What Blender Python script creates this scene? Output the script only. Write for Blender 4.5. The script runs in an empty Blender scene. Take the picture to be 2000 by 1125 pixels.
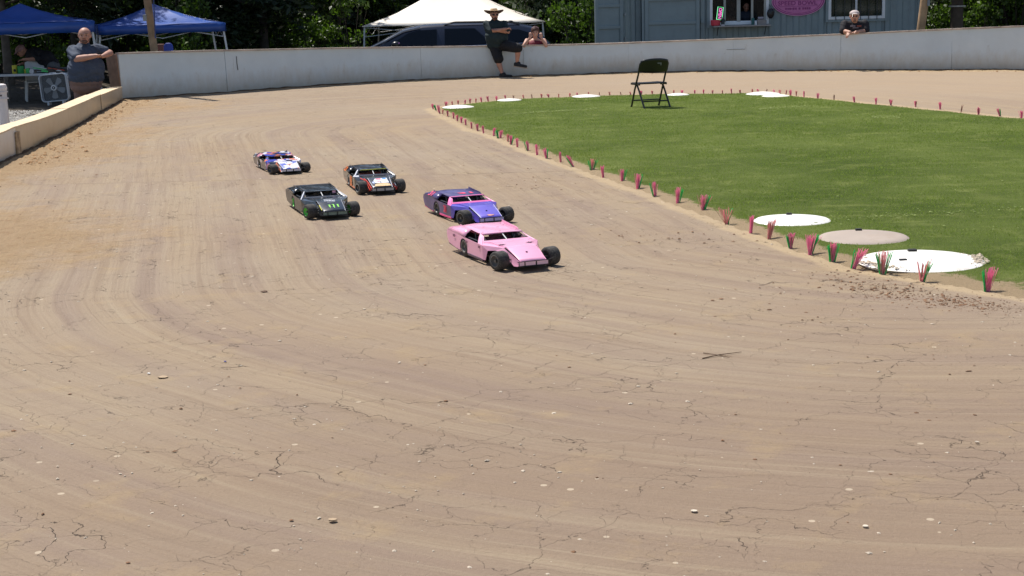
import bpy, bmesh, math, random
import numpy as np
from mathutils import Vector, Matrix, Euler
random.seed(7); RNG = np.random.default_rng(7)
S = bpy.context.scene
COL = S.collection
rad = math.radians

# ------------------------------------------------------------------ camera
FPX = 3000.0; HC = 2.0
PITCH = math.atan(582.5 / FPX); ROLL = rad(-1.5)
RM = (Matrix.Rotation(math.pi/2 - PITCH, 3, 'X') @ Matrix.Rotation(ROLL, 3, 'Z'))
cam_d = bpy.data.cameras.new('camera'); cam = bpy.data.objects.new('camera', cam_d)
COL.objects.link(cam); S.camera = cam
cam.matrix_world = Matrix.Translation((0, 0, HC)) @ RM.to_4x4()
cam_d.sensor_width = 36; cam_d.lens = 36 * FPX / 2000; cam_d.clip_start = .1; cam_d.clip_end = 2000

# ------------------------------------------------------------------ light
SUN_DX, SUN_DY = .36, -.42            # shadow offset per unit of height
sun_vec = Vector((-SUN_DX, -SUN_DY, 1)).normalized()      # towards the sun
elev = math.asin(sun_vec.z)
w = bpy.data.worlds.new('World'); S.world = w; w.use_nodes = True
nt = w.node_tree; bg = nt.nodes['Background']
sky = nt.nodes.new('ShaderNodeTexSky'); sky.sky_type = 'NISHITA'; sky.sun_disc = False
sky.sun_elevation = elev; sky.sun_rotation = math.atan2(sun_vec.x, sun_vec.y)
nt.links.new(sky.outputs[0], bg.inputs[0]); bg.inputs[1].default_value = .10
ld = bpy.data.lights.new('sun', 'SUN'); ld.energy = 5.0; ld.angle = rad(.5); ld.color = (1, .955, .88)
lo = bpy.data.objects.new('sun', ld); COL.objects.link(lo)
lo.rotation_euler = sun_vec.to_track_quat('Z', 'Y').to_euler()
S.view_settings.view_transform = 'Standard'; S.view_settings.look = 'None'
S.view_settings.exposure = 0.2; S.view_settings.gamma = 1; S.view_settings.use_curve_mapping = False
S.render.engine = 'CYCLES'
S.cycles.max_bounces = 6; S.cycles.transparent_max_bounces = 8

# ------------------------------------------------------------------ helpers
def ray(px, py):
    return RM @ Vector(((px-1000)/FPX, -(py-562.5)/FPX, -1))
def gnd(px, py, z=0.0):
    d = ray(px, py); t = (z-HC)/d.z
    return Vector((d.x*t, d.y*t, z))
def at(px, py, Y):
    d = ray(px, py); t = Y/d.y
    return Vector((d.x*t, Y, HC + d.z*t))

def srgb(r, g, b):
    f = lambda c: ((c/255)/12.92 if c/255 <= .04045 else (((c/255)+.055)/1.055)**2.4)
    return (f(r), f(g), f(b), 1)

MATS = {}
def mat(name, color=(.5, .5, .5), rough=.6, metal=0, bump=0, bscale=40, var=.12, vscale=6, spec=.5, emit=None, coat=0, trans=0, dirt=None, dirt_amt=.4):
    if name in MATS: return MATS[name]
    m = bpy.data.materials.new(name); m.use_nodes = True; t = m.node_tree; N = t.nodes; L = t.links
    b = N['Principled BSDF']
    c = tuple(color[:3]) + (1,)
    b.inputs['Roughness'].default_value = rough; b.inputs['Metallic'].default_value = metal
    b.inputs['Specular IOR Level'].default_value = spec
    if coat: b.inputs['Coat Weight'].default_value = coat; b.inputs['Coat Roughness'].default_value = .08
    if trans: b.inputs['Transmission Weight'].default_value = trans
    tc = N.new('ShaderNodeTexCoord')
    no = N.new('ShaderNodeTexNoise'); no.inputs['Scale'].default_value = vscale; no.inputs['Detail'].default_value = 6
    L.new(tc.outputs['Object'], no.inputs['Vector'])
    r = N.new('ShaderNodeValToRGB'); L.new(no.outputs['Fac'], r.inputs[0])
    r.color_ramp.elements[0].position = .3; r.color_ramp.elements[1].position = .7
    r.color_ramp.elements[0].color = tuple(x*(1-var) for x in c[:3])+(1,)
    r.color_ramp.elements[1].color = tuple(min(1, x*(1+var)) for x in c[:3])+(1,)
    out = r.outputs[0]
    if dirt:
        n2 = N.new('ShaderNodeTexNoise'); n2.inputs['Scale'].default_value = vscale*2.3; n2.inputs['Detail'].default_value = 8; n2.inputs['Roughness'].default_value = .7
        L.new(tc.outputs['Object'], n2.inputs['Vector'])
        mr = N.new('ShaderNodeMapRange'); mr.inputs[1].default_value = .5; mr.inputs[2].default_value = .75; mr.inputs[4].default_value = dirt_amt
        L.new(n2.outputs['Fac'], mr.inputs[0])
        mx = N.new('ShaderNodeMix'); mx.data_type = 'RGBA'; L.new(mr.outputs[0], mx.inputs[0]); L.new(out, mx.inputs[6]); mx.inputs[7].default_value = tuple(dirt[:3])+(1,)
        out = mx.outputs[2]
    L.new(out, b.inputs['Base Color'])
    if emit:
        b.inputs['Emission Color'].default_value = tuple(emit[0][:3])+(1,); b.inputs['Emission Strength'].default_value = emit[1]
    if bump:
        n3 = N.new('ShaderNodeTexNoise'); n3.inputs['Scale'].default_value = bscale; n3.inputs['Detail'].default_value = 4
        L.new(tc.outputs['Object'], n3.inputs['Vector'])
        bp = N.new('ShaderNodeBump'); bp.inputs['Strength'].default_value = bump; bp.inputs['Distance'].default_value = .01
        L.new(n3.outputs['Fac'], bp.inputs['Height']); L.new(bp.outputs[0], b.inputs['Normal'])
    MATS[name] = m
    return m

def link(name, me, m=None, parent=None):
    o = bpy.data.objects.new(name, me); COL.objects.link(o)
    if m is not None and len(me.materials) == 0:
        for mm in (m if isinstance(m, (list, tuple)) else [m]): me.materials.append(mm)
    if parent is not None: o.parent = parent
    return o
def tag(o, label=None, cat=None, group=None, kind=None):
    if label: o['label'] = label
    if cat: o['category'] = cat
    if group: o['group'] = group
    if kind: o['kind'] = kind
    return o
def thing(name, label, cat, loc=(0, 0, 0), rz=0, group=None):
    o = bpy.data.objects.new(name, None); COL.objects.link(o); o.location = loc; o.rotation_euler = (0, 0, rz)
    o.empty_display_size = .1
    return tag(o, label, cat, group)
def copy_tree(o, parent=None):
    c = o.copy(); COL.objects.link(c)
    if parent is not None: c.parent = parent
    for ch in list(o.children): copy_tree(ch, c)
    return c

class MB:
    """collects simple shapes into one mesh"""
    def __init__(s): s.v = []; s.f = []; s.mi = []
    def add(s, vs, fs, mi=0):
        k = len(s.v); s.v += [tuple(v) for v in vs]; s.f += [tuple(i+k for i in f) for f in fs]; s.mi += [mi]*len(fs); return s
    def box(s, c, size, rot=None, mi=0):
        hx, hy, hz = size[0]/2, size[1]/2, size[2]/2
        vs = [Vector((x, y, z)) for z in (-hz, hz) for y in (-hy, hy) for x in (-hx, hx)]
        if rot is not None: vs = [rot @ v for v in vs]
        vs = [v + Vector(c) for v in vs]
        return s.add(vs, [(0, 2, 3, 1), (4, 5, 7, 6), (0, 1, 5, 4), (2, 6, 7, 3), (0, 4, 6, 2), (1, 3, 7, 5)], mi)
    def tube(s, pts, r, n=8, r2=None, mi=0, cap=True):
        pts = [Vector(p) for p in pts]; m = len(pts); rings = []
        up = None
        for i, p in enumerate(pts):
            d = (pts[min(i+1, m-1)] - pts[max(i-1, 0)]).normalized()
            if up is None or abs(d.dot(up)) > .99: up = Vector((0, 0, 1)) if abs(d.z) < .9 else Vector((1, 0, 0))
            a = d.cross(up).normalized(); b = a.cross(d).normalized(); up = b
            if callable(r): rr = r(i/(m-1))
            else: rr = r if r2 is None else r + (r2-r)*i/(m-1)
            rings.append([p + (a*math.cos(2*math.pi*k/n) + b*math.sin(2*math.pi*k/n))*rr for k in range(n)])
        vs = [v for rg in rings for v in rg]; fs = []
        for i in range(m-1):
            for k in range(n):
                fs.append((i*n+k, i*n+(k+1) % n, (i+1)*n+(k+1) % n, (i+1)*n+k))
        if cap: fs.append(tuple(range(n))[::-1]); fs.append(tuple((m-1)*n+k for k in range(n)))
        return s.add(vs, fs, mi)
    def lathe(s, prof, n=24, axis='z', c=(0, 0, 0), mi=0, cap=True):
        vs = []; fs = []
        for (r, h) in prof:
            for k in range(n):
                a = 2*math.pi*k/n; x, y = r*math.cos(a), r*math.sin(a)
                v = {'z': (x, y, h), 'y': (x, h, y), 'x': (h, x, y)}[axis]
                vs.append(Vector(v)+Vector(c))
        for i in range(len(prof)-1):
            for k in range(n): fs.append((i*n+k, i*n+(k+1) % n, (i+1)*n+(k+1) % n, (i+1)*n+k))
        if cap: fs.append(tuple(range(n))[::-1]); fs.append(tuple((len(prof)-1)*n+k for k in range(n)))
        return s.add(vs, fs, mi)
    def poly(s, pts, mi=0):
        return s.add(pts, [tuple(range(len(pts)))], mi)
    def prism(s, pts, off, mi=0):
        """polygon pts (3D) extruded by vector off"""
        n = len(pts); off = Vector(off); a = [Vector(p) for p in pts]; b = [p+off for p in a]
        fs = [tuple(range(n))[::-1], tuple(range(n, 2*n))]+[(i, (i+1) % n, n+(i+1) % n, n+i) for i in range(n)]
        return s.add(a+b, fs, mi)
    def ball(s, c, r, n=10, m=8, mi=0):
        if not isinstance(r, (tuple, list, Vector)): r = (r, r, r)
        vs = [Vector(c)+Vector((0, 0, -r[2]))]; fs = []
        for i in range(1, m):
            ph = math.pi*i/m
            for k in range(n):
                a = 2*math.pi*k/n
                vs.append(Vector(c)+Vector((r[0]*math.sin(ph)*math.cos(a), r[1]*math.sin(ph)*math.sin(a), -r[2]*math.cos(ph))))
        vs.append(Vector(c)+Vector((0, 0, r[2]))); top = len(vs)-1
        for k in range(n): fs.append((0, 1+(k+1) % n, 1+k)); fs.append((top, top-n+k, top-n+(k+1) % n))
        for i in range(m-2):
            for k in range(n): fs.append((1+i*n+k, 1+i*n+(k+1) % n, 1+(i+1)*n+(k+1) % n, 1+(i+1)*n+k))
        return s.add(vs, fs, mi)
    def mesh(s, name, mats, smooth=False, fix=True):
        me = bpy.data.meshes.new(name); me.from_pydata(s.v, [], s.f)
        for mm in (mats if isinstance(mats, (list, tuple)) else [mats]): me.materials.append(mm)
        if any(s.mi): me.polygons.foreach_set('material_index', s.mi)
        if fix:
            bm = bmesh.new(); bm.from_mesh(me); bmesh.ops.recalc_face_normals(bm, faces=bm.faces); bm.to_mesh(me); bm.free()
        if smooth:
            me.polygons.foreach_set('use_smooth', [True]*len(me.polygons))
            if smooth != 'all':
                me.set_sharp_from_angle(angle=rad(38))
        me.update(); return me
    def build(s, name, mats, parent=None, smooth=False, bevel=0, thick=0, label=None):
        o = link(name, s.mesh(name, mats, smooth), None, parent)
        if thick:
            md = o.modifiers.new('solid', 'SOLIDIFY'); md.thickness = thick; md.offset = 0
        if bevel:
            md = o.modifiers.new('bevel', 'BEVEL'); md.width = bevel; md.segments = 2; md.limit_method = 'ANGLE'
        if label: o['label'] = label
        return o

def np_mesh(name, V, Fq, mats, smooth=False, attrs=None):
    """fast mesh; V (n,3), Fq (m,k)"""
    V = np.asarray(V, np.float32); Fq = np.asarray(Fq, np.int32); m, k = Fq.shape
    me = bpy.data.meshes.new(name); me.vertices.add(len(V)); me.vertices.foreach_set('co', V.ravel())
    me.loops.add(m*k); me.loops.foreach_set('vertex_index', Fq.ravel())
    me.polygons.add(m); me.polygons.foreach_set('loop_start', np.arange(0, m*k, k, dtype=np.int32))
    me.polygons.foreach_set('loop_total', np.full(m, k, np.int32))
    if smooth: me.polygons.foreach_set('use_smooth', np.ones(m, bool))
    for mm in (mats if isinstance(mats, (list, tuple)) else [mats]): me.materials.append(mm)
    me.update(calc_edges=True); me.validate()
    for an, arr in (attrs or {}).items():
        a = me.attributes.new(an, 'FLOAT', 'POINT'); a.data.foreach_set('value', np.asarray(arr, np.float32))
    return me

def vnoise(x, y, seed=0):
    xi = np.floor(x).astype(np.int64); yi = np.floor(y).astype(np.int64); fx = x-xi; fy = y-yi
    fx = fx*fx*(3-2*fx); fy = fy*fy*(3-2*fy)
    def h(a, b):
        n = (a*374761393 + b*668265263 + seed*1442695041) & 0x7fffffff
        n = ((n ^ (n >> 13))*1274126177) & 0x7fffffff
        return ((n ^ (n >> 16)) & 0xffff)/65535.
    return (h(xi, yi)*(1-fx)+h(xi+1, yi)*fx)*(1-fy)+(h(xi, yi+1)*(1-fx)+h(xi+1, yi+1)*fx)*fy
def fbm(x, y, o=4, seed=0):
    r = 0; a = .5; t = 0
    for i in range(o):
        r = r+a*vnoise(x*2**i, y*2**i, seed+i*17); t += a; a *= .5
    return r/t
def poly_dist(X, Y, P, closed=False):
    """distance to polyline"""
    d = np.full(X.shape, 1e9); n = len(P)
    for i in range(n if closed else n-1):
        a = P[i]; b = P[(i+1) % n]; bx, by = b[0]-a[0], b[1]-a[1]
        h = np.clip(((X-a[0])*bx+(Y-a[1])*by)/(bx*bx+by*by+1e-12), 0, 1)
        d = np.minimum(d, np.hypot(X-a[0]-h*bx, Y-a[1]-h*by))
    return d
def inside(X, Y, P):
    c = np.zeros(X.shape, bool); n = len(P)
    for i in range(n):
        x1, y1 = P[i][:2]; x2, y2 = P[(i+1) % n][:2]
        cr = ((y1 > Y) != (y2 > Y)) & (X < (x2-x1)*(Y-y1)/((y2-y1)+1e-12)+x1)
        c ^= cr
    return c
def smooth_poly(P, n=6, closed=False):
    """Catmull-Rom"""
    out = []; m = len(P)
    for i in range(m if closed else m-1):
        p0 = P[(i-1) % m] if (closed or i > 0) else P[0]; p1 = P[i]; p2 = P[(i+1) % m]
        p3 = P[(i+2) % m] if (closed or i+2 < m) else P[-1]
        p0, p1, p2, p3 = map(Vector, (p0, p1, p2, p3))
        for k in range(n):
            t = k/n
            out.append(.5*((2*p1)+(p2-p0)*t+(2*p0-5*p1+4*p2-p3)*t*t+(3*p1-p0-3*p2+p3)*t**3))
    if not closed: out.append(Vector(P[-1]))
    return out

# ------------------------------------------------------------------ materials of the place
def nodes_mat(name):
    m = bpy.data.materials.new(name); m.use_nodes = True; MATS[name] = m
    return m, m.node_tree.nodes, m.node_tree.links, m.node_tree.nodes['Principled BSDF']
class NG:
    def __init__(s, N, L): s.N = N; s.L = L
    def _in(s, sock, v):
        if v is None: return
        if hasattr(v, 'is_output') or isinstance(v, bpy.types.NodeSocket): s.L.new(v, sock)
        else: sock.default_value = v
    def math(s, op, a, b=None, c=None, clamp=False):
        n = s.N.new('ShaderNodeMath'); n.operation = op; n.use_clamp = clamp
        s._in(n.inputs[0], a); s._in(n.inputs[1], b); s._in(n.inputs[2], c); return n.outputs[0]
    def vmath(s, op, a, b=None, out=0):
        n = s.N.new('ShaderNodeVectorMath'); n.operation = op; s._in(n.inputs[0], a); s._in(n.inputs[1], b); return n.outputs[out]
    def noise(s, vec, scale, detail=4, rough=.55, dist=0):
        n = s.N.new('ShaderNodeTexNoise'); s._in(n.inputs['Vector'], vec); n.inputs['Scale'].default_value = scale
        n.inputs['Detail'].default_value = detail; n.inputs['Roughness'].default_value = rough; n.inputs['Distortion'].default_value = dist; return n.outputs['Fac']
    def noisec(s, vec, scale, detail=3):
        n = s.N.new('ShaderNodeTexNoise'); s._in(n.inputs['Vector'], vec); n.inputs['Scale'].default_value = scale; n.inputs['Detail'].default_value = detail; return n.outputs['Color']
    def ramp(s, f, lo, hi, a=0., b=1.):
        n = s.N.new('ShaderNodeMapRange'); s._in(n.inputs[0], f); n.inputs[1].default_value = lo; n.inputs[2].default_value = hi
        n.inputs[3].default_value = a; n.inputs[4].default_value = b; return n.outputs[0]
    def mix(s, f, a, b, mode='MIX'):
        n = s.N.new('ShaderNodeMix'); n.data_type = 'RGBA'; n.blend_type = mode
        s._in(n.inputs[0], f); s._in(n.inputs[6], a if not isinstance(a, tuple) else tuple(a[:3])+(1,)); s._in(n.inputs[7], b if not isinstance(b, tuple) else tuple(b[:3])+(1,)); return n.outputs[2]
    def attr(s, name):
        n = s.N.new('ShaderNodeAttribute'); n.attribute_name = name; return n.outputs['Fac']
    def comb(s, x, y, z):
        n = s.N.new('ShaderNodeCombineXYZ'); s._in(n.inputs[0], x); s._in(n.inputs[1], y); s._in(n.inputs[2], z); return n.outputs[0]
    def bump(s, h, st, dist=.01, normal=None):
        n = s.N.new('ShaderNodeBump'); n.inputs['Strength'].default_value = st; n.inputs['Distance'].default_value = dist
        s._in(n.inputs['Height'], h)
        if normal is not None: s.L.new(normal, n.inputs['Normal'])
        return n.outputs[0]

def make_clay():
    m, N, L, b = nodes_mat('packed_clay'); g = NG(N, L)
    tc = N.new('ShaderNodeTexCoord').outputs['Object']
    lane = g.attr('lane'); along = g.attr('along'); loose = g.attr('loose'); sand = g.attr('sand')
    # streaks that follow the racing lane
    warp = g.noise(tc, .9, 3)
    lw = g.math('ADD', lane, g.math('MULTIPLY', warp, .07))
    v1 = g.comb(g.math('MULTIPLY', lw, 2.6), g.math('MULTIPLY', along, .12), 0.)
    v2 = g.comb(g.math('MULTIPLY', lw, 13.), g.math('MULTIPLY', along, .20), 3.)
    v3 = g.comb(g.math('MULTIPLY', lw, 48.), g.math('MULTIPLY', along, .55), 7.)
    s1 = g.noise(v1, 1, 4, .6); s2 = g.noise(v2, 1, 4, .65); s3 = g.noise(v3, 1, 3, .6)
    big = g.noise(tc, .35, 4, .6); med = g.noise(tc, 2.2, 6, .65); fine = g.noise(tc, 60, 5, .75); grit = g.noise(tc, 240, 2, .6)
    c = g.mix(g.ramp(big, .35, .65), (.318, .238, .172), (.330, .262, .205))
    c = g.mix(g.math('MULTIPLY', g.attr('damp'), .60), c, (.235, .168, .130))
    pm = g.ramp(g.noise(tc, .9, 5, .65), .34, .58, .62, 1.15)
    sm = lambda f: g.math('MULTIPLY', f, pm)
    c = g.mix(sm(g.ramp(s1, .48, .68, 0, .62)), c, (.238, .170, .142))                   # damp purplish lanes
    c = g.mix(sm(g.ramp(s1, .46, .30, 0, .42)), c, (.385, .305, .22))
    c = g.mix(sm(g.ramp(s2, .51, .68, 0, .46)), c, (.225, .160, .120))
    c = g.mix(sm(g.ramp(s2, .46, .30, 0, .36)), c, (.395, .325, .245))
    c = g.mix(sm(g.ramp(s3, .50, .70, 0, .36)), c, (.225, .165, .125))
    c = g.mix(g.ramp(med, .56, .80, 0, .55), c, (.410, .300, .165))                  # yellow dust
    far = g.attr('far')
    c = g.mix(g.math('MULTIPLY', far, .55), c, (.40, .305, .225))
    # loose orange dirt and pale sand
    lz = g.math('MULTIPLY', g.ramp(g.math('ADD', loose, g.math('MULTIPLY', g.math('SUBTRACT', med, .5), 1.1)), .35, .75), 1.)
    c = g.mix(g.math('MULTIPLY', lz, .72), c, (.43, .292, .165))
    dark = g.ramp(g.noise(tc, 7, 6, .7), .50, .72, 0, 1.)
    c = g.mix(g.math('MULTIPLY', g.math('MULTIPLY', lz, dark), .5), c, (.24, .12, .05))
    sz = g.ramp(g.math('ADD', sand, g.math('MULTIPLY', g.math('SUBTRACT', med, .5), .8)), .4, .7)
    c = g.mix(g.math('MULTIPLY', sz, .62), c, (.49, .375, .24))
    foot_shade = g.ramp(g.math('ADD', g.attr('foot'), g.math('MULTIPLY', g.math('SUBTRACT', g.noise(tc, 5, 4, .7), .5), .7)), .45, .65)
    c = g.mix(g.math('MULTIPLY', foot_shade, .85), c, (.10, .048, .022))  # shadow at the base of both walls, painted into the clay colour
    c = g.mix(g.ramp(fine, .35, .75, 0, .35), c, g.mix(1., c, (.62, .55, .5), 'MULTIPLY'))
    c = g.mix(g.ramp(grit, .62, .8, 0, .30), c, (.55, .44, .33))
    # cracks
    warp2 = g.vmath('ADD', tc, g.vmath('MULTIPLY', g.vmath('SUBTRACT', g.noisec(tc, 5.5, 7), (.5, .5, .5)), (.36, .36, 0)))
    wv = g.vmath('MULTIPLY', warp2, (1., 1.25, 0.))
    def crack(scale, wd, off, mlo, mhi, mscale):
        vo = N.new('ShaderNodeTexVoronoi'); vo.feature = 'DISTANCE_TO_EDGE'; vo.inputs['Scale'].default_value = scale
        L.new(g.vmath('ADD', wv, (off, off*.7, 0)), vo.inputs['Vector'])
        mk = g.ramp(g.noise(g.vmath('ADD', tc, (off, 3.1, 0)), mscale, 4, .6), mlo, mhi)
        wn = g.math('MULTIPLY', mk, wd)
        return g.math('SUBTRACT', 1., g.math('DIVIDE', vo.outputs['Distance'], g.math('MAXIMUM', wn, 1e-5), clamp=True))
    ck = g.math('MAXIMUM', crack(1.7, .0040, 0, .42, .64, 1.3), g.math('MULTIPLY', crack(3.6, .0062, 11., .48, .66, 1.6), .7))
    ck = g.math('MULTIPLY', ck, g.math('SUBTRACT', 1., g.math('MAXIMUM', g.math('MULTIPLY', lz, .9), far)))
    c = g.mix(g.math('MULTIPLY', ck, .60), c, (.13, .085, .058))
    # pale grit chips pressed into the clay
    vo = N.new('ShaderNodeTexVoronoi'); vo.inputs['Scale'].default_value = 9.; L.new(tc, vo.inputs['Vector'])
    pick = g.ramp(N.new('ShaderNodeSeparateColor').outputs[0] if False else g.vmath('DOT_PRODUCT', vo.outputs['Color'], (1, 0, 0), out=1), .88, .93)
    chip = g.math('MULTIPLY', g.math('LESS_THAN', vo.outputs['Distance'], .13), pick)
    c = g.mix(g.math('MULTIPLY', chip, .55), c, (.62, .52, .42))
    c = g.mix(1., c, (1., .985, .905), 'MULTIPLY')
    L.new(c, b.inputs['Base Color'])
    b.inputs['Roughness'].default_value = .9; b.inputs['Specular IOR Level'].default_value = .25
    L.new(g.ramp(s1, .3, .7, .95, .70), b.inputs['Roughness'])
    h = g.math('ADD', g.math('MULTIPLY', fine, .25), g.math('MULTIPLY', grit, .12))
    h = g.math('ADD', h, g.math('MULTIPLY', s2, .5)); h = g.math('ADD', h, g.math('MULTIPLY', s3, .25))
    h = g.math('ADD', h, g.math('MULTIPLY', g.math('MULTIPLY', g.noise(tc, 14, 6, .75), lz), 2.5))
    h = g.math('SUBTRACT', h, g.math('MULTIPLY', ck, .7))
    h = g.math('ADD', h, g.math('MULTIPLY', med, .8))
    L.new(g.bump(h, 1., .018), b.inputs['Normal'])
    return m
CLAY = make_clay()

def make_terrain_mat():
    m, N, L, b = nodes_mat('forest_floor'); g = NG(N, L)
    tc = N.new('ShaderNodeTexCoord').outputs['Object']; gr = g.attr('gravel')
    n1 = g.noise(tc, 1.5, 8, .7); n2 = g.noise(tc, 18, 5, .7)
    c = g.mix(g.ramp(n1, .35, .65), (.040, .028, .018), (.075, .055, .034))
    c = g.mix(g.ramp(n2, .55, .7, 0, .5), c, (.035, .05, .018))
    gc = g.mix(g.ramp(n2, .3, .7), (.20, .18, .15), (.40, .38, .35))
    gc = g.mix(g.ramp(n1, .52, .62, 0, .8), gc, (.10, .14, .04))
    c = g.mix(gr, c, gc)
    L.new(c, b.inputs['Base Color']); b.inputs['Roughness'].default_value = .95
    L.new(g.bump(g.math('ADD', n1, n2), .8, .03), b.inputs['Normal'])
    return m
TERR = make_terrain_mat()

def make_grass_mat(name, blade):
    m, N, L, b = nodes_mat(name); g = NG(N, L)
    geo = N.new('ShaderNodeNewGeometry').outputs['Position']
    n0 = g.noise(geo, .45, 4, .6); n1 = g.noise(g.vmath('MULTIPLY', geo, (1, 1, .1)), 2.6, 6, .65)
    stripe = g.noise(g.vmath('MULTIPLY', geo, (.35, 3.2, 0.)), 1.5, 4, .6)
    if blade:
        rv = g.attr('rnd')
        c = g.mix(rv, (.150, .235, .030), (.310, .410, .075))
    else:
        c = g.mix(g.noise(geo, 40, 3), (.060, .095, .014), (.10, .135, .024))
    c = g.mix(g.ramp(n0, .35, .7, 0, .55), c, (.24, .29, .07))
    c = g.mix(g.ramp(stripe, .60, .74, 0, .45), c, (.30, .33, .10))
    c = g.mix(g.ramp(n1, .52, .72, 0, .55), c, (.30, .33, .10))
    if not blade:
        e = g.attr('edge')
        k = g.ramp(g.math('ADD', e, g.math('MULTIPLY', g.math('SUBTRACT', g.noise(geo, 9, 6, .75), .5), 1.1)), .42, .62)
        c = g.mix(k, c, (.42, .31, .19))
    L.new(c, b.inputs['Base Color']); b.inputs['Roughness'].default_value = .8; b.inputs['Specular IOR Level'].default_value = .1
    if not blade: L.new(g.bump(g.noise(geo, 60, 4, .8), 1., .03), b.inputs['Normal'])
    else:
        tr = N.new('ShaderNodeBsdfTranslucent'); L.new(c, tr.inputs[0]); mx = N.new('ShaderNodeMixShader'); mx.inputs[0].default_value = .4
        L.new(b.outputs[0], mx.inputs[1]); L.new(tr.outputs[0], mx.inputs[2]); L.new(mx.outputs[0], N['Material Output'].inputs['Surface'])
    return m
# ------------------------------------------------------------------ layout measured on the ground plane
# bristle tufts: (foot x, foot y, height in picture, lean, pink, green side, spread)
NEAR = [(1928.5, 568, 48, .12, 1, 'l', .30), (1800, 549, 43, .10, .6, 'r', .55), (1724, 535, 47, .02, .6, 'b', .30), (1667, 524, 41, .42, 1, 'l', .38),
 (1625.6, 510.6, 38, .02, .9, 'b', .18), (1582, 496, 40, .08, 1, 'r', .34), (1545, 484, 30, -.02, .9, 'l', .26), (1502, 465, 37, .22, .7, '', .20), (1466, 454, 35, .08, 1, '', .16),
 (1419, 437, 33, -.15, .6, 'r', .85), (1372, 412.5, 33, .15, .8, 'r', .35), (1323, 397, 32, .04, 1, 'r', .16), (1279, 383, 28, -.05, 1, 'l', .18), (1245, 368, 29, .05, 1, 'r', .24),
 (1215, 355, 25, .03, 1, 'r', .2), (1178, 346, 23, -.15, 1, '', .2), (1156, 334, 24, .08, .6, 'b', .25), (1120, 325, 22, -.5, 1, 'l', .2), (1095, 316.5, 20, -.05, .9, '', .12),
 (1067, 308.7, 20, -.2, 1, 'r', .3), (1049, 302, 20, -.05, 1, '', .18), (1031.6, 294, 19, -.1, 1, 'l', .14), (1010.6, 287, 18, -.05, 1, '', .16), (997.4, 282, 17, .06, 1, 'r', .16), (991.7, 276, 14, .1, .6, '', .2),
 (977, 270, 16, .2, 1, '', .22), (973, 269.6, 15, -.25, 0, 'g', .2), (964.4, 265, 15, .12, 1, '', .16), (944.5, 260, 14, -.12, .9, '', .16), (933, 255.6, 14, -.03, .9, '', .16), (921, 250.7, 12, 0, .8, '', .15),
 (909.8, 245, 12, -.03, 1, '', .18), (901, 240, 12, .02, 1, '', .18), (893, 236, 12, .06, .9, '', .2), (885.6, 231.4, 12, .02, .8, '', .15), (874.5, 227, 11, -.08, .8, '', .15), (864.6, 222.6, 9, .1, .7, '', .2),
 (858.8, 221, 16, -.2, .8, '', .15), (852, 216, 11, -.3, 0, 'g', .2), (846, 212.5, 10, -.15, 1, '', .25)]
FAR = [(871, 208, 10, .1, .8, '', .5), (884, 206.6, 9, -.15, .5, '', .2), (895, 205, 9, 0, .7, '', .25), (908.3, 203.7, 9, 0, .8, '', .2), (918, 202.4, 10, 0, .9, '', .2), (929.7, 201.4, 9, 0, .7, '', .15),
 (940.7, 200, 10, -.15, .8, '', .2), (954, 198.8, 11, -.15, .8, '', .2), (970, 197.4, 10, 0, 1, '', .4), (987.5, 195.7, 10, -.1, .9, '', .22), (1003, 194.6, 9, -.05, .3, '', .2), (1023, 193.6, 9, -.15, .6, '', .2),
 (1039.6, 193, 9, -.15, .4, '', .12), (1058, 192.5, 9, -.05, .7, '', .2), (1072, 191.5, 8, -.2, .8, '', .4), (1091, 190.9, 8, 0, .7, '', .22), (1113, 190, 8, 0, .6, '', .2), (1127, 189, 8, 0, .8, '', .2),
 (1150, 187.7, 8, -.05, .7, '', .2), (1171, 188.3, 8, -.1, .4, '', .15), (1191, 187.3, 8, -.15, .5, '', .2), (1213.6, 187.3, 8, -.3, .3, '', .15), (1233, 187, 8, -.4, .6, '', .2), (1253, 186, 9, -.1, .8, '', .22),
 (1274, 186, 9, 0, .6, '', .25), (1316, 184, 8, 0, .7, '', .2), (1332, 184, 8, 0, 1, '', .5), (1357, 184, 8, 0, .9, '', .2), (1374, 184, 9, 0, .9, '', .25), (1392, 184, 8, 0, .6, '', .2), (1411, 184, 8, 0, .5, '', .2),
 (1429, 183, 10, -.1, .9, '', .12), (1446, 184, 9, -.1, .5, '', .15), (1469, 183, 10, .05, .6, '', .15), (1480, 182, 8, 0, .9, '', .25), (1497, 182, 8, .05, .3, '', .12), (1512, 185, 10, -.05, 1, '', .25), (1523, 185, 10, 0, .5, '', .2),
 (1535, 186, 10, .1, .6, '', .15), (1544, 187, 12, 0, 1, '', .22), (1555, 188, 11, 0, .6, '', .18), (1570, 190, 12, 0, .9, '', .2), (1597, 194, 12, .05, .9, '', .18), (1629, 197, 12, 0, .2, '', .2), (1669, 201, 13, -.15, .8, '', .18),
 (1711, 204, 13, 0, 1, '', .2), (1740, 206, 12, -.1, .8, '', .25), (1788, 209, 12, 0, .8, '', .18), (1836, 214, 15, 0, 1, '', .22), (1877, 219, 14, .15, .2, '', .2), (1911, 224, 15, -.05, .8, '', .2), (1953, 227, 15, -.35, .9, 'r', .25), (1995, 232, 16, 0, 1, '', .25)]
edge_left = [gnd(t[0], t[1]+1) for t in NEAR[::-3]]            # tip -> near right
edge_far = [gnd(t[0], t[1]) for t in FAR[::5]]
edge_near_r = gnd(1928.5, 569)
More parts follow.
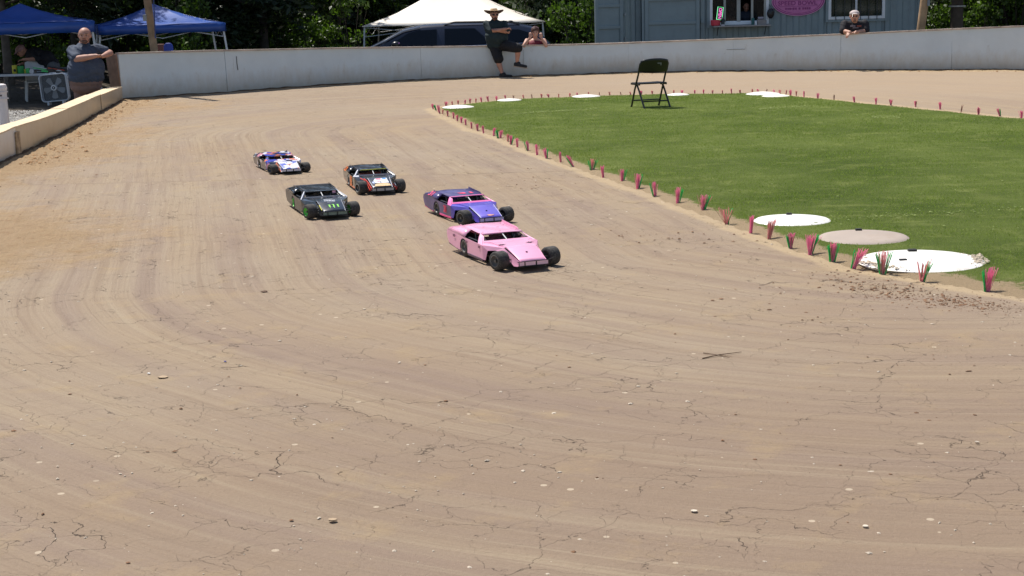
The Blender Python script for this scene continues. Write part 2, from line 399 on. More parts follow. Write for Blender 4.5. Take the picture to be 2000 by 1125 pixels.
INF_OUT = [p.xy for p in edge_left] + [edge_near_r.xy, gnd(2030, 588).xy, Vector((4.6, 9.6)), Vector((6.6, 10.2)), Vector((8.6, 12)), Vector((9.6, 15)), Vector((9.6, 18)), Vector((8.9, 20.6))] + [gnd(1995, 232).xy] + [p.xy for p in edge_far[::-1]]
INF = [tuple(p) for p in INF_OUT]
# back wall: (x, foot y, top y)
WALLPX = [(240, 195.5, 106), (300, 190.5, 104), (400, 184.5, 101), (500, 177, 99), (600, 170, 97), (700, 163.5, 95), (825, 157, 93.5), (950, 152, 92), (1075, 148, 89.5), (1200, 144, 86.5), (1325, 141.5, 81.5), (1450, 140, 77),
          (1575, 139, 71.5), (1700, 138.5, 66), (1825, 138, 60), (1925, 138, 56), (2000, 138.5, 53)]
WALL = []
for x, yb, yt in WALLPX:
    g0 = gnd(x, yb); top = at(x, yt, g0.y); WALL.append((g0.x, g0.y, top.z))
d_ = Vector((WALL[-1][0]-WALL[-2][0], WALL[-1][1]-WALL[-2][1]))
WALL += [(WALL[-1][0]+1.9, WALL[-1][1]-1.1, .95), (WALL[-1][0]+3.6, WALL[-1][1]-3.2, .95), (WALL[-1][0]+4.6, WALL[-1][1]-6.5, .95), (WALL[-1][0]+4.8, WALL[-1][1]-12, .95), (WALL[-1][0]+4.2, WALL[-1][1]-20, .95)]
# low wall on the left: (x, foot y) (x, top y)
LOWPX = [((239, 198), (238.5, 171)), ((190, 225), (189, 190)), ((135, 257), (135, 214)), ((85, 282), (86, 233)), ((33, 309), (33, 250)), ((0, 323.5), (0, 264))]
LOW = []
for (x, yb), (x2, yt) in LOWPX:
    g0 = gnd(x, yb); LOW.append((g0.x, g0.y, at(x2, yt, g0.y).z))
dx = (LOW[-1][0]-LOW[-3][0])/(LOW[-1][1]-LOW[-3][1])
LOW += [(LOW[-1][0]-dx*3*.5, LOW[-1][1]-3, .37), (LOW[-1][0]+.3, LOW[-1][1]-7, .37), (LOW[-1][0]+1.2, LOW[-1][1]-12, .37)]
BOUND = [(p[0], p[1]) for p in WALL] + [(LOW[-1][0], -3)] + [(p[0], p[1]) for p in LOW[::-1]]
BOUND = [(p[0], p[1]) for p in WALL] + [(WALL[-1][0], -5), (LOW[-1][0], -5)] + [(p[0], p[1]) for p in LOW[::-1]]

# ------------------------------------------------------------------ terrain outside the walls
def terrain_z(X, Y):
    X = np.asarray(X, float); Y = np.asarray(Y, float)
    px = X/np.maximum(Y, 1)
    left = 1/(1+np.exp((px+.262)*90))
    z = -.62*(1-left) + -.15*left
    z = np.where(inside(X, Y, BOUND), -.35, z)
    return z
xs = np.unique(np.concatenate([np.linspace(-900, -60, 14), np.linspace(-60, -22, 26), np.arange(-22, 22, .30), np.linspace(22, 60, 26), np.linspace(60, 900, 14)]))
ys = np.unique(np.concatenate([np.linspace(-300, -20, 10), np.linspace(-20, 14, 40), np.arange(14, 46, .30), np.linspace(46, 90, 50), np.linspace(90, 1200, 14)]))
XX, YY = np.meshgrid(xs, ys); ZZ = terrain_z(XX, YY) + (fbm(XX*.8, YY*.8, 3, 5)-.5)*.05*(~inside(XX, YY, BOUND))
nx, ny = len(xs), len(ys)
ii = np.arange(nx-1)[None, :]+np.arange(ny-1)[:, None]*nx
FQ = np.stack([ii, ii+1, ii+1+nx, ii+nx], -1).reshape(-1, 4)
grav = np.clip(1-np.abs(YY-27.0)/4.2, 0, 1)*(XX < -6.0)*(XX/np.maximum(YY, 1) < -.24)
grav = np.clip(grav*2.2, 0, 1)*np.clip((30.6-YY)/1.2, 0, 1)
o = link('ground', np_mesh('ground', np.stack([XX, YY, ZZ], -1).reshape(-1, 3), FQ, TERR, True, {'gravel': grav.ravel()}))
tag(o, 'brown forest floor with a gravel patch outside the track walls', kind='structure')

# ------------------------------------------------------------------ the clay track
cell = .07
xs = np.arange(LOW[-3][0]-6, WALL[-3][0]+1.5, cell); ys = np.arange(-4.5, 37.2, cell)
XX, YY = np.meshgrid(xs, ys); nx, ny = len(xs), len(ys)
dinf = poly_dist(XX, YY, INF, True); ins = inside(XX, YY, INF)
dwall = poly_dist(XX, YY, [(p[0], p[1]) for p in WALL]); dlow = poly_dist(XX, YY, [(p[0], p[1]) for p in LOW])
lane = poly_dist(XX, YY, [(-.8, 23), (.5, 17), (1.6, 11.6), (2.6, 10.6), (8, 10.0)])
along = np.arctan2(YY-17, XX-4.)*9 + .25*XX
nz = fbm(XX*2.2, YY*2.2, 4, 3); nz2 = fbm(XX*.5, YY*.5, 3, 9)
loose = np.clip(1.15-dlow/1.1, 0, 1)*1.0 + np.clip(.85-dwall/.8, 0, 1)
loose = np.maximum(loose, np.clip(1.-np.hypot((XX+4.9)/2.6, (YY-13.0)/3.6), 0, 1)*1.3)
loose = np.maximum(loose, np.clip(.9-np.hypot((XX+6.0)/2.0, (YY-21)/8.0), 0, 1)*1.1)
loose = np.maximum(loose, .62*np.clip((-1.6-XX-.0*YY)/1.2, 0, 1)*np.clip((8.2-YY)/2, 0, 1))
loose = np.maximum(loose, np.clip(.62-np.abs(YY-29)/8, 0, 1)*np.clip((-3-XX)/3, 0, 1))
loose = np.clip(loose*(.75+.5*nz2), 0, 1)
sand = np.clip(1.0-(dinf/np.where(YY > 22, .33, .26)), 0, 1)*1.1
sand = np.maximum(sand, np.clip(.75-dwall/1.6, 0, 1)*(XX > -3))
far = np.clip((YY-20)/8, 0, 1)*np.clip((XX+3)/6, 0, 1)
ZZ = (fbm(XX*.35, YY*.35, 2, 21)-.5)*.05*np.clip((YY-5)/10, 0, 1)*0
berm = np.clip(1-dwall/.45, 0, 1)**2*.035+np.clip(1-dlow/.5, 0, 1)**2*.05
ZZ = berm*(.5+nz) + loose*(fbm(XX*6, YY*6, 4, 4)-.5)*.045 + (fbm(XX*1.4+20, YY*1.4, 3, 8)-.5)*.012
ZZ = ZZ+np.where(ins, -.01, 0)
ii = np.arange(nx-1)[None, :]+np.arange(ny-1)[:, None]*nx
FQ = np.stack([ii, ii+1, ii+1+nx, ii+nx], -1).reshape(-1, 4)
cx = (XX[:-1, :-1]+cell/2).ravel(); cy = (YY[:-1, :-1]+cell/2).ravel()
bnd_in = inside(cx, cy, BOUND) | (poly_dist(cx, cy, [(p[0], p[1]) for p in WALL]) < .10) | (poly_dist(cx, cy, [(p[0], p[1]) for p in LOW]) < .12)
hole = inside(cx, cy, INF) & (poly_dist(cx, cy, INF, True) > .5)
FQ = FQ[bnd_in & ~hole]
me = np_mesh('track', np.stack([XX, YY, ZZ], -1).reshape(-1, 3), FQ, CLAY, True, {'lane': lane.ravel(), 'along': along.ravel(), 'loose': loose.ravel(), 'sand': sand.ravel(), 'far': far.ravel(), 'damp': (np.clip((9.6-YY)/3.5, 0, 1)*np.clip((XX+2.2+fbm(XX*.5, YY*.5, 3, 55)*1.5)/2.5, 0, 1)).ravel(), 'foot': (np.clip(1.1-np.minimum(dwall/.22, dlow/.13), 0, 1)).ravel()})  # foot: mask for the wall shadow painted on the clay
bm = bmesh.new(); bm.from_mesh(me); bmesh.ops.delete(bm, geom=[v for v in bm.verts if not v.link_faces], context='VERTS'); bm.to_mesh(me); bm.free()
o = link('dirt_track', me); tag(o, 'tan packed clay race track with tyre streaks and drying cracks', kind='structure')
track_z = lambda x, y: 0.0

# small stones pressed into the clay, countless
def scatter_stones(name, pts, smin, smax, m, label, flat=.5, seed=1):
    r = np.random.default_rng(seed); n = len(pts)
    base = np.array([(1, 0, 0), (-1, 0, 0), (0, 1, 0), (0, -1, 0), (0, 0, 1), (.6, .6, .3), (-.6, .6, .2), (-.5, -.6, .35), (.6, -.5, .3)])
    fs = np.array([(0, 5, 4), (5, 2, 4), (2, 6, 4), (6, 1, 4), (1, 7, 4), (7, 3, 4), (3, 8, 4), (8, 0, 4), (0, 2, 5), (2, 1, 6), (1, 3, 7), (3, 0, 8)])
    s = smin*(smax/smin)**(r.random(n)**2.5); a = r.random(n)*6.28
    sx = s*(.7+.8*r.random(n)); sy = s*(.5+.6*r.random(n)); sz = s*flat*(.5+r.random(n))
    B = base[None]*(.8+.4*r.random((n, 9, 1)))
    x = B[..., 0]*sx[:, None]; y = B[..., 1]*sy[:, None]; z = B[..., 2]*sz[:, None]
    X = x*np.cos(a)[:, None]-y*np.sin(a)[:, None]+pts[:, 0:1]; Y = x*np.sin(a)[:, None]+y*np.cos(a)[:, None]+pts[:, 1:2]; Z = z+pts[:, 2:3]
    V = np.stack([X, Y, Z], -1).reshape(-1, 3); Fa = (fs[None]+np.arange(n)[:, None, None]*9).reshape(-1, 3)
    return tag(link(name, np_mesh(name, V, Fa, m)), label, kind='stuff')
r = np.random.default_rng(5)
P_ = np.stack([r.uniform(-4, 5, 2600), 4.3+r.random(2600)**1.6*18, np.full(2600, .001)], -1)
P_ = P_[inside(P_[:, 0], P_[:, 1], BOUND) & ~inside(P_[:, 0], P_[:, 1], INF)]
scatter_stones('pebbles', P_, .0035, .0125, mat('pale_stone', (.50, .42, .33), .9, var=.35, vscale=3), 'pale pebbles pressed into the clay track', .4, 2)
P_ = np.stack([r.uniform(-14, -5.8, 22000), r.uniform(22.5, 31, 22000), np.full(22000, -.14)], -1)
P_ = P_[~inside(P_[:, 0], P_[:, 1], BOUND) & (P_[:, 0]/P_[:, 1] < -.25)]
scatter_stones('gravel', P_, .015, .04, mat('gravel_stone', (.36, .34, .31), .9, var=.45, vscale=4), 'light grey gravel outside the low wall', .7, 3)
# dark crumbs of dirt, bark and dead grass along the infield edge
pts = []
def patch(px, py, sx, sy, n):
    for _ in range(n):
        p = gnd(px+random.gauss(0, sx), py+random.gauss(0, sy)); pts.append((p.x, p.y, .003))
patch(1850, 590, 45, 7, 300); patch(1700, 560, 55, 8, 200); patch(1930, 600, 35, 6, 160); patch(1760, 575, 50, 7, 260); patch(1640, 540, 50, 12, 90); patch(1280, 462, 60, 9, 90); patch(905, 315, 25, 14, 40); patch(1000, 345, 45, 14, 50)
patch(1500, 600, 120, 20, 60); patch(960, 270, 10, 20, 20); patch(1060, 360, 40, 14, 40); patch(1400, 470, 60, 14, 40); patch(1900, 700, 80, 20, 20)
patch(1500, 760, 300, 130, 90); patch(500, 800, 300, 160, 70); patch(380, 320, 200, 30, 70); patch(120, 360, 60, 30, 60)
P_ = np.array(pts)
scatter_stones('dirt_crumbs', P_[~inside(P_[:, 0], P_[:, 1], INF)], .003, .015, mat('dark_crumb', (.20, .108, .058), .95, var=.4, vscale=5), 'dark crumbs of bark and dirt near the infield edge', .45, 4)
# loose orange clods at the foot of the low wall
q = []
for i in range(len(LOW)-4):
    a = LOW[i]; b = LOW[i+1]
    for _ in range(260):
        t = random.random(); off = abs(random.gauss(0, .28))+.03
        q.append((a[0]+(b[0]-a[0])*t+off, a[1]+(b[1]-a[1])*t, .012))
for i in range(len(WALL)-6):
    a = WALL[i]; b = WALL[i+1]
    for _ in range(60):
        t = random.random(); off = abs(random.gauss(0, .2))+.04
        q.append((a[0]+(b[0]-a[0])*t, a[1]+(b[1]-a[1])*t-off, .01))
scatter_stones('loose_clods', np.array(q), .006, .028, mat('orange_clod', (.36, .20, .09), .95, var=.35, vscale=5), 'loose orange clods of clay along the foot of the walls', .7, 6)

# twig lying on the clay, pieces of litter
tw = MB(); a = gnd(1372, 702); b = gnd(1448, 690); c_ = gnd(1405, 697)
tw.tube([a+Vector((0, 0, .006)), c_+Vector((0, 0, .012)), b+Vector((0, 0, .008))], .0035, 6, .0015)
tw.tube([gnd(1374, 692)+Vector((0, 0, .008)), gnd(1398, 696)+Vector((0, 0, .01)), gnd(1425, 700)+Vector((0, 0, .005))], .0025, 6, .001)
tw.tube([c_+Vector((0, 0, .01)), gnd(1430, 704)+Vector((0, 0, .02))], .0018, 5, .0008)
tag(tw.build('twig', mat('twig_bark', (.12, .07, .04), .9)), 'forked brown twig lying alone on the open clay', 'twig')
def scrap(px, py, wpx, m, label, cat='litter', hh=.003):
    p = gnd(px, py); wd = wpx/(FPX/p.y)
    mb = MB(); n = 7; ring = []
    for k in range(n):
        a = 6.283*k/n; rr = wd/2*(.75+.4*random.random()); ring.append((p.x+rr*math.cos(a), p.y+rr*.9*math.sin(a), .004+.003*random.random()))
    mb.prism(ring, (0, 0, hh)); o = mb.build(cat, m); return tag(o, label, cat)
WHT = mat('white_scrap', (.78, .76, .72), .7, var=.05)
scrap(291, 731.5, 8, WHT, 'small white square scrap on the clay left of the blue scrap', 'paper_scrap')
scrap(1356, 1001, 14, mat('pale_rock', (.58, .5, .4), .9), 'largest pale stone on the clay at lower right of centre', 'stone', .004)
scrap(1690, 1031, 13, mat('pale_rock'), 'pale stone on the clay toward the bottom right', 'stone', .004)
scrap(1908, 866, 9, mat('pale_rock'), 'small pale stone near the right side of the foreground clay', 'stone', .004)
scrap(440, 708, 6, mat('blue_plastic', (.03, .03, .22), .4), 'tiny dark blue plastic scrap on the clay', 'plastic_scrap')
scrap(516, 571.5, 13, mat('dead_leaf', (.10, .05, .025), .8), 'small dark curled leaf on the clay below the black and green car', 'leaf', .004)
scrap(650, 1019, 20, mat('sand_chunk', (.42, .31, .20), .95), 'flat pale sandy chunk on the clay near the bottom left', 'stone', .005)
scrap(318, 738.5, 24, mat('sand_chunk'), 'long pale flake of sandy clay beside the white scrap', 'stone', .003)

# ------------------------------------------------------------------ walls
def wall_mat(name, base, stain):
    m, N, L, b = nodes_mat(name); g = NG(N, L)
    tc = N.new('ShaderNodeTexCoord').outputs['Object']; sp = N.new('ShaderNodeSeparateXYZ'); L.new(tc, sp.inputs[0]); z = sp.outputs[2]
    n = g.noise(tc, 1.3, 6, .65); n2 = g.noise(g.vmath('MULTIPLY', tc, (3, 3, 1.2)), 2.5, 7, .7)
    c = g.mix(g.ramp(n, .3, .7), tuple(x*.93 for x in base), tuple(x*1.05 for x in base))
    hh = g.math('ADD', g.math('MULTIPLY', z, -2.0), g.math('ADD', g.math('MULTIPLY', n2, .9), g.math('MULTIPLY', n, .8)))   # splashed dirt low down
    c = g.mix(g.ramp(hh, -.05, .75, 0, .70), c, stain)
    c = g.mix(g.ramp(n2, .62, .78, 0, .35), c, tuple(x*.6 for x in stain))
    L.new(c, b.inputs['Base Color']); b.inputs['Roughness'].default_value = .32; b.inputs['Specular IOR Level'].default_value = .75
    L.new(g.bump(g.noise(tc, 1.4, 2), .5, .05), b.inputs['Normal'])
    return m
WM = wall_mat('grey_wall_sheet', (.60, .675, .725), (.38, .31, .21))
CAPM = mat('weathered_cap_board', (.48, .40, .34), .8, var=.3, vscale=5, bump=.3, bscale=30)
CREAM = wall_mat('cream_plywood', (.62, .51, .36), (.36, .26, .15))
WHITEW = wall_mat('white_plywood', (.74, .73, .72), (.5, .4, .28))
BROWNB = mat('brown_board', (.30, .185, .125), .75, var=.2, vscale=9)
def densify(P, step):
    Q = smooth_poly([Vector(p) for p in P], 12); out = [Q[0]]; acc = 0
    L_ = [0]
    for i in range(1, len(Q)): L_.append(L_[-1]+(Q[i].xy-Q[i-1].xy).length)
    n = int(L_[-1]/step); res = []
    j = 0
    for k in range(n+1):
        s = L_[-1]*k/n
        while j < len(Q)-2 and L_[j+1] < s: j += 1
        t = (s-L_[j])/max(L_[j+1]-L_[j], 1e-9); res.append(Q[j].lerp(Q[j+1], min(1, max(0, t))))
    return res
bw = thing('track_wall', 'long curved grey sheet wall behind the track with a weathered wooden cap', 'wall')
LINE = densify(WALL, .305)
def wall_strip(line, i0, i1, side, th, z0f, gap, lean, wav, mats, name, parent, ztop=None):
    """sheet between stations i0..i1 of line, side = which way the thickness goes"""
    vs = []; fs = []
    n = i1-i0+1
    for k in range(n):
        p = line[i0+k]; a = line[max(i0+k-1, 0)]; b = line[min(i0+k+1, len(line)-1)]
        d = (b.xy-a.xy).normalized(); nrm = Vector((-d.y, d.x))*side
        e = Vector((0, 0))
        if k == 0: e = d*gap
        if k == n-1: e = -d*gap
        for h in (0, .25, .5, .75, 1):
            z = z0f+(p.z-z0f)*h; wv = wav*(vnoise(np.array([i0+k*.55]), np.array([h*2.]), 3)[0]-.5)
            q = p.xy+e+nrm*(lean*h+wv)
            vs.append((q.x, q.y, z))
        for h in (0, .25, .5, .75, 1):
            z = z0f+(p.z-z0f)*h; q = p.xy+e+nrm*(lean*h+th); vs.append((q.x, q.y, z))
    for k in range(n-1):
        A = k*10; B = A+10
        for h in range(4):
            fs.append((A+h, B+h, B+h+1, A+h+1)); fs.append((A+5+h, A+6+h, B+6+h, B+5+h))
        fs.append((A+4, B+4, B+9, A+9)); fs.append((A, A+5, B+5, B))
    for A in (0, (n-1)*10):
        for h in range(4): fs.append((A+h, A+h+1, A+6+h, A+5+h))
    mb = MB(); mb.add(vs, fs); return mb.build(name, mats, parent, smooth=True)
i = 0
while i < len(LINE)-1:
    j = min(i+8, len(LINE)-1); wall_strip(LINE, i, j, 1, .05, -.5, .0012, .05, .03, WM, 'wall_panel', bw); i = j
i = 4; st = [0]
while i < len(LINE)-1: st.append(i); i += random.choice((12, 14, 16))
st.append(len(LINE)-1)
for a, b in zip(st[:-1], st[1:]):
    cl = [Vector((p.x, p.y, p.z+.032+random.uniform(-.002, .002)))for p in LINE]
    seg = MB(); vs = []; fs = []; n = b-a+1
    jit = random.uniform(-.006, .006)
    for k in range(n):
        p = cl[a+k]; q0 = cl[max(a+k-1, 0)]; q1 = cl[min(a+k+1, len(cl)-1)]; d = (q1.xy-q0.xy).normalized(); nr = Vector((-d.y, d.x))
        e = d*(.004 if k == 0 else -.004 if k == n-1 else 0)
        for off, zz in ((.02+jit, -.030), (.14+jit, -.030), (.14+jit, 0), (.02+jit, 0)):
            q = p.xy+e+nr*off; vs.append((q.x, q.y, p.z+zz))
    for k in range(n-1):
        A = 4*k; B = A+4
        for h in range(4): fs.append((A+h, A+(h+1) % 4, B+(h+1) % 4, B+h))
    fs += [(0, 1, 2, 3), (4*n-4, 4*n-3, 4*n-2, 4*n-1)]
    seg.add(vs, fs); seg.build('cap_board', CAPM, bw)
def wall_mark(pts, r_, name='sheet_crack'):
    mb = MB()
    for (x0, y0), (x1, y1) in zip(pts[:-1], pts[1:]):
        P2 = []
        for x, y in ((x0, y0), (x1, y1)):
            d = ray(x, y); best = min(LINE, key=lambda q: abs(q.x/q.y-d.x/d.y)); P2.append(at(x, y, best.y+.012))
        mb.tube(P2, r_, 5)
    mb.build(name, mat('crack_dark', (.10, .10, .10), .9), bw)
wall_mark([(462, 110), (463, 124), (465, 137)], .007); wall_mark([(1416, 105), (1417, 97), (1455, 96)], .004); wall_mark([(1022, 97), (1022, 134)], .003, 'sheet_joint')
# studs behind
sb = MB()
for k in range(2, len(LINE)-1, 4):
    p = LINE[k]; d = (LINE[k+1].xy-LINE[k-1].xy).normalized(); nr = Vector((-d.y, d.x)); q = p.xy+nr*.13
    sb.box((q.x, q.y, (p.z-.6)/2), (.09, .06, p.z+.58))
tag(sb.build('wall_stud', CAPM, bw), kind=None)
# brown end board of the back wall
p = LINE[0]; e0 = gnd(238, 168); 
eb = MB(); Yw = p.y
A = at(228, 106, Yw-.03); B = at(207, 104, Yw+.25); C = at(221, 170, Yw+.25); D = at(238.5, 172, Yw-.03)
eb.prism([A, B, Vector((C.x, C.y, -.1)), Vector((D.x, D.y, -.1))], (-.02, -.0, .0)); eb.build('end_board', BROWNB, bw)

lw = thing('low_wall', 'low cream plywood barrier with a flat top along the left edge of the track', 'wall')
LLINE = densify(LOW, .3)
# stations nearest to the joints seen in the photograph
def nearest(px, py):
    g0 = gnd(px, py); return min(range(len(LLINE)), key=lambda k: (LLINE[k].xy-g0.xy).length)
js = [0, nearest(200, 219), nearest(132, 258), nearest(37, 307)]
js += [js[-1]+8, js[-1]+16, js[-1]+24, js[-1]+32]
js = sorted(set(min(k, len(LLINE)-1) for k in js))
for q, (a, b) in enumerate(zip(js[:-1], js[1:])):
    if b > a: wall_strip(LLINE, a, b, -1, .02, -.2, .004, .0, .022, CREAM if q < 3 else WHITEW, 'wall_panel', lw)
for q, (a, b) in enumerate(zip(js[:-1], js[1:])):
    vs = []; fs = []; n = b-a+1
    if n < 2: continue
    tz = random.uniform(-.003, .004)
    for k in range(n):
        p = LLINE[a+k]; q0 = LLINE[max(a+k-1, 0)]; q1 = LLINE[min(a+k+1, len(LLINE)-1)]; d = (q1.xy-q0.xy).normalized(); nr = -Vector((-d.y, d.x))
        e = d*(.005 if k == 0 else -.005 if k == n-1 else 0)
        wob = .002*math.sin(k*.5+q)
        for off, zz in ((-.012, 0), (.26, -.004), (.26, .016), (-.012, .018)):
            w2 = p.xy+e+nr*off; vs.append((w2.x, w2.y, p.z+zz+tz+wob))
    for k in range(n-1):
        A = 4*k; B = A+4
        for h in range(4): fs.append((A+h, A+(h+1) % 4, B+(h+1) % 4, B+h))
    fs += [(0, 1, 2, 3), (4*n-4, 4*n-3, 4*n-2, 4*n-1)]
    mb = MB(); mb.add(vs, fs); mb.build('cap_board', mat('cream_cap', (.70, .55, .36), .7, var=.12, vscale=4, dirt=(.35, .24, .13), dirt_amt=.5), lw)
bk = MB(); 
for k in range(len(LLINE)-1):
    a = LLINE[k]; b = LLINE[k+1]; d = (b.xy-a.xy).normalized(); nr = -Vector((-d.y, d.x))
    p0 = a.xy+nr*.24; p1 = b.xy+nr*.24
    bk.prism([(p0.x, p0.y, -.2), (p1.x, p1.y, -.2), (p1.x, p1.y, b.z-.02), (p0.x, p0.y, a.z-.02)], (nr.x*.015, nr.y*.015, 0))
bk.build('back_sheet', CREAM, lw)
p = LLINE[js[3]]
MB().box((p.x+.012, p.y, .17), (.03, .16, .34), Matrix.Rotation(.02, 3, 'X')).build('joint_post', mat('torn_wood', (.42, .30, .18), .85, var=.5, vscale=14, dirt=(.08, .04, .02), dirt_amt=.9), lw)

# ------------------------------------------------------------------ infield grass
GB = make_grass_mat('turf_base', False); GBL = make_grass_mat('turf_blades', True)
xs = np.arange(-1.8, 10, .05); ys = np.arange(9, 30.5, .05)
XX, YY = np.meshgrid(xs, ys); nx, ny = len(xs), len(ys)
dd = poly_dist(XX, YY, INF, True); ins = inside(XX, YY, INF)
dg = np.where(ins, dd, -dd) + (fbm(XX*3, YY*3, 4, 31)-.5)*.16
ZZ = -.012+np.clip((dg+.02)*.22, -.05, .032)+(fbm(XX*2, YY*2, 3, 32)-.5)*.010
edge = np.clip(1.15-dg/.26, 0, 1.4)
for t in NEAR[:4]:
    g0 = gnd(t[0]+30, t[1]-2); edge = np.maximum(edge, .75*np.clip(1-np.hypot(XX-g0.x, YY-g0.y)/.55, 0, 1)+.25*0)
ii = np.arange(nx-1)[None, :]+np.arange(ny-1)[:, None]*nx
FQ = np.stack([ii, ii+1, ii+1+nx, ii+nx], -1).reshape(-1, 4)
keep = (dg[:-1, :-1] > -.2).ravel()
me = np_mesh('turf', np.stack([XX, YY, ZZ], -1).reshape(-1, 3), FQ[keep], GB, True, {'edge': edge.ravel()})
bm = bmesh.new(); bm.from_mesh(me); bmesh.ops.delete(bm, geom=[v for v in bm.verts if not v.link_faces], context='VERTS'); bm.to_mesh(me); bm.free()
tag(link('infield_turf', me), 'low green turf of the infield with a sandy ragged edge', kind='structure')
nb = 460000; r = np.random.default_rng(11)
u = r.random(nb); BY = 9*(30/9)**(u); BX = -1.8+r.random(nb)*11.5
ok = (BX < BY*.36+.6) & inside(BX, BY, INF); BX = BX[ok]; BY = BY[ok]
DD = poly_dist(BX, BY, INF, True); thin = (fbm(BX*3, BY*3, 4, 31)-.5)*.16+DD
ed = np.zeros_like(BX)
for t in NEAR[:4]:
    g0 = gnd(t[0]+30, t[1]-2); ed = np.maximum(ed, .8*np.clip(1-np.hypot(BX-g0.x, BY-g0.y)/.55, 0, 1))
bare = fbm(BX*7, BY*7, 4, 77)
ok = (thin > .10+.16*r.random(len(BX))) & (ed*1.0 < bare+.45*r.random(len(BX))**2)
DISCPX = [(1547, 435, 146), (1686, 468.5, 172), (1797, 515, 240), (895, 212, 62), (995, 198.3, 48), (1145, 190.8, 55), (1324, 187.6, 44), (1490, 186, 66), (1515, 190.2, 54)]
for x, y, wd in DISCPX:
    g0 = gnd(x, y); ok &= np.hypot(BX-g0.x, BY-g0.y) > wd/2/(FPX/g0.y)
BX = BX[ok]; BY = BY[ok]; n = len(BX)
hgt = (.008+.014*r.random(n))*(.8+.5*fbm(BX*1.3, BY*1.3, 2, 5)); a = r.random(n)*6.283; wd = .0022+.0022*r.random(n)+(BY-9)*.00025; ln = hgt*r.uniform(.2, 1.3, n); a2 = r.random(n)*6.283
V = np.zeros((n, 3, 3)); V[:, 0, 0] = BX-np.cos(a)*wd; V[:, 0, 1] = BY-np.sin(a)*wd; V[:, 1, 0] = BX+np.cos(a)*wd; V[:, 1, 1] = BY+np.sin(a)*wd
V[:, 2, 0] = BX+np.cos(a2)*ln; V[:, 2, 1] = BY+np.sin(a2)*ln; V[:, :2, 2] = .012; V[:, 2, 2] = .014+hgt
me = np_mesh('grass', V.reshape(-1, 3), np.arange(3*n).reshape(-1, 3), GBL, False, {'rnd': np.repeat(r.random(n), 3)})
tag(link('grass', me), 'short green grass blades covering the infield', 'grass', kind='stuff'); del bpy.data.objects['grass']['category']

# pale clippings lying on the turf
q = []
def clip_line(a, b, n, s):
    for _ in range(n):
        t = random.random(); g0 = gnd(a[0]+(b[0]-a[0])*t+random.gauss(0, s*2), a[1]+(b[1]-a[1])*t+random.gauss(0, s)); q.append((g0.x, g0.y, .034))
clip_line((985, 227), (1168, 215), 330, .7); clip_line((1480, 216), (1595, 210), 240, .9); clip_line((1700, 232), (1760, 233), 120, 1.5); clip_line((1560, 440), (1990, 412), 160, 3); clip_line((1300, 290), (1700, 262), 60, 8); clip_line((1600, 225), (1990, 240), 90, 3)
for _ in range(420):
    px, py = random.uniform(900, 2000), random.uniform(195, 480); g0 = gnd(px, py); q.append((g0.x, g0.y, .034))
Q_ = np.array(q); Q_ = Q_[inside(Q_[:, 0], Q_[:, 1], INF)]
scatter_stones('grass_clippings', Q_, .005, .016, mat('pale_clipping', (.26, .31, .09), .8, var=.25), 'pale dry clippings lying on the infield grass', .25, 12)
# ------------------------------------------------------------------ lids
DL = ['white round lid nearest the middle of the near infield edge', 'dirty grey round lid between the two near white lids', 'largest white round lid, with soil on its rim, nearest the camera',
      'white round lid at the left tip of the infield', 'small white round lid on the far edge, second from the left tip', 'white round lid on the far edge between the left tip and the folding chair',
      'white round lid partly behind the folding chair', 'white round lid on the far edge to the right, overlapped by a smaller one', 'cream lid lying just in front of another white lid on the far right edge']
WL = mat('white_lid', (.84, .81, .76), .5, var=.04, vscale=3, dirt=(.48, .36, .24), dirt_amt=.55)
GLD = mat('grey_lid', (.38, .31, .26), .75, var=.08, vscale=3, dirt=(.30, .22, .16), dirt_amt=.5)
CLD = mat('cream_lid', (.85, .80, .66), .55, var=.05)
for k, (x, y, wpx) in enumerate(DISCPX):
    g0 = gnd(x, y); R_ = wpx/2/(FPX/g0.y); root = thing('round_lid', DL[k], 'lid', (g0.x, g0.y, .012), group='round lids set in the infield')
    m_ = GLD if k == 1 else CLD if k == 8 else WL
    mb = MB(); hd = R_*.055 if k < 3 else R_*.11
    mb.lathe([(R_*.99, -.01), (R_, .012), (R_*.97, .018), (R_*.8, .018+hd*.35), (R_*.5, .018+hd*.75), (R_*.2, .018+hd), (.001, .018+hd)], 40, cap=False)
    mb.build('lid_plate', m_, root, smooth=True)
    if k < 3:
        MB().box((R_*.03, R_*.62, .024+hd*.6), (R_*.14, R_*.10, .02)).build('hand_slot', mat('black_slot', (.02, .02, .02), .8), root)
        MB().lathe([(R_*1.0, -.006), (R_*1.035, .006), (R_*1.0, .013)], 40, cap=False).build('rim', m_, root, smooth=True)
        if k == 2: MB().box((-R_*.35, -R_*.25, .021+hd*.75), (R_*.12, R_*.07, .014)).build('hand_slot', MATS['black_slot'], root)
# soil over the rim of the near lid
q = []
g0 = gnd(1797, 515); R_ = 120/(FPX/g0.y)
for _ in range(260):
    a = random.choice((random.gauss(-.15, .25), random.gauss(3.5, .35))); rr = R_*random.uniform(.86, 1.08)
    q.append((g0.x+rr*math.cos(a), g0.y+rr*math.sin(a), .035))
scatter_stones('sandy_soil', np.array(q), .006, .022, mat('pale_soil', (.48, .40, .30), .95, var=.2), 'sandy soil spilled on the rim of the largest lid', .5, 8)

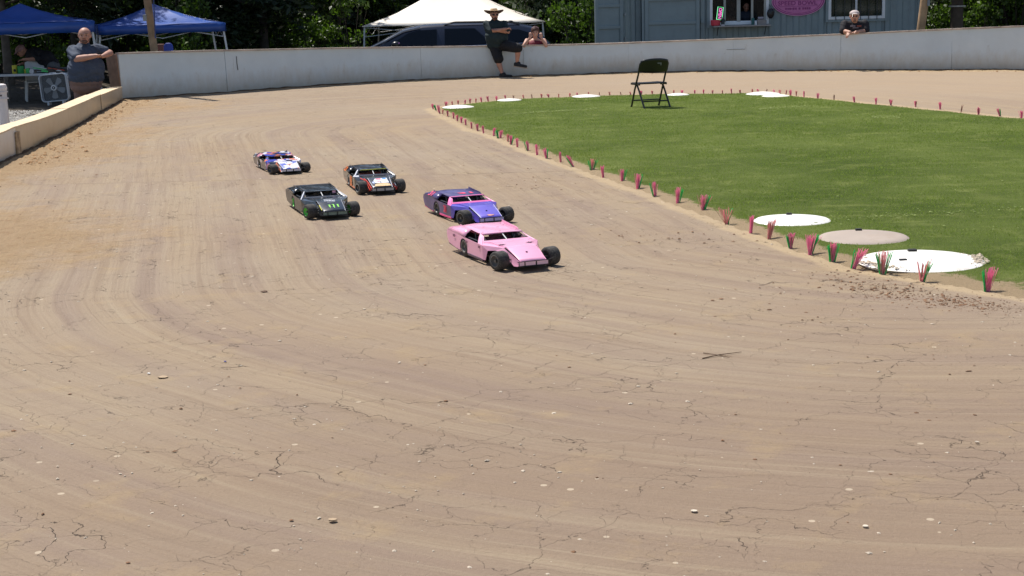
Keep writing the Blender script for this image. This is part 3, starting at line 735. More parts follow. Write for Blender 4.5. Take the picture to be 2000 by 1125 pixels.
# ------------------------------------------------------------------ bristle tufts
def bristle_mat(name, c):
    m = mat(name, c, .5, var=.15, vscale=20); N = m.node_tree.nodes; L = m.node_tree.links; b = N['Principled BSDF']
    tr = N.new('ShaderNodeBsdfTranslucent'); tr.inputs[0].default_value = tuple(c)+(1,); mx = N.new('ShaderNodeMixShader'); mx.inputs[0].default_value = .62
    L.new(b.outputs[0], mx.inputs[1]); L.new(tr.outputs[0], mx.inputs[2]); L.new(mx.outputs[0], N['Material Output'].inputs['Surface']); return m
PINK = bristle_mat('pink_bristle', (1., .44, .62)); PINKD = bristle_mat('faded_pink_bristle', (.92, .50, .52))
GRN = bristle_mat('green_bristle', (.12, .72, .28)); BRN = mat('brown_bristle', (.42, .22, .16), .8, var=.3, vscale=20)
def bristles(n, h, lean, spread, cx=0, rad_=.012, seed=0, wd=.0018):
    r = random.Random(seed); mb = MB()
    for k in range(n):
        a = r.uniform(0, 6.283); rr = rad_*math.sqrt(r.random()); bx = cx+rr*math.cos(a); by = rr*math.sin(a)
        hh = h*r.uniform(.72, 1.0); tx = bx+hh*(lean+r.gauss(0, .5)*spread); ty = by+hh*r.gauss(0, .3)*spread
        w = wd*r.uniform(.8, 1.3); b = r.uniform(0, 3.14); ux, uy = math.cos(b)*w, math.sin(b)*w
        v = [(bx-ux, by-uy, -.01), (bx+ux, by+uy, -.01), (bx+uy, by-ux, -.01)]
        cx_, cy_ = tx, ty
        t = [(cx_-ux, cy_-uy, hh), (cx_+ux, cy_+uy, hh), (cx_+uy, cy_-ux, hh)]
        mb.add(v+t, [(0, 1, 4, 3), (1, 2, 5, 4), (2, 0, 3, 5), (3, 4, 5)])
    return mb
def ordin(k):
    n = ['', 'second', 'third', 'fourth', 'fifth', 'sixth', 'seventh', 'eighth', 'ninth', 'tenth', 'eleventh', 'twelfth', 'thirteenth', 'fourteenth', 'fifteenth', 'sixteenth', 'seventeenth', 'eighteenth', 'nineteenth', 'twentieth']
    if k < 20: return n[k]
    t = {2: 'twenty', 3: 'thirty', 4: 'forty', 5: 'fifty'}[(k+1)//10]; u = (k+1) % 10
    base = ['', 'first', 'second', 'third', 'fourth', 'fifth', 'sixth', 'seventh', 'eighth', 'ninth'][u]
    return t+'-'+base if u else {'twenty': 'twentieth', 'thirty': 'thirtieth', 'forty': 'fortieth', 'fifty': 'fiftieth'}[t]
def tuft(t, k, side):
    px, py, h, lean, pk, gs, sp = t; g0 = gnd(px, py); s = FPX/g0.y; hh = h/s
    col = {'l': 'pink bristle tuft with green on its left', 'r': 'pink bristle tuft with green on its right', 'b': 'pink and green bristle tuft', 'g': 'all green bristle tuft', '': 'pink bristle tuft'}[gs]
    if gs == '' and pk < .45: col = 'dull brownish bristle tuft'
    how = ' leaning right' if lean > .18 else ' leaning left' if lean < -.18 else ' spread wide' if sp > .45 else ''
    if side == 'near': w_ = 'rightmost of the near edge' if k == 0 else ordin(k)+' from right on near edge'
    else: w_ = 'leftmost of the far edge' if k == 0 else ordin(k)+' from left on far edge'
    root = thing('bristle_tuft', col+how+', '+w_, 'bristle tuft', (g0.x, g0.y, .004), group='bristle tufts marking the infield edge')
    wd = .0026 if g0.y < 14 else .0022 if g0.y < 20 else .0028
    rd = hh*.10
    if gs != 'g':
        n = int(28*pk) if g0.y < 20 else int(20*pk)+5
        bristles(n, hh, lean, sp, 0, rd, k*7+1, wd).build('pink_bristles', (PINK if pk > .75 else PINKD) if pk >= .45 else BRN, root)
        if pk < .95 and pk >= .45: bristles(6, hh*.95, lean, sp*1.2, 0, rd, k*7+2, wd).build('brown_bristles', BRN, root)
    if 'g' in gs: bristles(36, hh, lean, sp, 0, rd, k*7+3, wd).build('green_bristles', GRN, root)
    if gs in ('l', 'b'): bristles(10, hh*.92, lean-.22, sp*.5, -rd*.9, rd*.6, k*7+4, wd).build('green_bristles', GRN, root)
    if gs in ('r', 'b'): bristles(10, hh*.95, lean+.24, sp*.5, rd*.9, rd*.6, k*7+5, wd).build('green_bristles', GRN, root)
for k, t in enumerate(NEAR): tuft(t, k, 'near')
for k, t in enumerate(FAR): tuft(t, k, 'far')

# ------------------------------------------------------------------ folding chair on the infield
g0 = gnd(1272, 211.5)
BLK = mat('black_plastic', (.012, .012, .014), .35, var=.1, spec=.5); BLKM = mat('black_steel', (.015, .016, .018), .3, var=.1)
ch = thing('folding_chair', 'black plastic folding chair standing empty on the infield grass', 'chair', (g0.x, g0.y, .015), rad(20))
for s_ in (-1, 1):
    x = .252*s_
    MB().tube([(x, .24, 0), (x, .10, .30), (x*.98, -.06, .60), (x*.93, -.14, .78)], .0155, 10).build('back_leg_tube', BLKM, ch, smooth=True)
    MB().tube([(x*.93, -.24, 0), (x*.93, -.02, .30), (x*.93, .045, .375), (x*.88, .10, .385)], .0155, 10).build('rear_leg', BLKM, ch, smooth=True)
    MB().box((x*.97, .09, .392), (.02, .34, .035)).build('seat_rail', BLK, ch, bevel=.005)
    MB().lathe([(.016, -.0), (.017, .03), (.012, .035)], 10, c=(x, .24, -.004)).build('foot_cap', BLK, ch)
MB().tube([(-.25, .195, .115), (.25, .195, .115)], .011, 8).build('crossbar', BLKM, ch, smooth=True)
MB().tube([(-.234, -.165, .115), (.234, -.165, .115)], .011, 8).build('crossbar', BLKM, ch, smooth=True)
mb = MB(); n = 9; vs = []; fs = []
for j in range(n):
    for i_ in range(n):
        u = -1+2*i_/(n-1); v = j/(n-1); wx = .232-.01*v
        vs.append((u*wx, -.10+v*.40, .405-.012*(1-u*u)*math.sin(v*3.1)-(.012*max(0, v-.85)/.15)))
for j in range(n-1):
    for i_ in range(n-1): a = j*n+i_; fs.append((a, a+1, a+1+n, a+n))
mb.add(vs, fs); mb.build('seat', BLK, ch, smooth='all', thick=.022)
mb = MB(); vs = []; fs = []; nu = 15; nv = 7
for j in range(nv):
    for i_ in range(nu):
        u = -1+2*i_/(nu-1); v = j/(nv-1)
        zt = .815-.035*abs(u)**2.2-.05*max(0, abs(u)-.86)/.14; zb = .595-.022*(1-u*u)+.01*abs(u)
        z = zb+(zt-zb)*v; ycl = -.06-(z-.60)*.46
        vs.append((u*.266, ycl-.035*(1-u*u), z))
for j in range(nv-1):
    for i_ in range(nu-1): a = j*nu+i_; fs.append((a, a+1, a+1+nu, a+nu))
mb.add(vs, fs); br = mb.build('backrest', BLK, ch, smooth='all', thick=.022)
mk = MB(); mk.box((.075, -.172, .735), (.072, .004, .014)); mk.box((.105, -.166, .715), (.014, .004, .035)); mk.build('sticker_mark', mat('grey_mark', (.25, .25, .25), .6), br)
# ------------------------------------------------------------------ quarter-scale race cars (x forward, y left, z up; origin under the front axle)
TYRE = mat('dusty_rubber', (.045, .042, .039), .85, var=.35, vscale=30, bump=.3, bscale=120, dirt=(.17, .15, .13), dirt_amt=.85)
RIMB = mat('black_rim', (.02, .02, .02), .4); CHAS = mat('black_chassis', (.012, .012, .012), .6); SUSP = mat('dull_steel', (.16, .16, .16), .4, metal=.8)
WBAR = mat('white_bar', (.8, .8, .8), .4); GREYP = mat('grey_interior_sheet', (.10, .10, .11), .45, var=.3)
def wrap_mat(name, cols, scale, dirt=.25, rough=.28, thr=None):
    """printed body wrap: hard-edged slanted colour fields"""
    m, N, L, b = nodes_mat(name); g = NG(N, L)
    tc = N.new('ShaderNodeTexCoord').outputs['Object']
    vo = N.new('ShaderNodeTexVoronoi'); vo.inputs['Scale'].default_value = scale
    v = g.vmath('ADD', g.vmath('MULTIPLY', tc, (1.2, 1.6, 1.0)), g.vmath('MULTIPLY', g.noisec(tc, 9), (.10, .16, .1)))
    L.new(v, vo.inputs['Vector'])
    r = N.new('ShaderNodeValToRGB'); r.color_ramp.interpolation = 'CONSTANT'
    f = g.vmath('DOT_PRODUCT', vo.outputs['Color'], (.5, .5, 0), out=1); L.new(f, r.inputs[0])
    n = len(cols)
    while len(r.color_ramp.elements) < n: r.color_ramp.elements.new(.5)
    for i, c in enumerate(cols):
        r.color_ramp.elements[i].position = .2+.6*i/n if i else 0; r.color_ramp.elements[i].color = tuple(c)+(1,)
    c = r.outputs[0]
    nz = g.noise(tc, 14, 6, .7); c = g.mix(g.ramp(nz, .5, .75, 0, dirt), c, (.42, .33, .25))
    L.new(c, b.inputs['Base Color']); b.inputs['Roughness'].default_value = rough; b.inputs['Coat Weight'].default_value = .3
    return m
def paint(name, c, rough=.3, dirt=.3, var=.05, coat=.3):
    return mat(name, c, rough, var=var, vscale=8, coat=coat, dirt=(.36, .28, .21), dirt_amt=dirt)
def text_mesh(name, txt, size, m, M, parent, bold=0, label=None, squash=1):
    cu = bpy.data.curves.new(name, 'FONT'); cu.body = txt; cu.size = size; cu.align_x = 'CENTER'; cu.align_y = 'CENTER'; cu.extrude = .0004; cu.offset = bold; cu.resolution_u = 3
    o = bpy.data.objects.new(name+'_tmp', cu); COL.objects.link(o); dg = bpy.context.evaluated_depsgraph_get(); dg.update()
    me = bpy.data.meshes.new_from_object(o.evaluated_get(dg)); bpy.data.objects.remove(o); bpy.data.curves.remove(cu)
    me.transform(Matrix.Diagonal((squash, 1, 1, 1))); me.transform(M); me.materials.clear(); me.materials.append(m)
    oo = link(name, me, None, parent)
    return oo
def frame_mat(o, xdir, ydir):
    x = Vector(xdir).normalized(); z = x.cross(Vector(ydir)).normalized(); y = z.cross(x)
    return Matrix.Translation(Vector(o)) @ Matrix((x, y, z)).transposed().to_4x4()

def wheel(parent, x, y, r, wd, side, rim, ringm=None, steer=0):
    """side +1 = outer face towards +y"""
    root = None
    mb = MB(); h = wd/2; rs = .008
    prof = [(r*.56, -h+.004), (r*.62, -h), (r*.86, -h), (r*.95, -h+.004), (r, -h+.012), (r*1.004, -h*.3), (r*1.004, h*.3), (r, h-.012), (r*.95, h-.004), (r*.86, h), (r*.62, h), (r*.56, h-.004)]
    mb.lathe(prof, 36, axis='y', c=(x, y, r), cap=False)
    mb.lathe([(r*.56, -h+.004), (r*.56, h-.004)], 36, axis='y', c=(x, y, r), cap=False)
    ty = mb.build('tyre', TYRE, parent, smooth=True)
    rm = MB(); o_ = side
    rm.lathe([(r*.62, o_*(h-.001)), (r*.57, o_*(h+.001)), (r*.53, o_*(h-.006)), (r*.46, o_*(h-.012)), (r*.22, o_*(h-.018)), (r*.20, o_*(h-.018)), (.001, o_*(h-.016))], 28, axis='y', c=(x, y, r), cap=False)
    rm.lathe([(r*.56, -o_*(h-.006)), (r*.3, -o_*(h-.03)), (.001, -o_*(h-.03))], 20, axis='y', c=(x, y, r), cap=False)
    rm.build('rim', rim, ty, smooth=True)
    hb = MB(); hb.lathe([(r*.16, o_*(h-.018)), (r*.15, o_*(h-.004)), (.001, o_*(h-.003))], 10, axis='y', c=(x, y, r), cap=False)
    for k in range(5):
        a = k*1.2566; hb.lathe([(.0035, o_*(h-.031)), (.0035, o_*(h-.024)), (.0005, o_*(h-.024))], 6, axis='y', c=(x+math.cos(a)*r*.34, y, r+math.sin(a)*r*.34), cap=False)
    hb.build('hub', SUSP, ty)
    if ringm: MB().lathe([(r*.66, o_*(h+.0008)), (r*.60, o_*(h+.002)), (r*.56, o_*(h-.002))], 32, axis='y', c=(x, y, r), cap=False).build('rim_ring', ringm, ty)
    if steer:
        SM = Matrix.Translation((x, y, 0)) @ Matrix.Rotation(rad(steer), 4, 'Z') @ Matrix.Translation((-x, -y, 0))
        ty.data.transform(SM)
        for c in ty.children: c.data.transform(SM)
    return ty

def race_car(px1, px2, heading, label, sc, sch, zs=1.0, steer=18):
    A = gnd(*px1); B = gnd(*px2); mid = (A+B)/2
    hd = rad(heading); root = thing('race_car', label, 'race car', (mid.x, mid.y, .004), hd, group='quarter-scale race cars running round the dirt track')
    root.scale = (sc, sc, sc*zs)
    BODY, SIDE, ROOF, HOOD, FRAME = sch['body'], sch['side'], sch['roof'], sch['hood'], sch['frame']
    T = .003
    for s in (-1, 1):
        sx = lambda p: (p[0], p[1]*s, p[2])
        # door / quarter side sheet with wheel arch
        arch = [(-.685+.082*math.cos(a), .2235, .072+.082*math.sin(a)) for a in np.linspace(-.42, math.pi+.42, 15)]
        rows = [(-.285, .221, .034)] + [(-.40, .222, .034)] + arch + [(-.86, .222, .042), (-1.02, .220, .062), (-1.055, .217, .105), (-1.065, .214, .150), (-1.055, .212, .178), (-.95, .2205, .184), (-.80, .2235, .180), (-.66, .225, .165), (-.45, .225, .160), (-.295, .224, .156)]
        mb = MB(); mb.prism([sx((x, .222+(z-.03)*.02-.006*max(0, (-x-.9))*4, z)) for x, y, z in rows], (0, -T*s, 0))
        sd = mb.build('side_panel', SIDE, root)
        # upper quarter / sail panel: curls from the belt up to the roof
        q = MB(); 
        low = [(-.655, .2245, .166), (-.72, .2245, .175), (-.80, .2235, .180), (-.95, .2205, .184), (-1.055, .212, .178)]
        md_ = [(-.655, .203, .196), (-.73, .206, .203), (-.83, .206, .206), (-.95, .204, .200), (-1.055, .198, .190)]
        up = [(-.650, .168, .221), (-.74, .170, .225), (-.86, .172, .227), (-.96, .175, .210), (-1.055, .172, .194)]
        vs = [sx(p) for p in low+md_+up]; fs = []
        for i in range(4):
            fs += [(i, i+1, 6+i, 5+i), (5+i, 6+i, 11+i, 10+i)]
        q.add(vs, fs); q.build('quarter_panel', sch.get('quarter', SIDE), root, smooth='all', thick=T)
        # A pillar with wide foot
        q = MB(); q.prism([sx(p) for p in [(-.292, .2245, .156), (-.335, .192, .166), (-.445, .150, .211), (-.478, .165, .213), (-.45, .186, .194), (-.375, .2245, .160)]], (0, -T*s, T)); q.build('pillar', FRAME if sch.get('frame_pillar', 1) else SIDE, root)
        # body between door and nose: sloped shoulder, front face with wheel cut-out
        nose = MB()
        nose.poly([sx(p) for p in [(-.292, .2245, .156), (-.335, .192, .166), (-.335, .10, .1665), (-.085, .095, .160), (-.085, .132, .157)]])
        nose.poly([sx(p) for p in [(-.285, .221, .034), (-.292, .2245, .156), (-.175, .172, .1565), (-.155, .170, .128), (-.225, .205, .118), (-.250, .214, .034)]])
        nose.poly([sx(p) for p in [(-.175, .172, .1565), (-.085, .132, .157), (-.055, .128, .145), (-.045, .135, .118), (-.155, .170, .128)]])
        nose.poly([sx(p) for p in [(-.085, .132, .157), (.150, .102, .072), (.150, .106, .036), (.085, .124, .032), (.015, .130, .066), (-.045, .135, .118), (-.055, .128, .145)]])
        nose.build('nose_side', sch.get('noseside', BODY), root, thick=T)
        MB().prism([sx(p) for p in [(-.292, .224, .022), (-.60, .225, .022), (-.60, .225, .040), (-.292, .224, .040)]], (0, -.014*s, 0)).build('sill', sch['sill'], root, bevel=.003)
        MB().prism([sx(p) for p in [(-.78, .222, .030), (-1.02, .219, .052), (-1.03, .219, .066), (-.78, .222, .044)]], (0, -.012*s, 0)).build('sill', sch['sill'], root)
        # suspension
        sp = MB(); sp.tube([sx((-.06, .07, .055)), sx((0, .18, .050))], .006, 6); sp.tube([sx((.05, .07, .055)), sx((0, .18, .050))], .006, 6)
        sp.tube([sx((-.03, .08, .105)), sx((-.005, .178, .088))], .005, 6); sp.tube([sx((.035, .08, .085)), sx((.03, .18, .075))], .004, 6)
        sp.build('suspension_arm', SUSP, root)
        sk = MB(); sk.tube([sx((-.02, .095, .135)), sx((.0, .15, .062))], .010, 8); sk.build('shock_absorber', sch.get('shock', CHAS), root)
        wl = wheel(root, 0, .202*s, .069, .092, s, sch['rim'], sch.get('ring'), steer)
        MB().box((-.685, .132*s, .11), (.22, .006, .15)).box((-.795, .170*s, .11), (.006, .082, .13)).box((-.575, .170*s, .10), (.006, .082, .12)).build('wheel_liner', CHAS, root)
        wheel(root, -.685, .181*s, .074, .080, s, sch['rim'], sch.get('ring'))
    # hood
    q = MB(); n = 6; vs = []
    for j in range(n+1):
        v = j/n; x = -.09+.245*v; z = .1615-.089*v-.004*math.sin(v*3.14)*-1; wy = .118-.018*v
        for yy in (-1, -.94, 0, .94, 1): vs.append((x, yy*wy, z+(.005 if abs(yy) < .95 else 0)-(.0 if yy else -.002)))
    fs = [(j*5+i, j*5+i+1, (j+1)*5+i+1, (j+1)*5+i) for j in range(n) for i in range(4)]
    q.add(vs, fs); q.build('hood', HOOD, root, smooth=True, thick=T)
    for s in (-1, 1): MB().tube([(-.09, .116*s, .168), (.155, .099*s, .079)], .0028, 6).build('hood_edge', sch.get('hood_edge', HOOD), root)
    # cowl sheet
    q = MB(); q.poly([(-.09, -.12, .1615), (-.09, .12, .1615), (-.30, .15, .1690), (-.335, .192, .1665), (-.335, -.192, .1665), (-.30, -.15, .1690)]); q.build('cowl', sch.get('cowl', BODY), root, thick=T)
    # windshield frame
    q = MB(); q.prism([(-.318, -.192, .1665), (-.318, .192, .1665), (-.345, .188, .176), (-.345, -.188, .176)], (0, 0, .003)); q.build('windshield_frame', FRAME, root)
    MB().tube([(-.335, 0, .170), (-.452, 0, .211)], .0042, 6).build('windshield_bar', WBAR, root)
    # roof
    q = MB(); vs = []; nx_ = 8; ny_ = 6
    for j in range(nx_+1):
        v = j/nx_; x = -.435-.44*v
        for i in range(ny_+1):
            u = -1+2*i/ny_; vs.append((x+.012*u*u, u*(.160+.012*v), .212+.014*v+.002*(1-u*u)+.002*math.sin(v*9+u*4)))
    fs = [(j*(ny_+1)+i, j*(ny_+1)+i+1, (j+1)*(ny_+1)+i+1, (j+1)*(ny_+1)+i) for j in range(nx_) for i in range(ny_)]
    q.add(vs, fs); rf = q.build('roof', ROOF, root, smooth='all', thick=T)
    q = MB(); q.prism([(-.435, -.158, .2135), (-.435, .158, .2135), (-.465, .160, .2150), (-.465, -.160, .2150)], (0, 0, .0045)); q.build('roof_front_strip', FRAME, root)
    for s, h, x0, x1 in ((1, .017, -.88, -.52), (-1, .009, -.88, -.66)):
        MB().prism([(x0, .172*s, .224), (x1, .165*s, .214), (x1, .165*s, .220), (x1-.05, .167*s, .218+h*.7), (x0, .174*s, .226+h)], (0, .003*s, 0)).build('roof_rail', sch.get('rail', ROOF), root)
    # rear deck, spoiler and tail
    q = MB(); q.prism([(-.90, -.176, .196), (-.90, .176, .196), (-1.06, .172, .192), (-1.06, -.172, .192)], (0, 0, .003)); q.build('rear_deck', BODY, root)
    q = MB(); q.prism([(-1.062, -.210, .178), (-1.062, .210, .178), (-1.055, .21, .09), (-1.055, -.21, .09)], (-.003, 0, 0)); q.build('tail_panel', BODY, root)
    # chassis, interior sheets, roll cage
    q = MB(); q.box((-.45, 0, .045), (1.0, .30, .016)); q.box((.03, 0, .050), (.20, .15, .022)); q.box((-.53, 0, .090), (.38, .36, .006)); q.box((-.12, 0, .09), (.12, .14, .07)); q.build('chassis', CHAS, root)
    q = MB(); q.box((-.50, -.06, .135), (.16, .12, .07)); q.box((-.62, .05, .13), (.12, .14, .08)); q.build('interior_panel', sch.get('interior', GREYP), root, bevel=.006)
    q = MB()
    for s in (-1, 1):
        q.tube([(-.36, .165*s, .09), (-.37, .160*s, .17), (-.47, .145*s, .203), (-.70, .145*s, .212), (-.90, .15*s, .19)], .0045, 6)
        q.tube([(-.60, .150*s, .09), (-.62, .148*s, .208)], .0045, 6)
        for z in (.115, .135, .155): q.tube([(-.37, .195*s, z+.01), (-.63, .198*s, z+.012)], .0035, 6)
    q.tube([(-.62, -.148, .208), (-.62, .148, .208)], .0045, 6); q.tube([(-.37, -.16, .165), (-.37, .16, .165)], .004, 6); q.tube([(-.40, .06, .10), (-.44, .10, .195)], .004, 6); q.tube([(-.42, .11, .10), (-.40, .03, .15)], .006, 6)
    q.build('roll_cage', SUSP, root)
    # bumper with plates
    q = MB()
    q.tube([(.155, -.124, .076), (.168, -.120, .078), (.168, .120, .078), (.155, .124, .076)], .0036, 6); q.tube([(.155, -.120, .040), (.170, -.112, .040), (.170, .112, .040), (.155, .120, .040)], .0036, 6)
    for y in (-.118, -.072, .018, .116): q.tube([(.168, y, .040), (.168, y, .078)], .0032, 6)
    q.tube([(.162, .12, .078), (.150, .17, .090)], .003, 6)
    bmp = q.build('bumper', CHAS, root)
    for y0, y1 in ((-.114, -.076), (-.066, .012), (.024, .110)):
        MB().box((.1655, (y0+y1)/2, .0585), (.003, y1-y0, .027)).build('bumper_plate', sch['plate'], bmp)
    MB().lathe([(.009, 0), (.009, .010), (.006, .015), (.001, .016)], 12, c=(.03, 0, .123)).build('hood_pin', sch.get('pin', CHAS), root)
    return root
# frames for flat lettering on the panels
def side_frame(x, z, s=-1): return frame_mat((x, s*.2275, z), (-s*-1 if False else (1 if s < 0 else -1), 0, 0), (0, 0, 1))
def hood_frame(x, y=0):
    z = .1615-.089*(x+.09)/.245+.0130; return frame_mat((x, y, z), (0, 1, 0), (-.94, 0, .34))
def roof_frame(x, y=0): return frame_mat((x, y, .212+.014*(-.435-x)/.44+.0060), (0, 1, 0), (-1, 0, .06))

# pink car
PK = paint('pink_paint', (.90, .42, .60), .25, .12, var=.02); PKD = paint('plum_sill', (.06, .025, .07), .4, .3)
DEC = mat('dark_decal', (.10, .02, .05), .5)
pink = race_car((963.6, 528), (1088, 518.5), -68, 'all pink quarter-scale race car leading the pack, nearest the camera', 1.0,
    dict(body=PK, side=PK, roof=PK, hood=PK, frame=PK, sill=PKD, rim=mat('dusty_grey_rim', (.10, .095, .09), .7), ring=mat('dusty_ring', (.17, .155, .14), .8), plate=paint('pink_plate', (.85, .55, .66), .4, .2), pin=mat('pin_purple', (.10, .01, .08), .4), interior=mat('plum_interior', (.10, .03, .05), .5)))
def decal(parent, M, w_, h_, m, name='decal'):
    mb = MB(); mb.prism([(-w_/2, -h_/2, 0), (w_/2, -h_/2, 0), (w_/2, h_/2, 0), (-w_/2, h_/2, 0)], (0, 0, .0006)); me = mb.mesh(name, m); me.transform(M); return link(name, me, None, parent)
for x, z in ((-.885, .150), (-.612, .136), (-.345, .134)):
    decal(pink, side_frame(x, z), .042, .020, DEC)
    for k in range(3): decal(pink, side_frame(x-.013+k*.013, z) @ Matrix.Translation((0, 0, .0008)), .003, .012, PK, 'decal_stripe')
for y in (-.075, .075):
    d = MB(); d.prism([(-.035, 0, 0), (0, -.018, 0), (.035, 0, 0), (0, .018, 0)], (0, 0, .0006)); me = d.mesh('hood_decal', DEC); me.transform(Matrix.Translation((-.175, y*1.5, .1705)) @ Matrix.Rotation(math.pi/2, 4, 'Z')); link('hood_decal', me, None, pink)
    d = MB(); d.prism([(-.012, 0, 0), (0, -.007, 0), (.012, 0, 0), (0, .007, 0)], (0, 0, .0006)); me = d.mesh('hood_decal', PK); me.transform(Matrix.Translation((-.175, y*1.5, .1713)) @ Matrix.Rotation(math.pi/2, 4, 'Z')); link('hood_decal', me, None, pink)
for x, y in ((-.50, -.135), (-.49, 0), (-.50, .14), (-.66, .05), (-.70, -.05), (-.72, .12)): decal(pink, roof_frame(x, y), .018, .005, mat('screw_mark', (.25, .10, .16), .5), 'roof_screw')
decal(pink, frame_mat((-.005, -.1335, .118), (.86, -.1, -.5), (.5, 0, .86)), .034, .016, mat('grey_purple_decal', (.14, .10, .15), .5))

# purple car
PU = paint('purple_paint', (.115, .085, .52), .25, .22); PUD = paint('dark_purple_side', (.060, .040, .17), .35, .35, var=.3); PKF = paint('hot_pink_frame', (.82, .16, .42), .3, .1); PKS = paint('hot_pink_sill', (.85, .05, .25), .4, .1)
RED = mat('red_number', (.90, .06, .12), .45, var=.05); LBL = paint('lilac_hood', (.17, .13, .60), .25, .2)
purple = race_car((896, 438.5), (1001, 436), -68, 'purple race car with hot pink window frame and red number 31 on its door', .97,
    dict(body=PU, side=PUD, quarter=PUD, roof=PUD, hood=LBL, frame=PKF, sill=PKS, rim=RIMB, plate=paint('lilac_plate', (.45, .42, .75), .35, .1), pin=mat('dark_blue_pin', (.01, .01, .12), .3), hood_edge=mat('pale_edge', (.6, .58, .8), .4), rail=PUD, ring=mat('dusty_ring')))
text_mesh('number', '31', .105, RED, side_frame(-.435, .100) @ Matrix.Diagonal((.82, 1, 1, 1)), purple, bold=.004)
text_mesh('number', '31', .16, mat('pink_red_number', (.80, .07, .16), .45), frame_mat((-.85, -.2075, .2065), (1, 0, .02), (0, .75, .5)) @ Matrix.Diagonal((.8, .5, 1, 1)), purple, bold=.005)
text_mesh('number', '31', .12, MATS['pink_red_number'], roof_frame(-.60, .05) @ Matrix.Diagonal((1.5, .75, 1, 1)), purple, bold=.004)
q = MB(); pts = [(math.cos(a)*(.033+.008*math.sin(5*a)), math.sin(a)*(.016+.003*math.cos(3*a)), 0) for a in np.linspace(0, 6.1, 18)]; q.prism(pts, (0, 0, .0006)); me = q.mesh('scuff_patch', mat('salmon_scuff', (.55, .25, .22), .6, var=.3, vscale=40)); me.transform(hood_frame(.118, .005)); link('scuff_patch', me, None, purple)

# black car with green rims
BK = paint('black_paint', (.018, .021, .027), .22, .30, var=.5, coat=.6); BKS = paint('dusty_black_side', (.055, .045, .040), .45, .6, var=.3)
GR = mat('bright_green_rim', (.09, .55, .05), .4, var=.05); WTR = mat('white_trim', (.75, .75, .8), .35)
green = race_car((599, 427.5), (697, 422), -71, 'black race car with bright green rims and green claw marks on its hood', .98,
    dict(body=BK, side=BKS, roof=BK, quarter=BK, hood=BK, frame=BK, sill=BKS, rim=GR, ring=TYRE, plate=paint('green_grey_plate', (.13, .20, .17), .4, .2), hood_edge=mat('grey_edge', (.35, .36, .40), .35), pin=BK), zs=.97)
CLAW = mat('claw_green', (.28, .72, .10), .4, var=.05)
for k, (y, ln) in enumerate(((-.034, .074), (.0, .088), (.034, .074))):
    mb = MB(); sgn = 1
    pts = [(-.016, .038), (.010, .040), (.014, .028), (.008, .020), (.012, .0), (.004, -.012), (.010, -.03), (-.002, -.048), (-.004, -.030), (-.010, -.016), (-.004, 0), (-.010, .014), (-.002, .026)]
    mb.prism([(a*.9+(.006 if k == 2 else -.004 if k == 0 else 0), b*ln/.088, 0) for a, b in pts], (0, 0, .0006)); me = mb.mesh('claw_mark', CLAW); me.transform(hood_frame(.045, y+.012)); link('claw_mark', me, None, green)
decal(green, hood_frame(-.068), .105, .012, WTR); decal(green, hood_frame(-.040, .01), .075, .008, mat('grey_print', (.4, .42, .48), .4)); decal(green, frame_mat((-.13, .0, .1705), (0, 1, 0), (-1, 0, .05)), .085, .016, WTR)
for k, dx in enumerate((-.034, -.012, .018)): decal(green, hood_frame(-.068) @ Matrix.Translation((dx, 0, .001)), .003, .013, BK, 'print_gap')
decal(green, frame_mat((.060, -.1150, .1165), (.94, 0, -.34), (0, 1, 0)), .12, .006, mat('yellow_trim', (.75, .72, .08), .4))
for p in (((-.300, -.2225, .160), (-.452, -.157, .2145)), ((-.300, .2225, .160), (-.452, .157, .2145))):
    MB().tube([p[0], p[1]], .0065, 6).build('pillar_trim', WTR, green)
MB().box((-.42, .125, .20), (.01, .03, .02)).build('pink_tag', mat('pale_pink', (.8, .4, .5), .4), green)
MB().tube([(-.44, .165, .2165), (-.86, .176, .2310)], .003, 6).build('roof_trim', MATS['grey_edge'], green)
MB().tube([(-.875, -.17, .2300), (-.875, .17, .2300)], .003, 6).build('roof_trim', MATS['grey_edge'], green)

# black and orange car
BO = paint('black_orange_body', (.022, .022, .032), .22, .25, var=.5, coat=.6); ORG = mat('orange_print', (.80, .20, .04), .4, var=.12, vscale=25)
ORS = paint('orange_sill', (.72, .17, .05), .4, .4); RDL = mat('red_trim', (.70, .06, .03), .4)
orange = race_car((700, 379), (787, 376.5), -75, 'black and orange race car with a white and blue printed hood', .97,
    dict(body=BO, side=BO, roof=BO, quarter=BO, hood=BO, frame=BO, sill=ORS, rim=RIMB, ring=mat('pale_rim_ring', (.48, .48, .44), .6), plate=paint('silver_plate', (.40, .41, .42), .35, .15), hood_edge=WTR, pin=BO, interior=mat('red_interior', (.55, .07, .05), .5), shock=mat('red_shock', (.6, .03, .03), .4)))
decal(orange, side_frame(-.505, .095), .12, .115, ORG, 'orange_patch'); decal(orange, side_frame(-.505, .095) @ Matrix.Translation((-.012, 0, .0009)), .012, .08, BO, 'patch_stripe'); decal(orange, side_frame(-.47, .07) @ Matrix.Translation((0, 0, .0009)), .02, .03, mat('pale_orange', (.8, .38, .2), .4), 'patch_stripe')
q = MB(); q.prism([(-.06, -.028, 0), (.05, -.03, 0), (.062, .02, 0), (0, .032, 0), (-.055, .02, 0)], (0, 0, .0008)); me = q.mesh('orange_patch', ORG); me.transform(frame_mat((-.86, -.2165, .197), (1, 0, .02), (0, .62, .75))); link('orange_patch', me, None, orange)
def hood_patch(car, pts, m, lift=.001, name='hood_print'):
    mb = MB(); mb.prism([(a, b, 0) for a, b in pts], (0, 0, .0006)); me = mb.mesh(name, m); me.transform(hood_frame(.035) @ Matrix.Translation((0, 0, lift))); link(name, me, None, car)
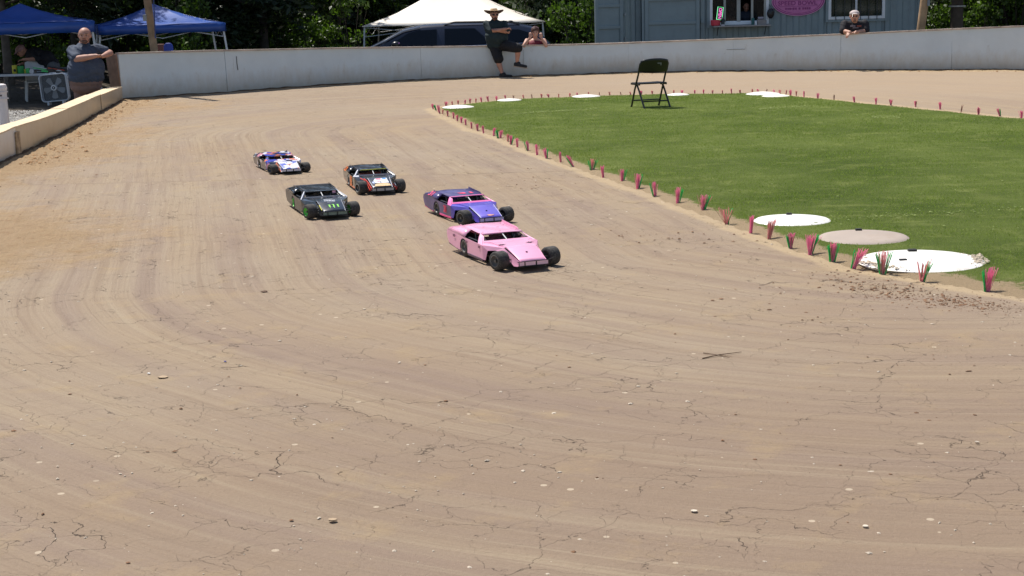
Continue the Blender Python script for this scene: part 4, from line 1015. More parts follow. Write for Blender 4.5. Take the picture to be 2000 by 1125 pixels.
WP = mat('white_print', (.82, .83, .88), .35); BP = mat('blue_print', (.08, .30, .72), .35); RP = mat('rose_print', (.75, .18, .25), .4); PB = mat('pale_blue_print', (.50, .58, .85), .4); TP = mat('tan_print', (.72, .50, .26), .5, var=.25, vscale=60)
hood_patch(orange, [(-.045, .10), (.078, .105), (.085, -.02), (-.06, -.015), (-.07, .05)], WP); hood_patch(orange, [(.025, .10), (.075, .10), (.06, .07), (.035, .075)], BP, .0022); hood_patch(orange, [(-.045, .095), (.015, .098), (.01, .065), (-.03, .07)], RP, .0022)
hood_patch(orange, [(.03, .03), (.075, .05), (.08, .02), (.04, .005)], PB, .0022); hood_patch(orange, [(-.035, .035), (0, .04), (-.005, .02), (-.03, .018)], RP, .0022)
hood_patch(orange, [(-.07, -.05), (-.04, -.03), (.05, -.026), (.085, -.05), (.092, -.10), (-.078, -.10)], TP, .0015); hood_patch(orange, [(-.09, .02), (-.065, .03), (-.07, -.03), (-.09, -.02)], PB, .0022)
for s in (-1,):
    MB().tube([(-.10, .150*s, .163), (.0, .134*s, .140), (.135, .112*s, .062)], .0055, 6).build('red_trim', RDL, orange); MB().tube([(-.19, .178*s, .160), (-.10, .152*s, .150), (-.02, .138*s, .118), (.09, .126*s, .045)], .0045, 6).build('red_trim', RDL, orange)
MB().box((.04, -.15, .05), (.012, .055, .030)).build('red_number_plate', mat('red_plate', (.75, .02, .04), .4), orange)
MB().box((.047, -.15, .052), (.002, .036, .010)).build('plate_lettering', WTR, orange)
MB().tube([(-.02, .155, .125), (.02, .165, .07)], .007, 6).build('white_strut', WTR, orange)
MB().box((.03, .160, .05), (.03, .03, .03)).build('red_servo', MATS['red_shock'], orange)
MB().tube([(-.435, -.13, .2190), (-.44, .15, .2195)], .0045, 6).build('yellow_trim', MATS['yellow_trim'], orange)
MB().tube([(-.30, -.2235, .160), (-.452, -.157, .2145)], .0095, 6).build('pillar_trim', WTR, orange)
decal(orange, frame_mat((-.315, -.200, .1695), (0, 1, 0), (-1, 0, .3)), .06, .03, WTR, 'pillar_patch')
MB().tube([(-.44, .165, .2165), (-.86, .176, .2310)], .003, 6).build('roof_trim', MATS['grey_edge'], orange); MB().tube([(-.31, .220, .163), (-.45, .165, .215)], .0035, 6).build('roof_trim', MATS['grey_edge'], orange)
text_mesh('number', '4', .09, mat('black_number', (.02, .015, .012), .5), frame_mat((-.86, -.2170, .1985), (1, 0, .02), (0, .62, .75)) @ Matrix.Translation((0, 0, .0012)), orange, bold=.002)

# blue, orange and white car
W1 = wrap_mat('blue_orange_wrap', [(.02, .02, .07), (.03, .05, .45), (.78, .76, .82), (.02, .02, .05), (.75, .22, .10), (.72, .30, .36), (.03, .06, .5)], 9)
W2 = wrap_mat('dusty_wrap', [(.05, .045, .05), (.12, .10, .09), (.06, .05, .07), (.62, .22, .12), (.10, .08, .08), (.70, .62, .68), (.09, .08, .08)], 7, .5)
W3 = wrap_mat('white_blue_hood', [(.80, .80, .86), (.72, .72, .84), (.10, .13, .50), (.82, .80, .82), (.80, .46, .38), (.84, .84, .88), (.16, .22, .6)], 12, .12)
blue = race_car((528, 339), (602, 337.5), -69, 'crumpled blue, white and orange race car at the back of the pack', .93,
    dict(body=W1, side=W2, roof=W1, quarter=W1, hood=W3, frame=W1, sill=paint('dusty_sill', (.14, .11, .09), .6, .5), rim=RIMB, ring=mat('dusty_ring'), plate=paint('white_plate', (.72, .70, .80), .35, .1), hood_edge=WTR, pin=BK), zs=.86)
q = MB(); q.lathe([(.034, 0), (.034, .001)], 20); me = q.mesh('number_disc', WP); me.transform(frame_mat((-.955, -.2150, .190), (1, 0, 0), (0, .5, .85))); link('number_disc', me, None, blue)
q = MB(); q.lathe([(.023, 0), (.023, .001)], 20); me = q.mesh('number_disc', BK); me.transform(frame_mat((-.955, -.2165, .191), (1, 0, 0), (0, .5, .85))); link('number_disc', me, None, blue)
# crumple the thin shell of this car
for o in list(blue.children):
    if o.name.startswith(('roof', 'quarter', 'rear_deck')) and o.type == 'MESH' and 'rail' not in o.name and 'strip' not in o.name:
        for v in o.data.vertices:
            v.co.z += .016*(float(vnoise(np.array([v.co.x*16]), np.array([v.co.y*13]), 5)[0])-.6)
            v.co.y += .006*(float(vnoise(np.array([v.co.x*22]), np.array([v.co.z*22]), 6)[0])-.5)

def settle(car):
    """lower the belt, hood and roof of the thin shells a little over the chassis"""
    done = set()
    def walk(o):
        for c in o.children:
            if c.type == 'MESH' and not c.name.startswith(('tyre', 'rim', 'hub')) and c.data.name not in done:
                done.add(c.data.name)
                for v in c.data.vertices:
                    t = min(1, max(0, (v.co.z-.06)/.09)); v.co.z -= .0155*t
                c.data.update()
            walk(c)
    walk(car)
for c_ in (pink, purple, green, orange, blue): settle(c_)
# ------------------------------------------------------------------ container building
YC = 43.0; GB_Z = -.62
def X_at(px, Y=None): return at(px, 60, Y or YC).x
def Z_at(px, py, Y=None): return at(px, py, Y or YC).z
CONT = mat('grey_container_paint', (.25, .315, .335), .5, var=.08, vscale=2, dirt=(.16, .14, .12), dirt_amt=.25)
CONTD = mat('container_seam', (.03, .035, .04), .7); DARKIN = mat('dark_interior', (.02, .02, .022), .8)
ct = thing('shipping_container', 'grey corrugated container used as a booth, with windows, behind the wall', 'container', (0, 0, 0))
def corrug(x0, x1, z0, z1, y, pitch=.345, dep=.04, phase=0):
    """trapezoid profile sheet, returned as a list of x stations"""
    xs = []; x = x0-phase
    while x < x1+pitch:
        for f, d in ((0, 0), (.32, 0), (.46, dep), (.86, dep), (1., 0)): xs.append((x+f*pitch, y+d))
        x += pitch
    out = []
    for a, b in zip(xs[:-1], xs[1:]):
        if b[0] <= x0 or a[0] >= x1 or b[0]-a[0] < 1e-6: continue
        def cut(xx): t = (xx-a[0])/(b[0]-a[0]); return (xx, a[1]+(b[1]-a[1])*t)
        out.append((a if a[0] >= x0 else cut(x0), b if b[0] <= x1 else cut(x1)))
    mb = MB()
    for a, b in out: mb.add([(a[0], a[1], z0), (b[0], b[1], z0), (b[0], b[1], z1), (a[0], a[1], z1)], [(0, 1, 2, 3)])
    return mb
ZT = 2.05
XL = X_at(1215); XD0 = X_at(1259); XD1 = X_at(1366); XR = X_at(1792)
w1 = (X_at(1386), X_at(1501), Z_at(1440, 48)); w2 = (X_at(1617), X_at(1727), Z_at(1670, 37)); WT = 1.9
def panel(x0, x1, z0, z1, ph=0): corrug(x0, x1, z0, z1, YC, phase=ph).build('corrugated_panel', CONT, ct, thick=.004)
panel(XD1+.03, w1[0]-.02, GB_Z, ZT); panel(w1[0]-.02, w1[1]+.02, GB_Z, w1[2]-.03); panel(w1[1]+.02, w2[0]-.02, GB_Z, ZT); panel(w2[0]-.02, w2[1]+.02, GB_Z, w2[2]-.03); panel(w2[1]+.02, XR, GB_Z, ZT)
for x0, x1, zb in (w1, w2):
    MB().box(((x0+x1)/2, YC+.0, (WT+ZT)/2+.03), (x1-x0+.04, .03, ZT-WT)).build('lintel_sheet', CONT, ct)
    fr = MB(); t = .075
    for a, b, z in ((x0, x0+t, 0), (x1-t, x1, 0)): fr.box(((a+b)/2, YC-.012, (zb+WT)/2), (t, .07, WT-zb))
    fr.box(((x0+x1)/2, YC-.012, zb+t/2), (x1-x0-2*t-.004, .068, t)); fr.box(((x0+x1)/2, YC-.012, WT-t/2), (x1-x0-2*t-.004, .068, t))
    fr.build('window_frame', mat('white_frame', (.82, .84, .86), .45, var=.04), ct)
    tr = MB()
    for a, b, c_, d in ((x0-.07, x0-.003, zb-.07, WT), (x1+.003, x1+.07, zb-.07, WT)): tr.box(((a+b)/2, YC-.012, (c_+d)/2), (b-a, .05, d-c_))
    tr.box(((x0+x1)/2, YC-.012, zb-.037), (x1-x0, .05, .064)); tr.build('window_trim', CONT, ct)
GLASS, N_, L_, b_ = nodes_mat('window_glass'); b_.inputs['Base Color'].default_value = (.012, .016, .018, 1); b_.inputs['Roughness'].default_value = .04; b_.inputs['Alpha'].default_value = .62; b_.inputs['Specular IOR Level'].default_value = .6
# window 1: four bays, sliding sashes
fx = lambda p: X_at(p)
for k, (a, b) in enumerate(((1392, 1413.5), (1417.5, 1439), (1446, 1466), (1472, 1491))):
    pn = MB(); pn.box(((fx(a)+fx(b))/2, YC+.03, (w1[2]+.10+WT-.08)/2), (fx(b)-fx(a), .006, WT-.18-w1[2]))
    if k != 2: pn.build('window_pane', GLASS, ct)
for a in (1415.5, 1442.5, 1469, 1494): MB().box((fx(a), YC+.018, (w1[2]+WT)/2), (.062 if a != 1442.5 else .10, .03, WT-w1[2]-.16)).build('mullion', mat('beige_mullion', (.42, .42, .38), .5), ct)
MB().box(((fx(1418)+fx(1490))/2, YC+.018, w1[2]+.085), (fx(1490)-fx(1418), .02, .03)).build('sash_rail', MATS['white_frame'], ct)
# window 2: two sashes with bars in front
for a, b in ((1622, 1669), (1674, 1721)):
    MB().box(((fx(a)+fx(b))/2, YC+.03, (w2[2]+WT)/2), (fx(b)-fx(a), .006, WT-.14-w2[2])).build('window_pane', mat('green_glass', (.010, .022, .014), .06, var=.3), ct)
MB().box((fx(1671.5), YC+.0, (w2[2]+WT)/2), (.055, .03, WT-w2[2]-.16)).build('mullion', MATS['white_frame'], ct)
for a in (1631, 1648, 1664, 1679, 1695, 1711): MB().tube([(fx(a), YC-.075, w2[2]-.02), (fx(a), YC-.075, WT+.02)], .010, 6).build('window_bar', CONTD, ct)
# container doors
def door_leaf(x0, x1, y, rails, name, rz=0, hinge=None):
    mb = MB(); w_ = x1-x0; t = .10
    mb.box((w_/2, 0, (GB_Z+ZT)/2), (w_, .03, ZT-GB_Z))
    for a in (t/2, w_-t/2): mb.box((a, -.035, (GB_Z+ZT)/2), (t, .04, ZT-GB_Z-.01))
    for z in rails: mb.box((w_/2, -.033, z), (w_-2*t-.003, .036, .085))
    o = mb.build(name, CONT, ct, bevel=.006); o.location = (x0, y, 0); o.rotation_euler = (0, 0, rz); return o
dl = door_leaf(X_at(1162, YC-.5), X_at(1162, YC-.5)+.86, YC-.42, (Z_at(1190, 11), Z_at(1190, 53), -.2), 'open_door', rad(24))
dr = door_leaf(XD0, XD1, YC-.05, (Z_at(1310, 0)+.02, Z_at(1310, 44.5), -.4), 'door_panel')
MB().box((XL+.02, YC+.02, .7), (.09, .12, 2.7)).build('corner_post', CONT, ct); MB().box((X_at(1256), YC-.0, .7), (.07, .14, 2.7)).build('door_post', CONT, ct)
corrug(XL+.07, X_at(1253), GB_Z, ZT, YC+.16, pitch=.30, phase=.1).build('recess_sheet', CONT, ct, thick=.004)
for z in (Z_at(1221, 28), Z_at(1221, 75)): MB().box((X_at(1221), YC-.10, z), (.05, .12, .07)).build('hinge', mat('pale_hinge', (.3, .33, .34), .5), ct, bevel=.006)
MB().box((X_at(1371), YC-.045, Z_at(1371, 42)), (.07, .05, .09)).build('junction_box', CONT, ct, bevel=.006)
MB().box(((XL+XR)/2, YC+1.25, ZT+.06), (XR-XL+.1, 2.55, .12)).build('roof', CONT, ct)
MB().box((XR+.02, YC+1.2, (GB_Z+ZT)/2), (.05, 2.4, ZT-GB_Z)).build('end_wall', CONT, ct)
MB().box((XL-.01, YC+1.32, (GB_Z+ZT)/2), (.05, 2.1, ZT-GB_Z)).build('end_wall', CONT, ct)
MB().box(((XL+XR)/2, YC+2.45, (GB_Z+ZT)/2), (XR-XL, .05, ZT-GB_Z)).build('back_wall', DARKIN, ct)
MB().box(((XL+XR)/2, YC+1.3, -.15), (XR-XL-.1, 2.2, .06)).build('floor', DARKIN, ct)
MB().box(((XD1+XR)/2, YC-.005, GB_Z+.08), (XR-XD1, .12, .16)).build('bottom_rail', CONT, ct)
# shelf under the serving window
sx0, sx1 = X_at(1393, YC-.25), X_at(1504, YC-.25); SZ = Z_at(1448, 50.5, YC-.25)
sh = thing('shelf', 'grey wooden serving shelf under the open booth window', 'shelf', ((sx0+sx1)/2, YC-.22, SZ))
MB().box((0, 0, 0), (sx1-sx0, .34, .035)).build('shelf_board', mat('grey_shelf', (.38, .35, .33), .7), sh, bevel=.003)
for s in (-1, 1): MB().tube([(s*(sx1-sx0)*.42, .12, -.25), (s*(sx1-sx0)*.42, -.12, -.02)], .012, 6).build('bracket', CONTD, sh)
# things on the shelf
def onshelf(px): return X_at(px, YC-.25)
tb = MB(); tb.lathe([(.10, 0), (.125, .02), (.135, .14), (.13, .16)], 16, c=(onshelf(1397.5), YC-.24, SZ+.018)); tag(tb.build('tub', mat('red_tub', (.70, .05, .08), .5), smooth=True), 'red round tub at the left end of the serving shelf', 'tub')
tb = MB(); tb.lathe([(.05, 0), (.05, .14), (.02, .20), (.018, .24)], 12, c=(onshelf(1412), YC-.24, SZ+.018)); tb.box((onshelf(1413.5), YC-.20, SZ+.17), (.11, .05, .06), Matrix.Rotation(.6, 3, 'Y')); tag(tb.build('dispenser', mat('dark_bottle', (.02, .03, .03), .3), smooth=True), 'dark dispenser on the serving shelf beside the red tub', 'dispenser')
tb = MB(); tb.box((onshelf(1411), YC-.30, SZ+.035), (.10, .08, .035)); tag(tb.build('napkin_pack', mat('pale_napkin', (.6, .56, .58), .8), bevel=.005), 'small pale packet on the shelf in front of the dark dispenser', 'packet')
tb = MB(); tb.box((onshelf(1488), YC-.22, SZ+.08), (.24, .16, .125)); tb.box((onshelf(1486), YC-.22, SZ+.15), (.20, .12, .02)); tag(tb.build('box', mat('grey_carton', (.30, .27, .26), .8), bevel=.004), 'grey carton at the right end of the serving shelf', 'box')
tb = MB(); tb.lathe([(.045, 0), (.045, .17), (.03, .19)], 12, c=(onshelf(1471), YC-.22, SZ+.018)); tag(tb.build('canister', mat('teal_canister', (.03, .14, .13), .5), smooth=True), 'teal canister on the shelf beside the grey carton', 'canister')
tb = MB(); tb.lathe([(.035, 0), (.035, .09), (.03, .10)], 12, c=(onshelf(1475.5), YC-.30, SZ+.018)); tag(tb.build('cup', mat('white_cup', (.7, .7, .7), .5), smooth=True), 'small white cup between the teal canister and the carton', 'cup')
tb = MB()
for k in range(3): tb.lathe([(.03, 0), (.035, .05)], 10, c=(onshelf(1483+k*3.2), YC-.2, SZ+.18))
tag(tb.build('condiment_bottles', mat('pale_condiments', (.45, .42, .5), .6)), 'pale condiment tubs standing on top of the grey carton', 'condiments')
bgm = MB(); q = bgm; bx_ = X_at(1505.5, YC-.2); bz = Z_at(1505, 25, YC-.2)
q.ball((bx_, YC-.16, bz-.02), (.105, .07, .14), 12, 9); q.tube([(bx_-.05, YC-.15, bz+.08), (bx_-.02, YC-.06, bz+.22), (bx_+.03, YC-.15, bz+.10)], .010, 6); q.ball((bx_+.03, YC-.18, bz+.02), (.06, .05, .10), 10, 7)
tag(bgm.build('trash_bag', mat('black_bag', (.018, .018, .022), .3, bump=.6, bscale=18), smooth=True), 'black plastic bag hanging beside the serving window', 'bag')
# open sign leaning in the window
os_ = thing('open_sign', 'upright neon sign reading OPEN with a green border in the booth window', 'sign', (X_at(1404.5, YC-.06), YC-.07, Z_at(1402, 34, YC-.06)-.06)); os_.rotation_euler = (rad(-4), rad(7), 0)
MB().box((0, 0, .17), (.17, .02, .36)).build('backing', mat('sign_backing', (.01, .03, .02), .5), os_)
NG_ = mat('green_neon', (.2, .8, .4), .4, emit=((.25, 1, .45), 1.1), var=0); NP_ = mat('pink_neon', (.9, .2, .55), .4, emit=((1, .2, .6), .9), var=0)
MB().tube([(-.075, -.018, 0), (.075, -.018, 0), (.075, -.018, .34), (-.075, -.018, .34), (-.075, -.018, .0)], .008, 6).build('border_tube', NG_, os_)
text_mesh('lettering', 'OPEN', .125, NP_, frame_mat((.0, -.022, .17), (0, 0, -1), (1, 0, 0)), os_, bold=.003, squash=.9)
# pink painted oval sign
cx0, cz0 = X_at(1558), Z_at(1558, 3); EW = 51*YC/FPX; EH = 27*YC/FPX
sg = thing('oval_sign', 'pink oval SPEED BOWL sign on the grey booth between its two windows', 'sign', (cx0, YC-.03, cz0))
SPK = mat('sign_pink', (.66, .20, .45), .6, var=.12, vscale=9); SPD = mat('sign_dark_pink', (.34, .06, .22), .6); SPL = mat('sign_light_pink', (.80, .36, .60), .6)
def oval(a, b, y0, m, name, th=.006, holes=None):
    n = 48; P = [(a*math.cos(t), y0, b*math.sin(t)*(1-.12*abs(math.cos(t))**6)) for t in np.linspace(0, 2*math.pi, n, endpoint=False)]
    mb = MB(); mb.prism(P, (0, th, 0)); return mb.build(name, m, sg)
oval(EW, EH, 0, SPL, 'sign_plate', .02); oval(EW*.975, EH*.955, -.002, SPD, 'outline', .001); oval(EW*.93, EH*.90, -.004, SPK, 'inner_plate', .001); oval(EW*.885, EH*.845, -.006, SPD, 'inner_outline', .001); oval(EW*.86, EH*.81, -.008, SPK, 'inner_field', .001)
MB().box((0, -.011, -.125), (EW*1.5, .002, .010)).build('rule', SPD, sg)
MB().box((0, -.011, .035), (EW*1.45, .002, .008)).build('rule', SPD, sg)
fm = lambda x, z: frame_mat((x, -.011, z), (1, 0, 0), (0, 0, 1))
text_mesh('lettering', 'SPEED BOWL', .16, SPD, fm(-.02, -.045), sg, bold=.004, squash=1.15)
mb = MB(); xx = -.36
for wd in (.05, .04, .05, .02, .05, .05, .0, .05, .0, .05, .05, .04, .05):
    if wd: mb.box((xx+wd/2, -.011, -.19), (wd, .002, .058 if wd != .02 else .04)); mb.box((xx+wd/2+.004, -.0125, -.186), (wd*.35, .002, .02), mi=0)
    xx += wd+.012 if wd else .04
mb.build('small_print', SPD, sg)
# ------------------------------------------------------------------ poles
WOOD = mat('pole_wood', (.27, .185, .115), .85, var=.35, vscale=4, bump=.3, bscale=25)
def pole(px, pyb, pxt, Y, r_, label, cat='pole', m=None, top=5.5):
    a = at(px, pyb, Y); b = at(pxt, 0, Y); d = (b-a)/(b.z-a.z); base = a+d*(GB_Z-a.z-.1); tp = a+d*(top-a.z)
    mb = MB(); mb.tube([base, a, b, tp], r_, 12); o = mb.build('wooden_pole', m or WOOD, smooth=True); tag(o, label, cat); return o
Yp = 32.8
pole(302, 104, 288, Yp, 7.4*Yp/FPX, 'tall wooden pole behind the left end of the wall, in front of the blue tent')
bx = MB(); p = at(283, 35, Yp-.15); bx.box(p, (.07, .06, .13)); tag(bx.build('electric_box', mat('grey_box', (.25, .27, .28), .5), bevel=.006), 'small grey electric box on the left wooden pole', 'box')
bx = MB(); p = at(298.5, 8, Yp-.10); bx.tube([at(297, 0, Yp-.10)+Vector((0, 0, 2)), at(300, 0, Yp-.11), at(303.5, 75, Yp-.11)], .013, 6); tag(bx.build('cable_conduit', mat('blue_conduit', (.02, .04, .16), .5)), 'dark blue conduit running down the left wooden pole', 'conduit')
Yq = 36.5
pole(1798, 61, 1806, Yq, 8.2*Yq/FPX, 'wooden pole at the right end of the grey booth', m=mat('pale_pole_wood', (.42, .27, .15), .85, var=.3, vscale=4))
bx = MB(); bx.box(at(1813.5, 5, Yq-.1), (.06, .05, .16)); tag(bx.build('electric_box', MATS['grey_box'], bevel=.006), 'small grey electric box on the right wooden pole', 'box')

# ------------------------------------------------------------------ SUV
YS = 40.5; sv = thing('suv', 'dark blue sport utility vehicle parked behind the wall under the cream canopy edge', 'car', (X_at(700, YS), YS, GB_Z))
ks = YS/FPX; gx = lambda p: (p-700)*ks; gz = lambda p, q: Z_at(p, q, YS)-GB_Z
NAVY = mat('navy_paint', (.010, .014, .030), .22, var=.05, coat=.7, spec=.4); SG = mat('dark_car_glass', (.006, .008, .012), .06, var=.1, spec=.35, vscale=2)
CHR = mat('chrome_trim', (.6, .62, .66), .15, metal=1)
Wd = .95
def loft(sections, name, m, parent):
    mb = MB(); n = len(sections[0]); vs = [v for s in sections for v in s]; fs = []
    for i in range(len(sections)-1):
        for k in range(n): fs.append((i*n+k, i*n+(k+1) % n, (i+1)*n+(k+1) % n, (i+1)*n+k))
    fs += [tuple(range(n)), tuple((len(sections)-1)*n+k for k in range(n))]
    mb.add(vs, fs); return mb.build(name, m, parent, smooth=True)
belt = gz(845, 88)
secs = []
for x, zt, wy in ((gx(655), .62, .70), (gx(662), .88, .84), (gx(685), belt-.10, .92), (gx(735), belt-.04, .94), (gx(760), belt-.02, Wd), (gx(900), belt+.01, Wd), (gx(1030), belt+.03, Wd), (gx(1062), belt+.0, .90), (gx(1070), .75, .86)):
    z0 = .28; secs.append([(x, -wy, z0+.05), (x, -wy-.03, (z0+zt)*.55), (x, -wy, zt-.06), (x, -wy+.07, zt), (x, 0, zt+.03), (x, wy-.07, zt), (x, wy, zt-.06), (x, wy+.03, (z0+zt)*.55), (x, wy, z0+.05), (x, wy-.1, z0), (x, 0, z0), (x, -wy+.1, z0)])
loft(secs, 'body', NAVY, sv)
secs = []
for x, zt, tw_ in ((gx(722), belt-.03, .70), (gx(757), gz(757, 73), .70), (gx(791), gz(791, 56), .68), (gx(826), gz(826, 49), .67), (gx(870), gz(870, 46.5), .66), (gx(950), gz(950, 44.5), .66), (gx(1005), gz(1005, 45), .66), (gx(1034), gz(1034, 51), .64), (gx(1052), gz(1052, 68), .66), (gx(1066), belt, .70)):
    zt = max(zt, belt-.02); f = (zt-belt+.03)/.55; f = min(1, max(0, f)); wy = .90-(.90-tw_)*f
    secs.append([(x, -.91, belt-.06), (x, -wy-.02, max(belt-.04, zt-.07)), (x, -wy+.08, zt), (x, 0, zt+.02), (x, wy-.08, zt), (x, wy+.02, max(belt-.04, zt-.07)), (x, .91, belt-.06)])
loft(secs, 'cabin', NAVY, sv)
def sidept(px, py, off=.012):
    z = gz(px, py); x = gx(px); f = min(1, max(0, (z-belt+.03)/.55)); return (x, -(.91-(.235)*f)-off, z)
for pts in ([(760, 90), (768, 84), (784, 73), (800, 63), (820, 58), (853, 56), (853, 88)], [(868, 55), (905, 54), (925, 54), (943, 70), (948, 83), (868, 87)], [(965, 56), (1008, 56), (1028, 62), (1040, 78), (975, 81)]):
    mb = MB(); mb.prism([sidept(*p) for p in pts], (0, .02, 0)); mb.build('side_window', SG, sv)
mb = MB(); mb.prism([(gx(727), -.72, belt+.02), (gx(727), .72, belt+.02), (gx(789), .60, gz(789, 58.5)), (gx(789), -.60, gz(789, 58.5))], (-.015, 0, .02)); mb.build('windshield', SG, sv)
mb = MB(); mb.tube([sidept(727, 91, .02), sidept(757, 77, .02), sidept(790, 59, .015), sidept(822, 52, .01)], .020, 6); mb.build('pillar_trim', mat('grey_blue_pillar', (.25, .29, .36), .3, coat=.5), sv, smooth=True)
MB().tube([sidept(742, 92, .02), sidept(845, 90, .02), sidept(950, 85.5, .02), sidept(1035, 81, .02)], .012, 6).build('belt_trim', CHR, sv)
for s in (-1, 1): MB().tube([(gx(866), s*.62, gz(866, 48)), (gx(885), s*.62, gz(885, 44)), (gx(990), s*.62, gz(990, 42.5)), (gx(1010), s*.62, gz(1010, 46))], .018, 6).build('roof_rail', mat('black_rail', (.02, .02, .02), .4), sv, smooth=True)
mb = MB(); mb.ball((gx(777), -1.06, gz(777, 84)), (.12, .08, .075), 12, 8); mb.box((gx(768), -.98, gz(770, 89)), (.06, .12, .03)); mb.build('wing_mirror', mat('dark_mirror', (.02, .022, .03), .3), sv, smooth=True)
MB().ball((gx(783), -1.125, gz(783, 81.5)), (.018, .01, .012), 8, 6).build('mirror_light', mat('violet_glint', (.5, .2, .6), .3), sv)
mb = MB(); mb.ball((gx(992), 0, gz(992, 42)), (.09, .05, .03), 10, 6); mb.build('roof_antenna', MATS['black_rail'], sv, smooth=True)
for x in (gx(715), gx(975)):
    for s in (-1, 1):
        mb = MB(); mb.lathe([(.20, -.11), (.36, -.11), (.38, -.08), (.38, .08), (.36, .11), (.20, .11)], 28, axis='y', c=(x, s*.86, .38)); wt = mb.build('wheel', TYRE, sv, smooth=True)
        MB().lathe([(.22, -.112*1), (.20, -.09), (.02, -.10)], 20, axis='y', c=(x, s*.86, .38)).build('rim', CHR, wt)
for s in (-1, 1): MB().box((gx(660), s*.66, .78), (.06, .34, .12)).build('headlight', mat('headlight_glass', (.6, .62, .65), .1), sv, bevel=.02)

# ------------------------------------------------------------------ canopies
def canopy(name, label, x0, x1, y_eave, y_peak_px, Y, depth, m, legm, zg, leg_lean=0, val=.22, px_peak=None, sag=.06, rot=0):
    xa, xb = X_at(x0, Y), X_at(x1, Y); ze = Z_at((x0+x1)/2, y_eave, Y); xp = X_at(px_peak or (x0+x1)/2, Y); zp = Z_at(px_peak or (x0+x1)/2, y_peak_px, Y+depth/2)
    root = thing(name, label, 'canopy', (xp, Y+depth/2, zg))
    A = [Vector((xa, Y, 0)), Vector((xb, Y, 0)), Vector((xb, Y+depth, 0)), Vector((xa, Y+depth, 0))]
    tz = ze+val; pk = Vector((xp, Y+depth/2, zp)); off = Vector((xp, Y+depth/2, zg)); n = 9
    names = 'roof_panel'
    for k in range(4):
        a = A[k]; b = A[(k+1) % 4]; vs = []; fs = []
        for j in range(n):
            v = j/(n-1)
            for i in range(n):
                u = i/(n-1); e = a.lerp(b, u); e.z = tz
                p = e.lerp(pk, v); p.z -= sag*math.sin(v*3.14)*(1.0)+.05*math.sin(u*3.14)*(1-v)*math.sin(v*3.1)
                if v > .98: p = pk.copy()
                p.z += .012*(float(vnoise(np.array([u*9+k*7]), np.array([v*8.]), 4)[0])-.5)*(1-v)*3
                vs.append(p-off)
        for j in range(n-1):
            for i in range(n-1): q = j*n+i; fs.append((q, q+1, q+1+n, q+n))
        mb = MB(); mb.add(vs, fs); mb.build(names, m, root, smooth='all', thick=.004)
        # valance
        vs = []; fs = []; d = (b-a).normalized(); nr = Vector((d.y, -d.x, 0)); mm = 17
        for i in range(mm):
            u = i/(mm-1); e = a.lerp(b, u)
            for h in (1, .5, 0): vs.append(Vector((e.x, e.y, ze+val*h-(.012*math.sin(u*math.pi) if h == 1 else 0)))+nr*(.015*(1-h)*math.sin(u*30+k)+.01)-off)
        for i in range(mm-1):
            for h in range(2): q = 3*i+h; fs.append((q, q+3, q+4, q+1))
        mb = MB(); mb.add(vs, fs); mb.build('valance', m, root, smooth='all', thick=.003)
        # leg
        lx = (-1 if k in (0, 3) else 1)*leg_lean*0
        t = a-off; t.z = tz-zg; mb = MB(); ins = Vector(((.06 if k in (0, 3) else -.06), (.06 if k < 2 else -.06), 0))
        mb.box(((t+ins).x, (t+ins).y, (tz-zg)/2), (.045, .045, tz-zg)); mb.box(((t+ins).x, (t+ins).y, .02), (.12, .12, .03)); lg = mb.build('leg', legm, root)
        if leg_lean:
            for v in lg.data.vertices: v.co.x += (1-v.co.z/(tz-zg))*leg_lean*(1 if k in (1, 2) else -1)
        # truss bars under the edge
        a2 = a-off+ins; b2 = b-off+(Vector(((.06 if (k+1) % 4 in (0, 3) else -.06), (.06 if (k+1) % 4 < 2 else -.06), 0))); mb = MB()
        z1 = tz-zg-.05; z2 = tz-zg-.32; m_ = (a2+b2)/2
        for p, q in ((a2, m_), (m_, b2)):
            mb.tube([(p.x, p.y, z1), (q.x, q.y, z2)], .010, 5); mb.tube([(p.x, p.y, z2), (q.x, q.y, z1)], .010, 5)
        mb.build('truss', legm, root)
    root.rotation_euler = (0, 0, rad(rot))
    return root
BLU = mat('blue_canopy_cloth', (.018, .075, .33), .38, var=.12, vscale=2, bump=.25, bscale=7, spec=.6); CRM = mat('cream_canopy_cloth', (.80, .74, .66), .6, var=.03, bump=.15, bscale=4)
LEGW = mat('white_leg', (.62, .64, .66), .4)
canopy('blue_canopy', 'blue pop-up canopy right of the standing man, crossed by the wooden pole', 160, 404, 66, 8, 37.0, 3.0, BLU, LEGW, -.15, .18, .2, px_peak=275, rot=16)
canopy('blue_canopy', 'blue pop-up canopy cut off by the left edge of the picture', -130, 134, 68, 8, 33.6, 3.2, BLU, LEGW, -.15, .12, .24, px_peak=-2, rot=18)
canopy('cream_canopy', 'large cream canopy behind the dark blue vehicle', 708, 1064, 48, -42, 46.5, 5.5, CRM, LEGW, GB_Z, .1, .02, px_peak=880, sag=.16)

# ------------------------------------------------------------------ pit area on the left
ZL = -.15
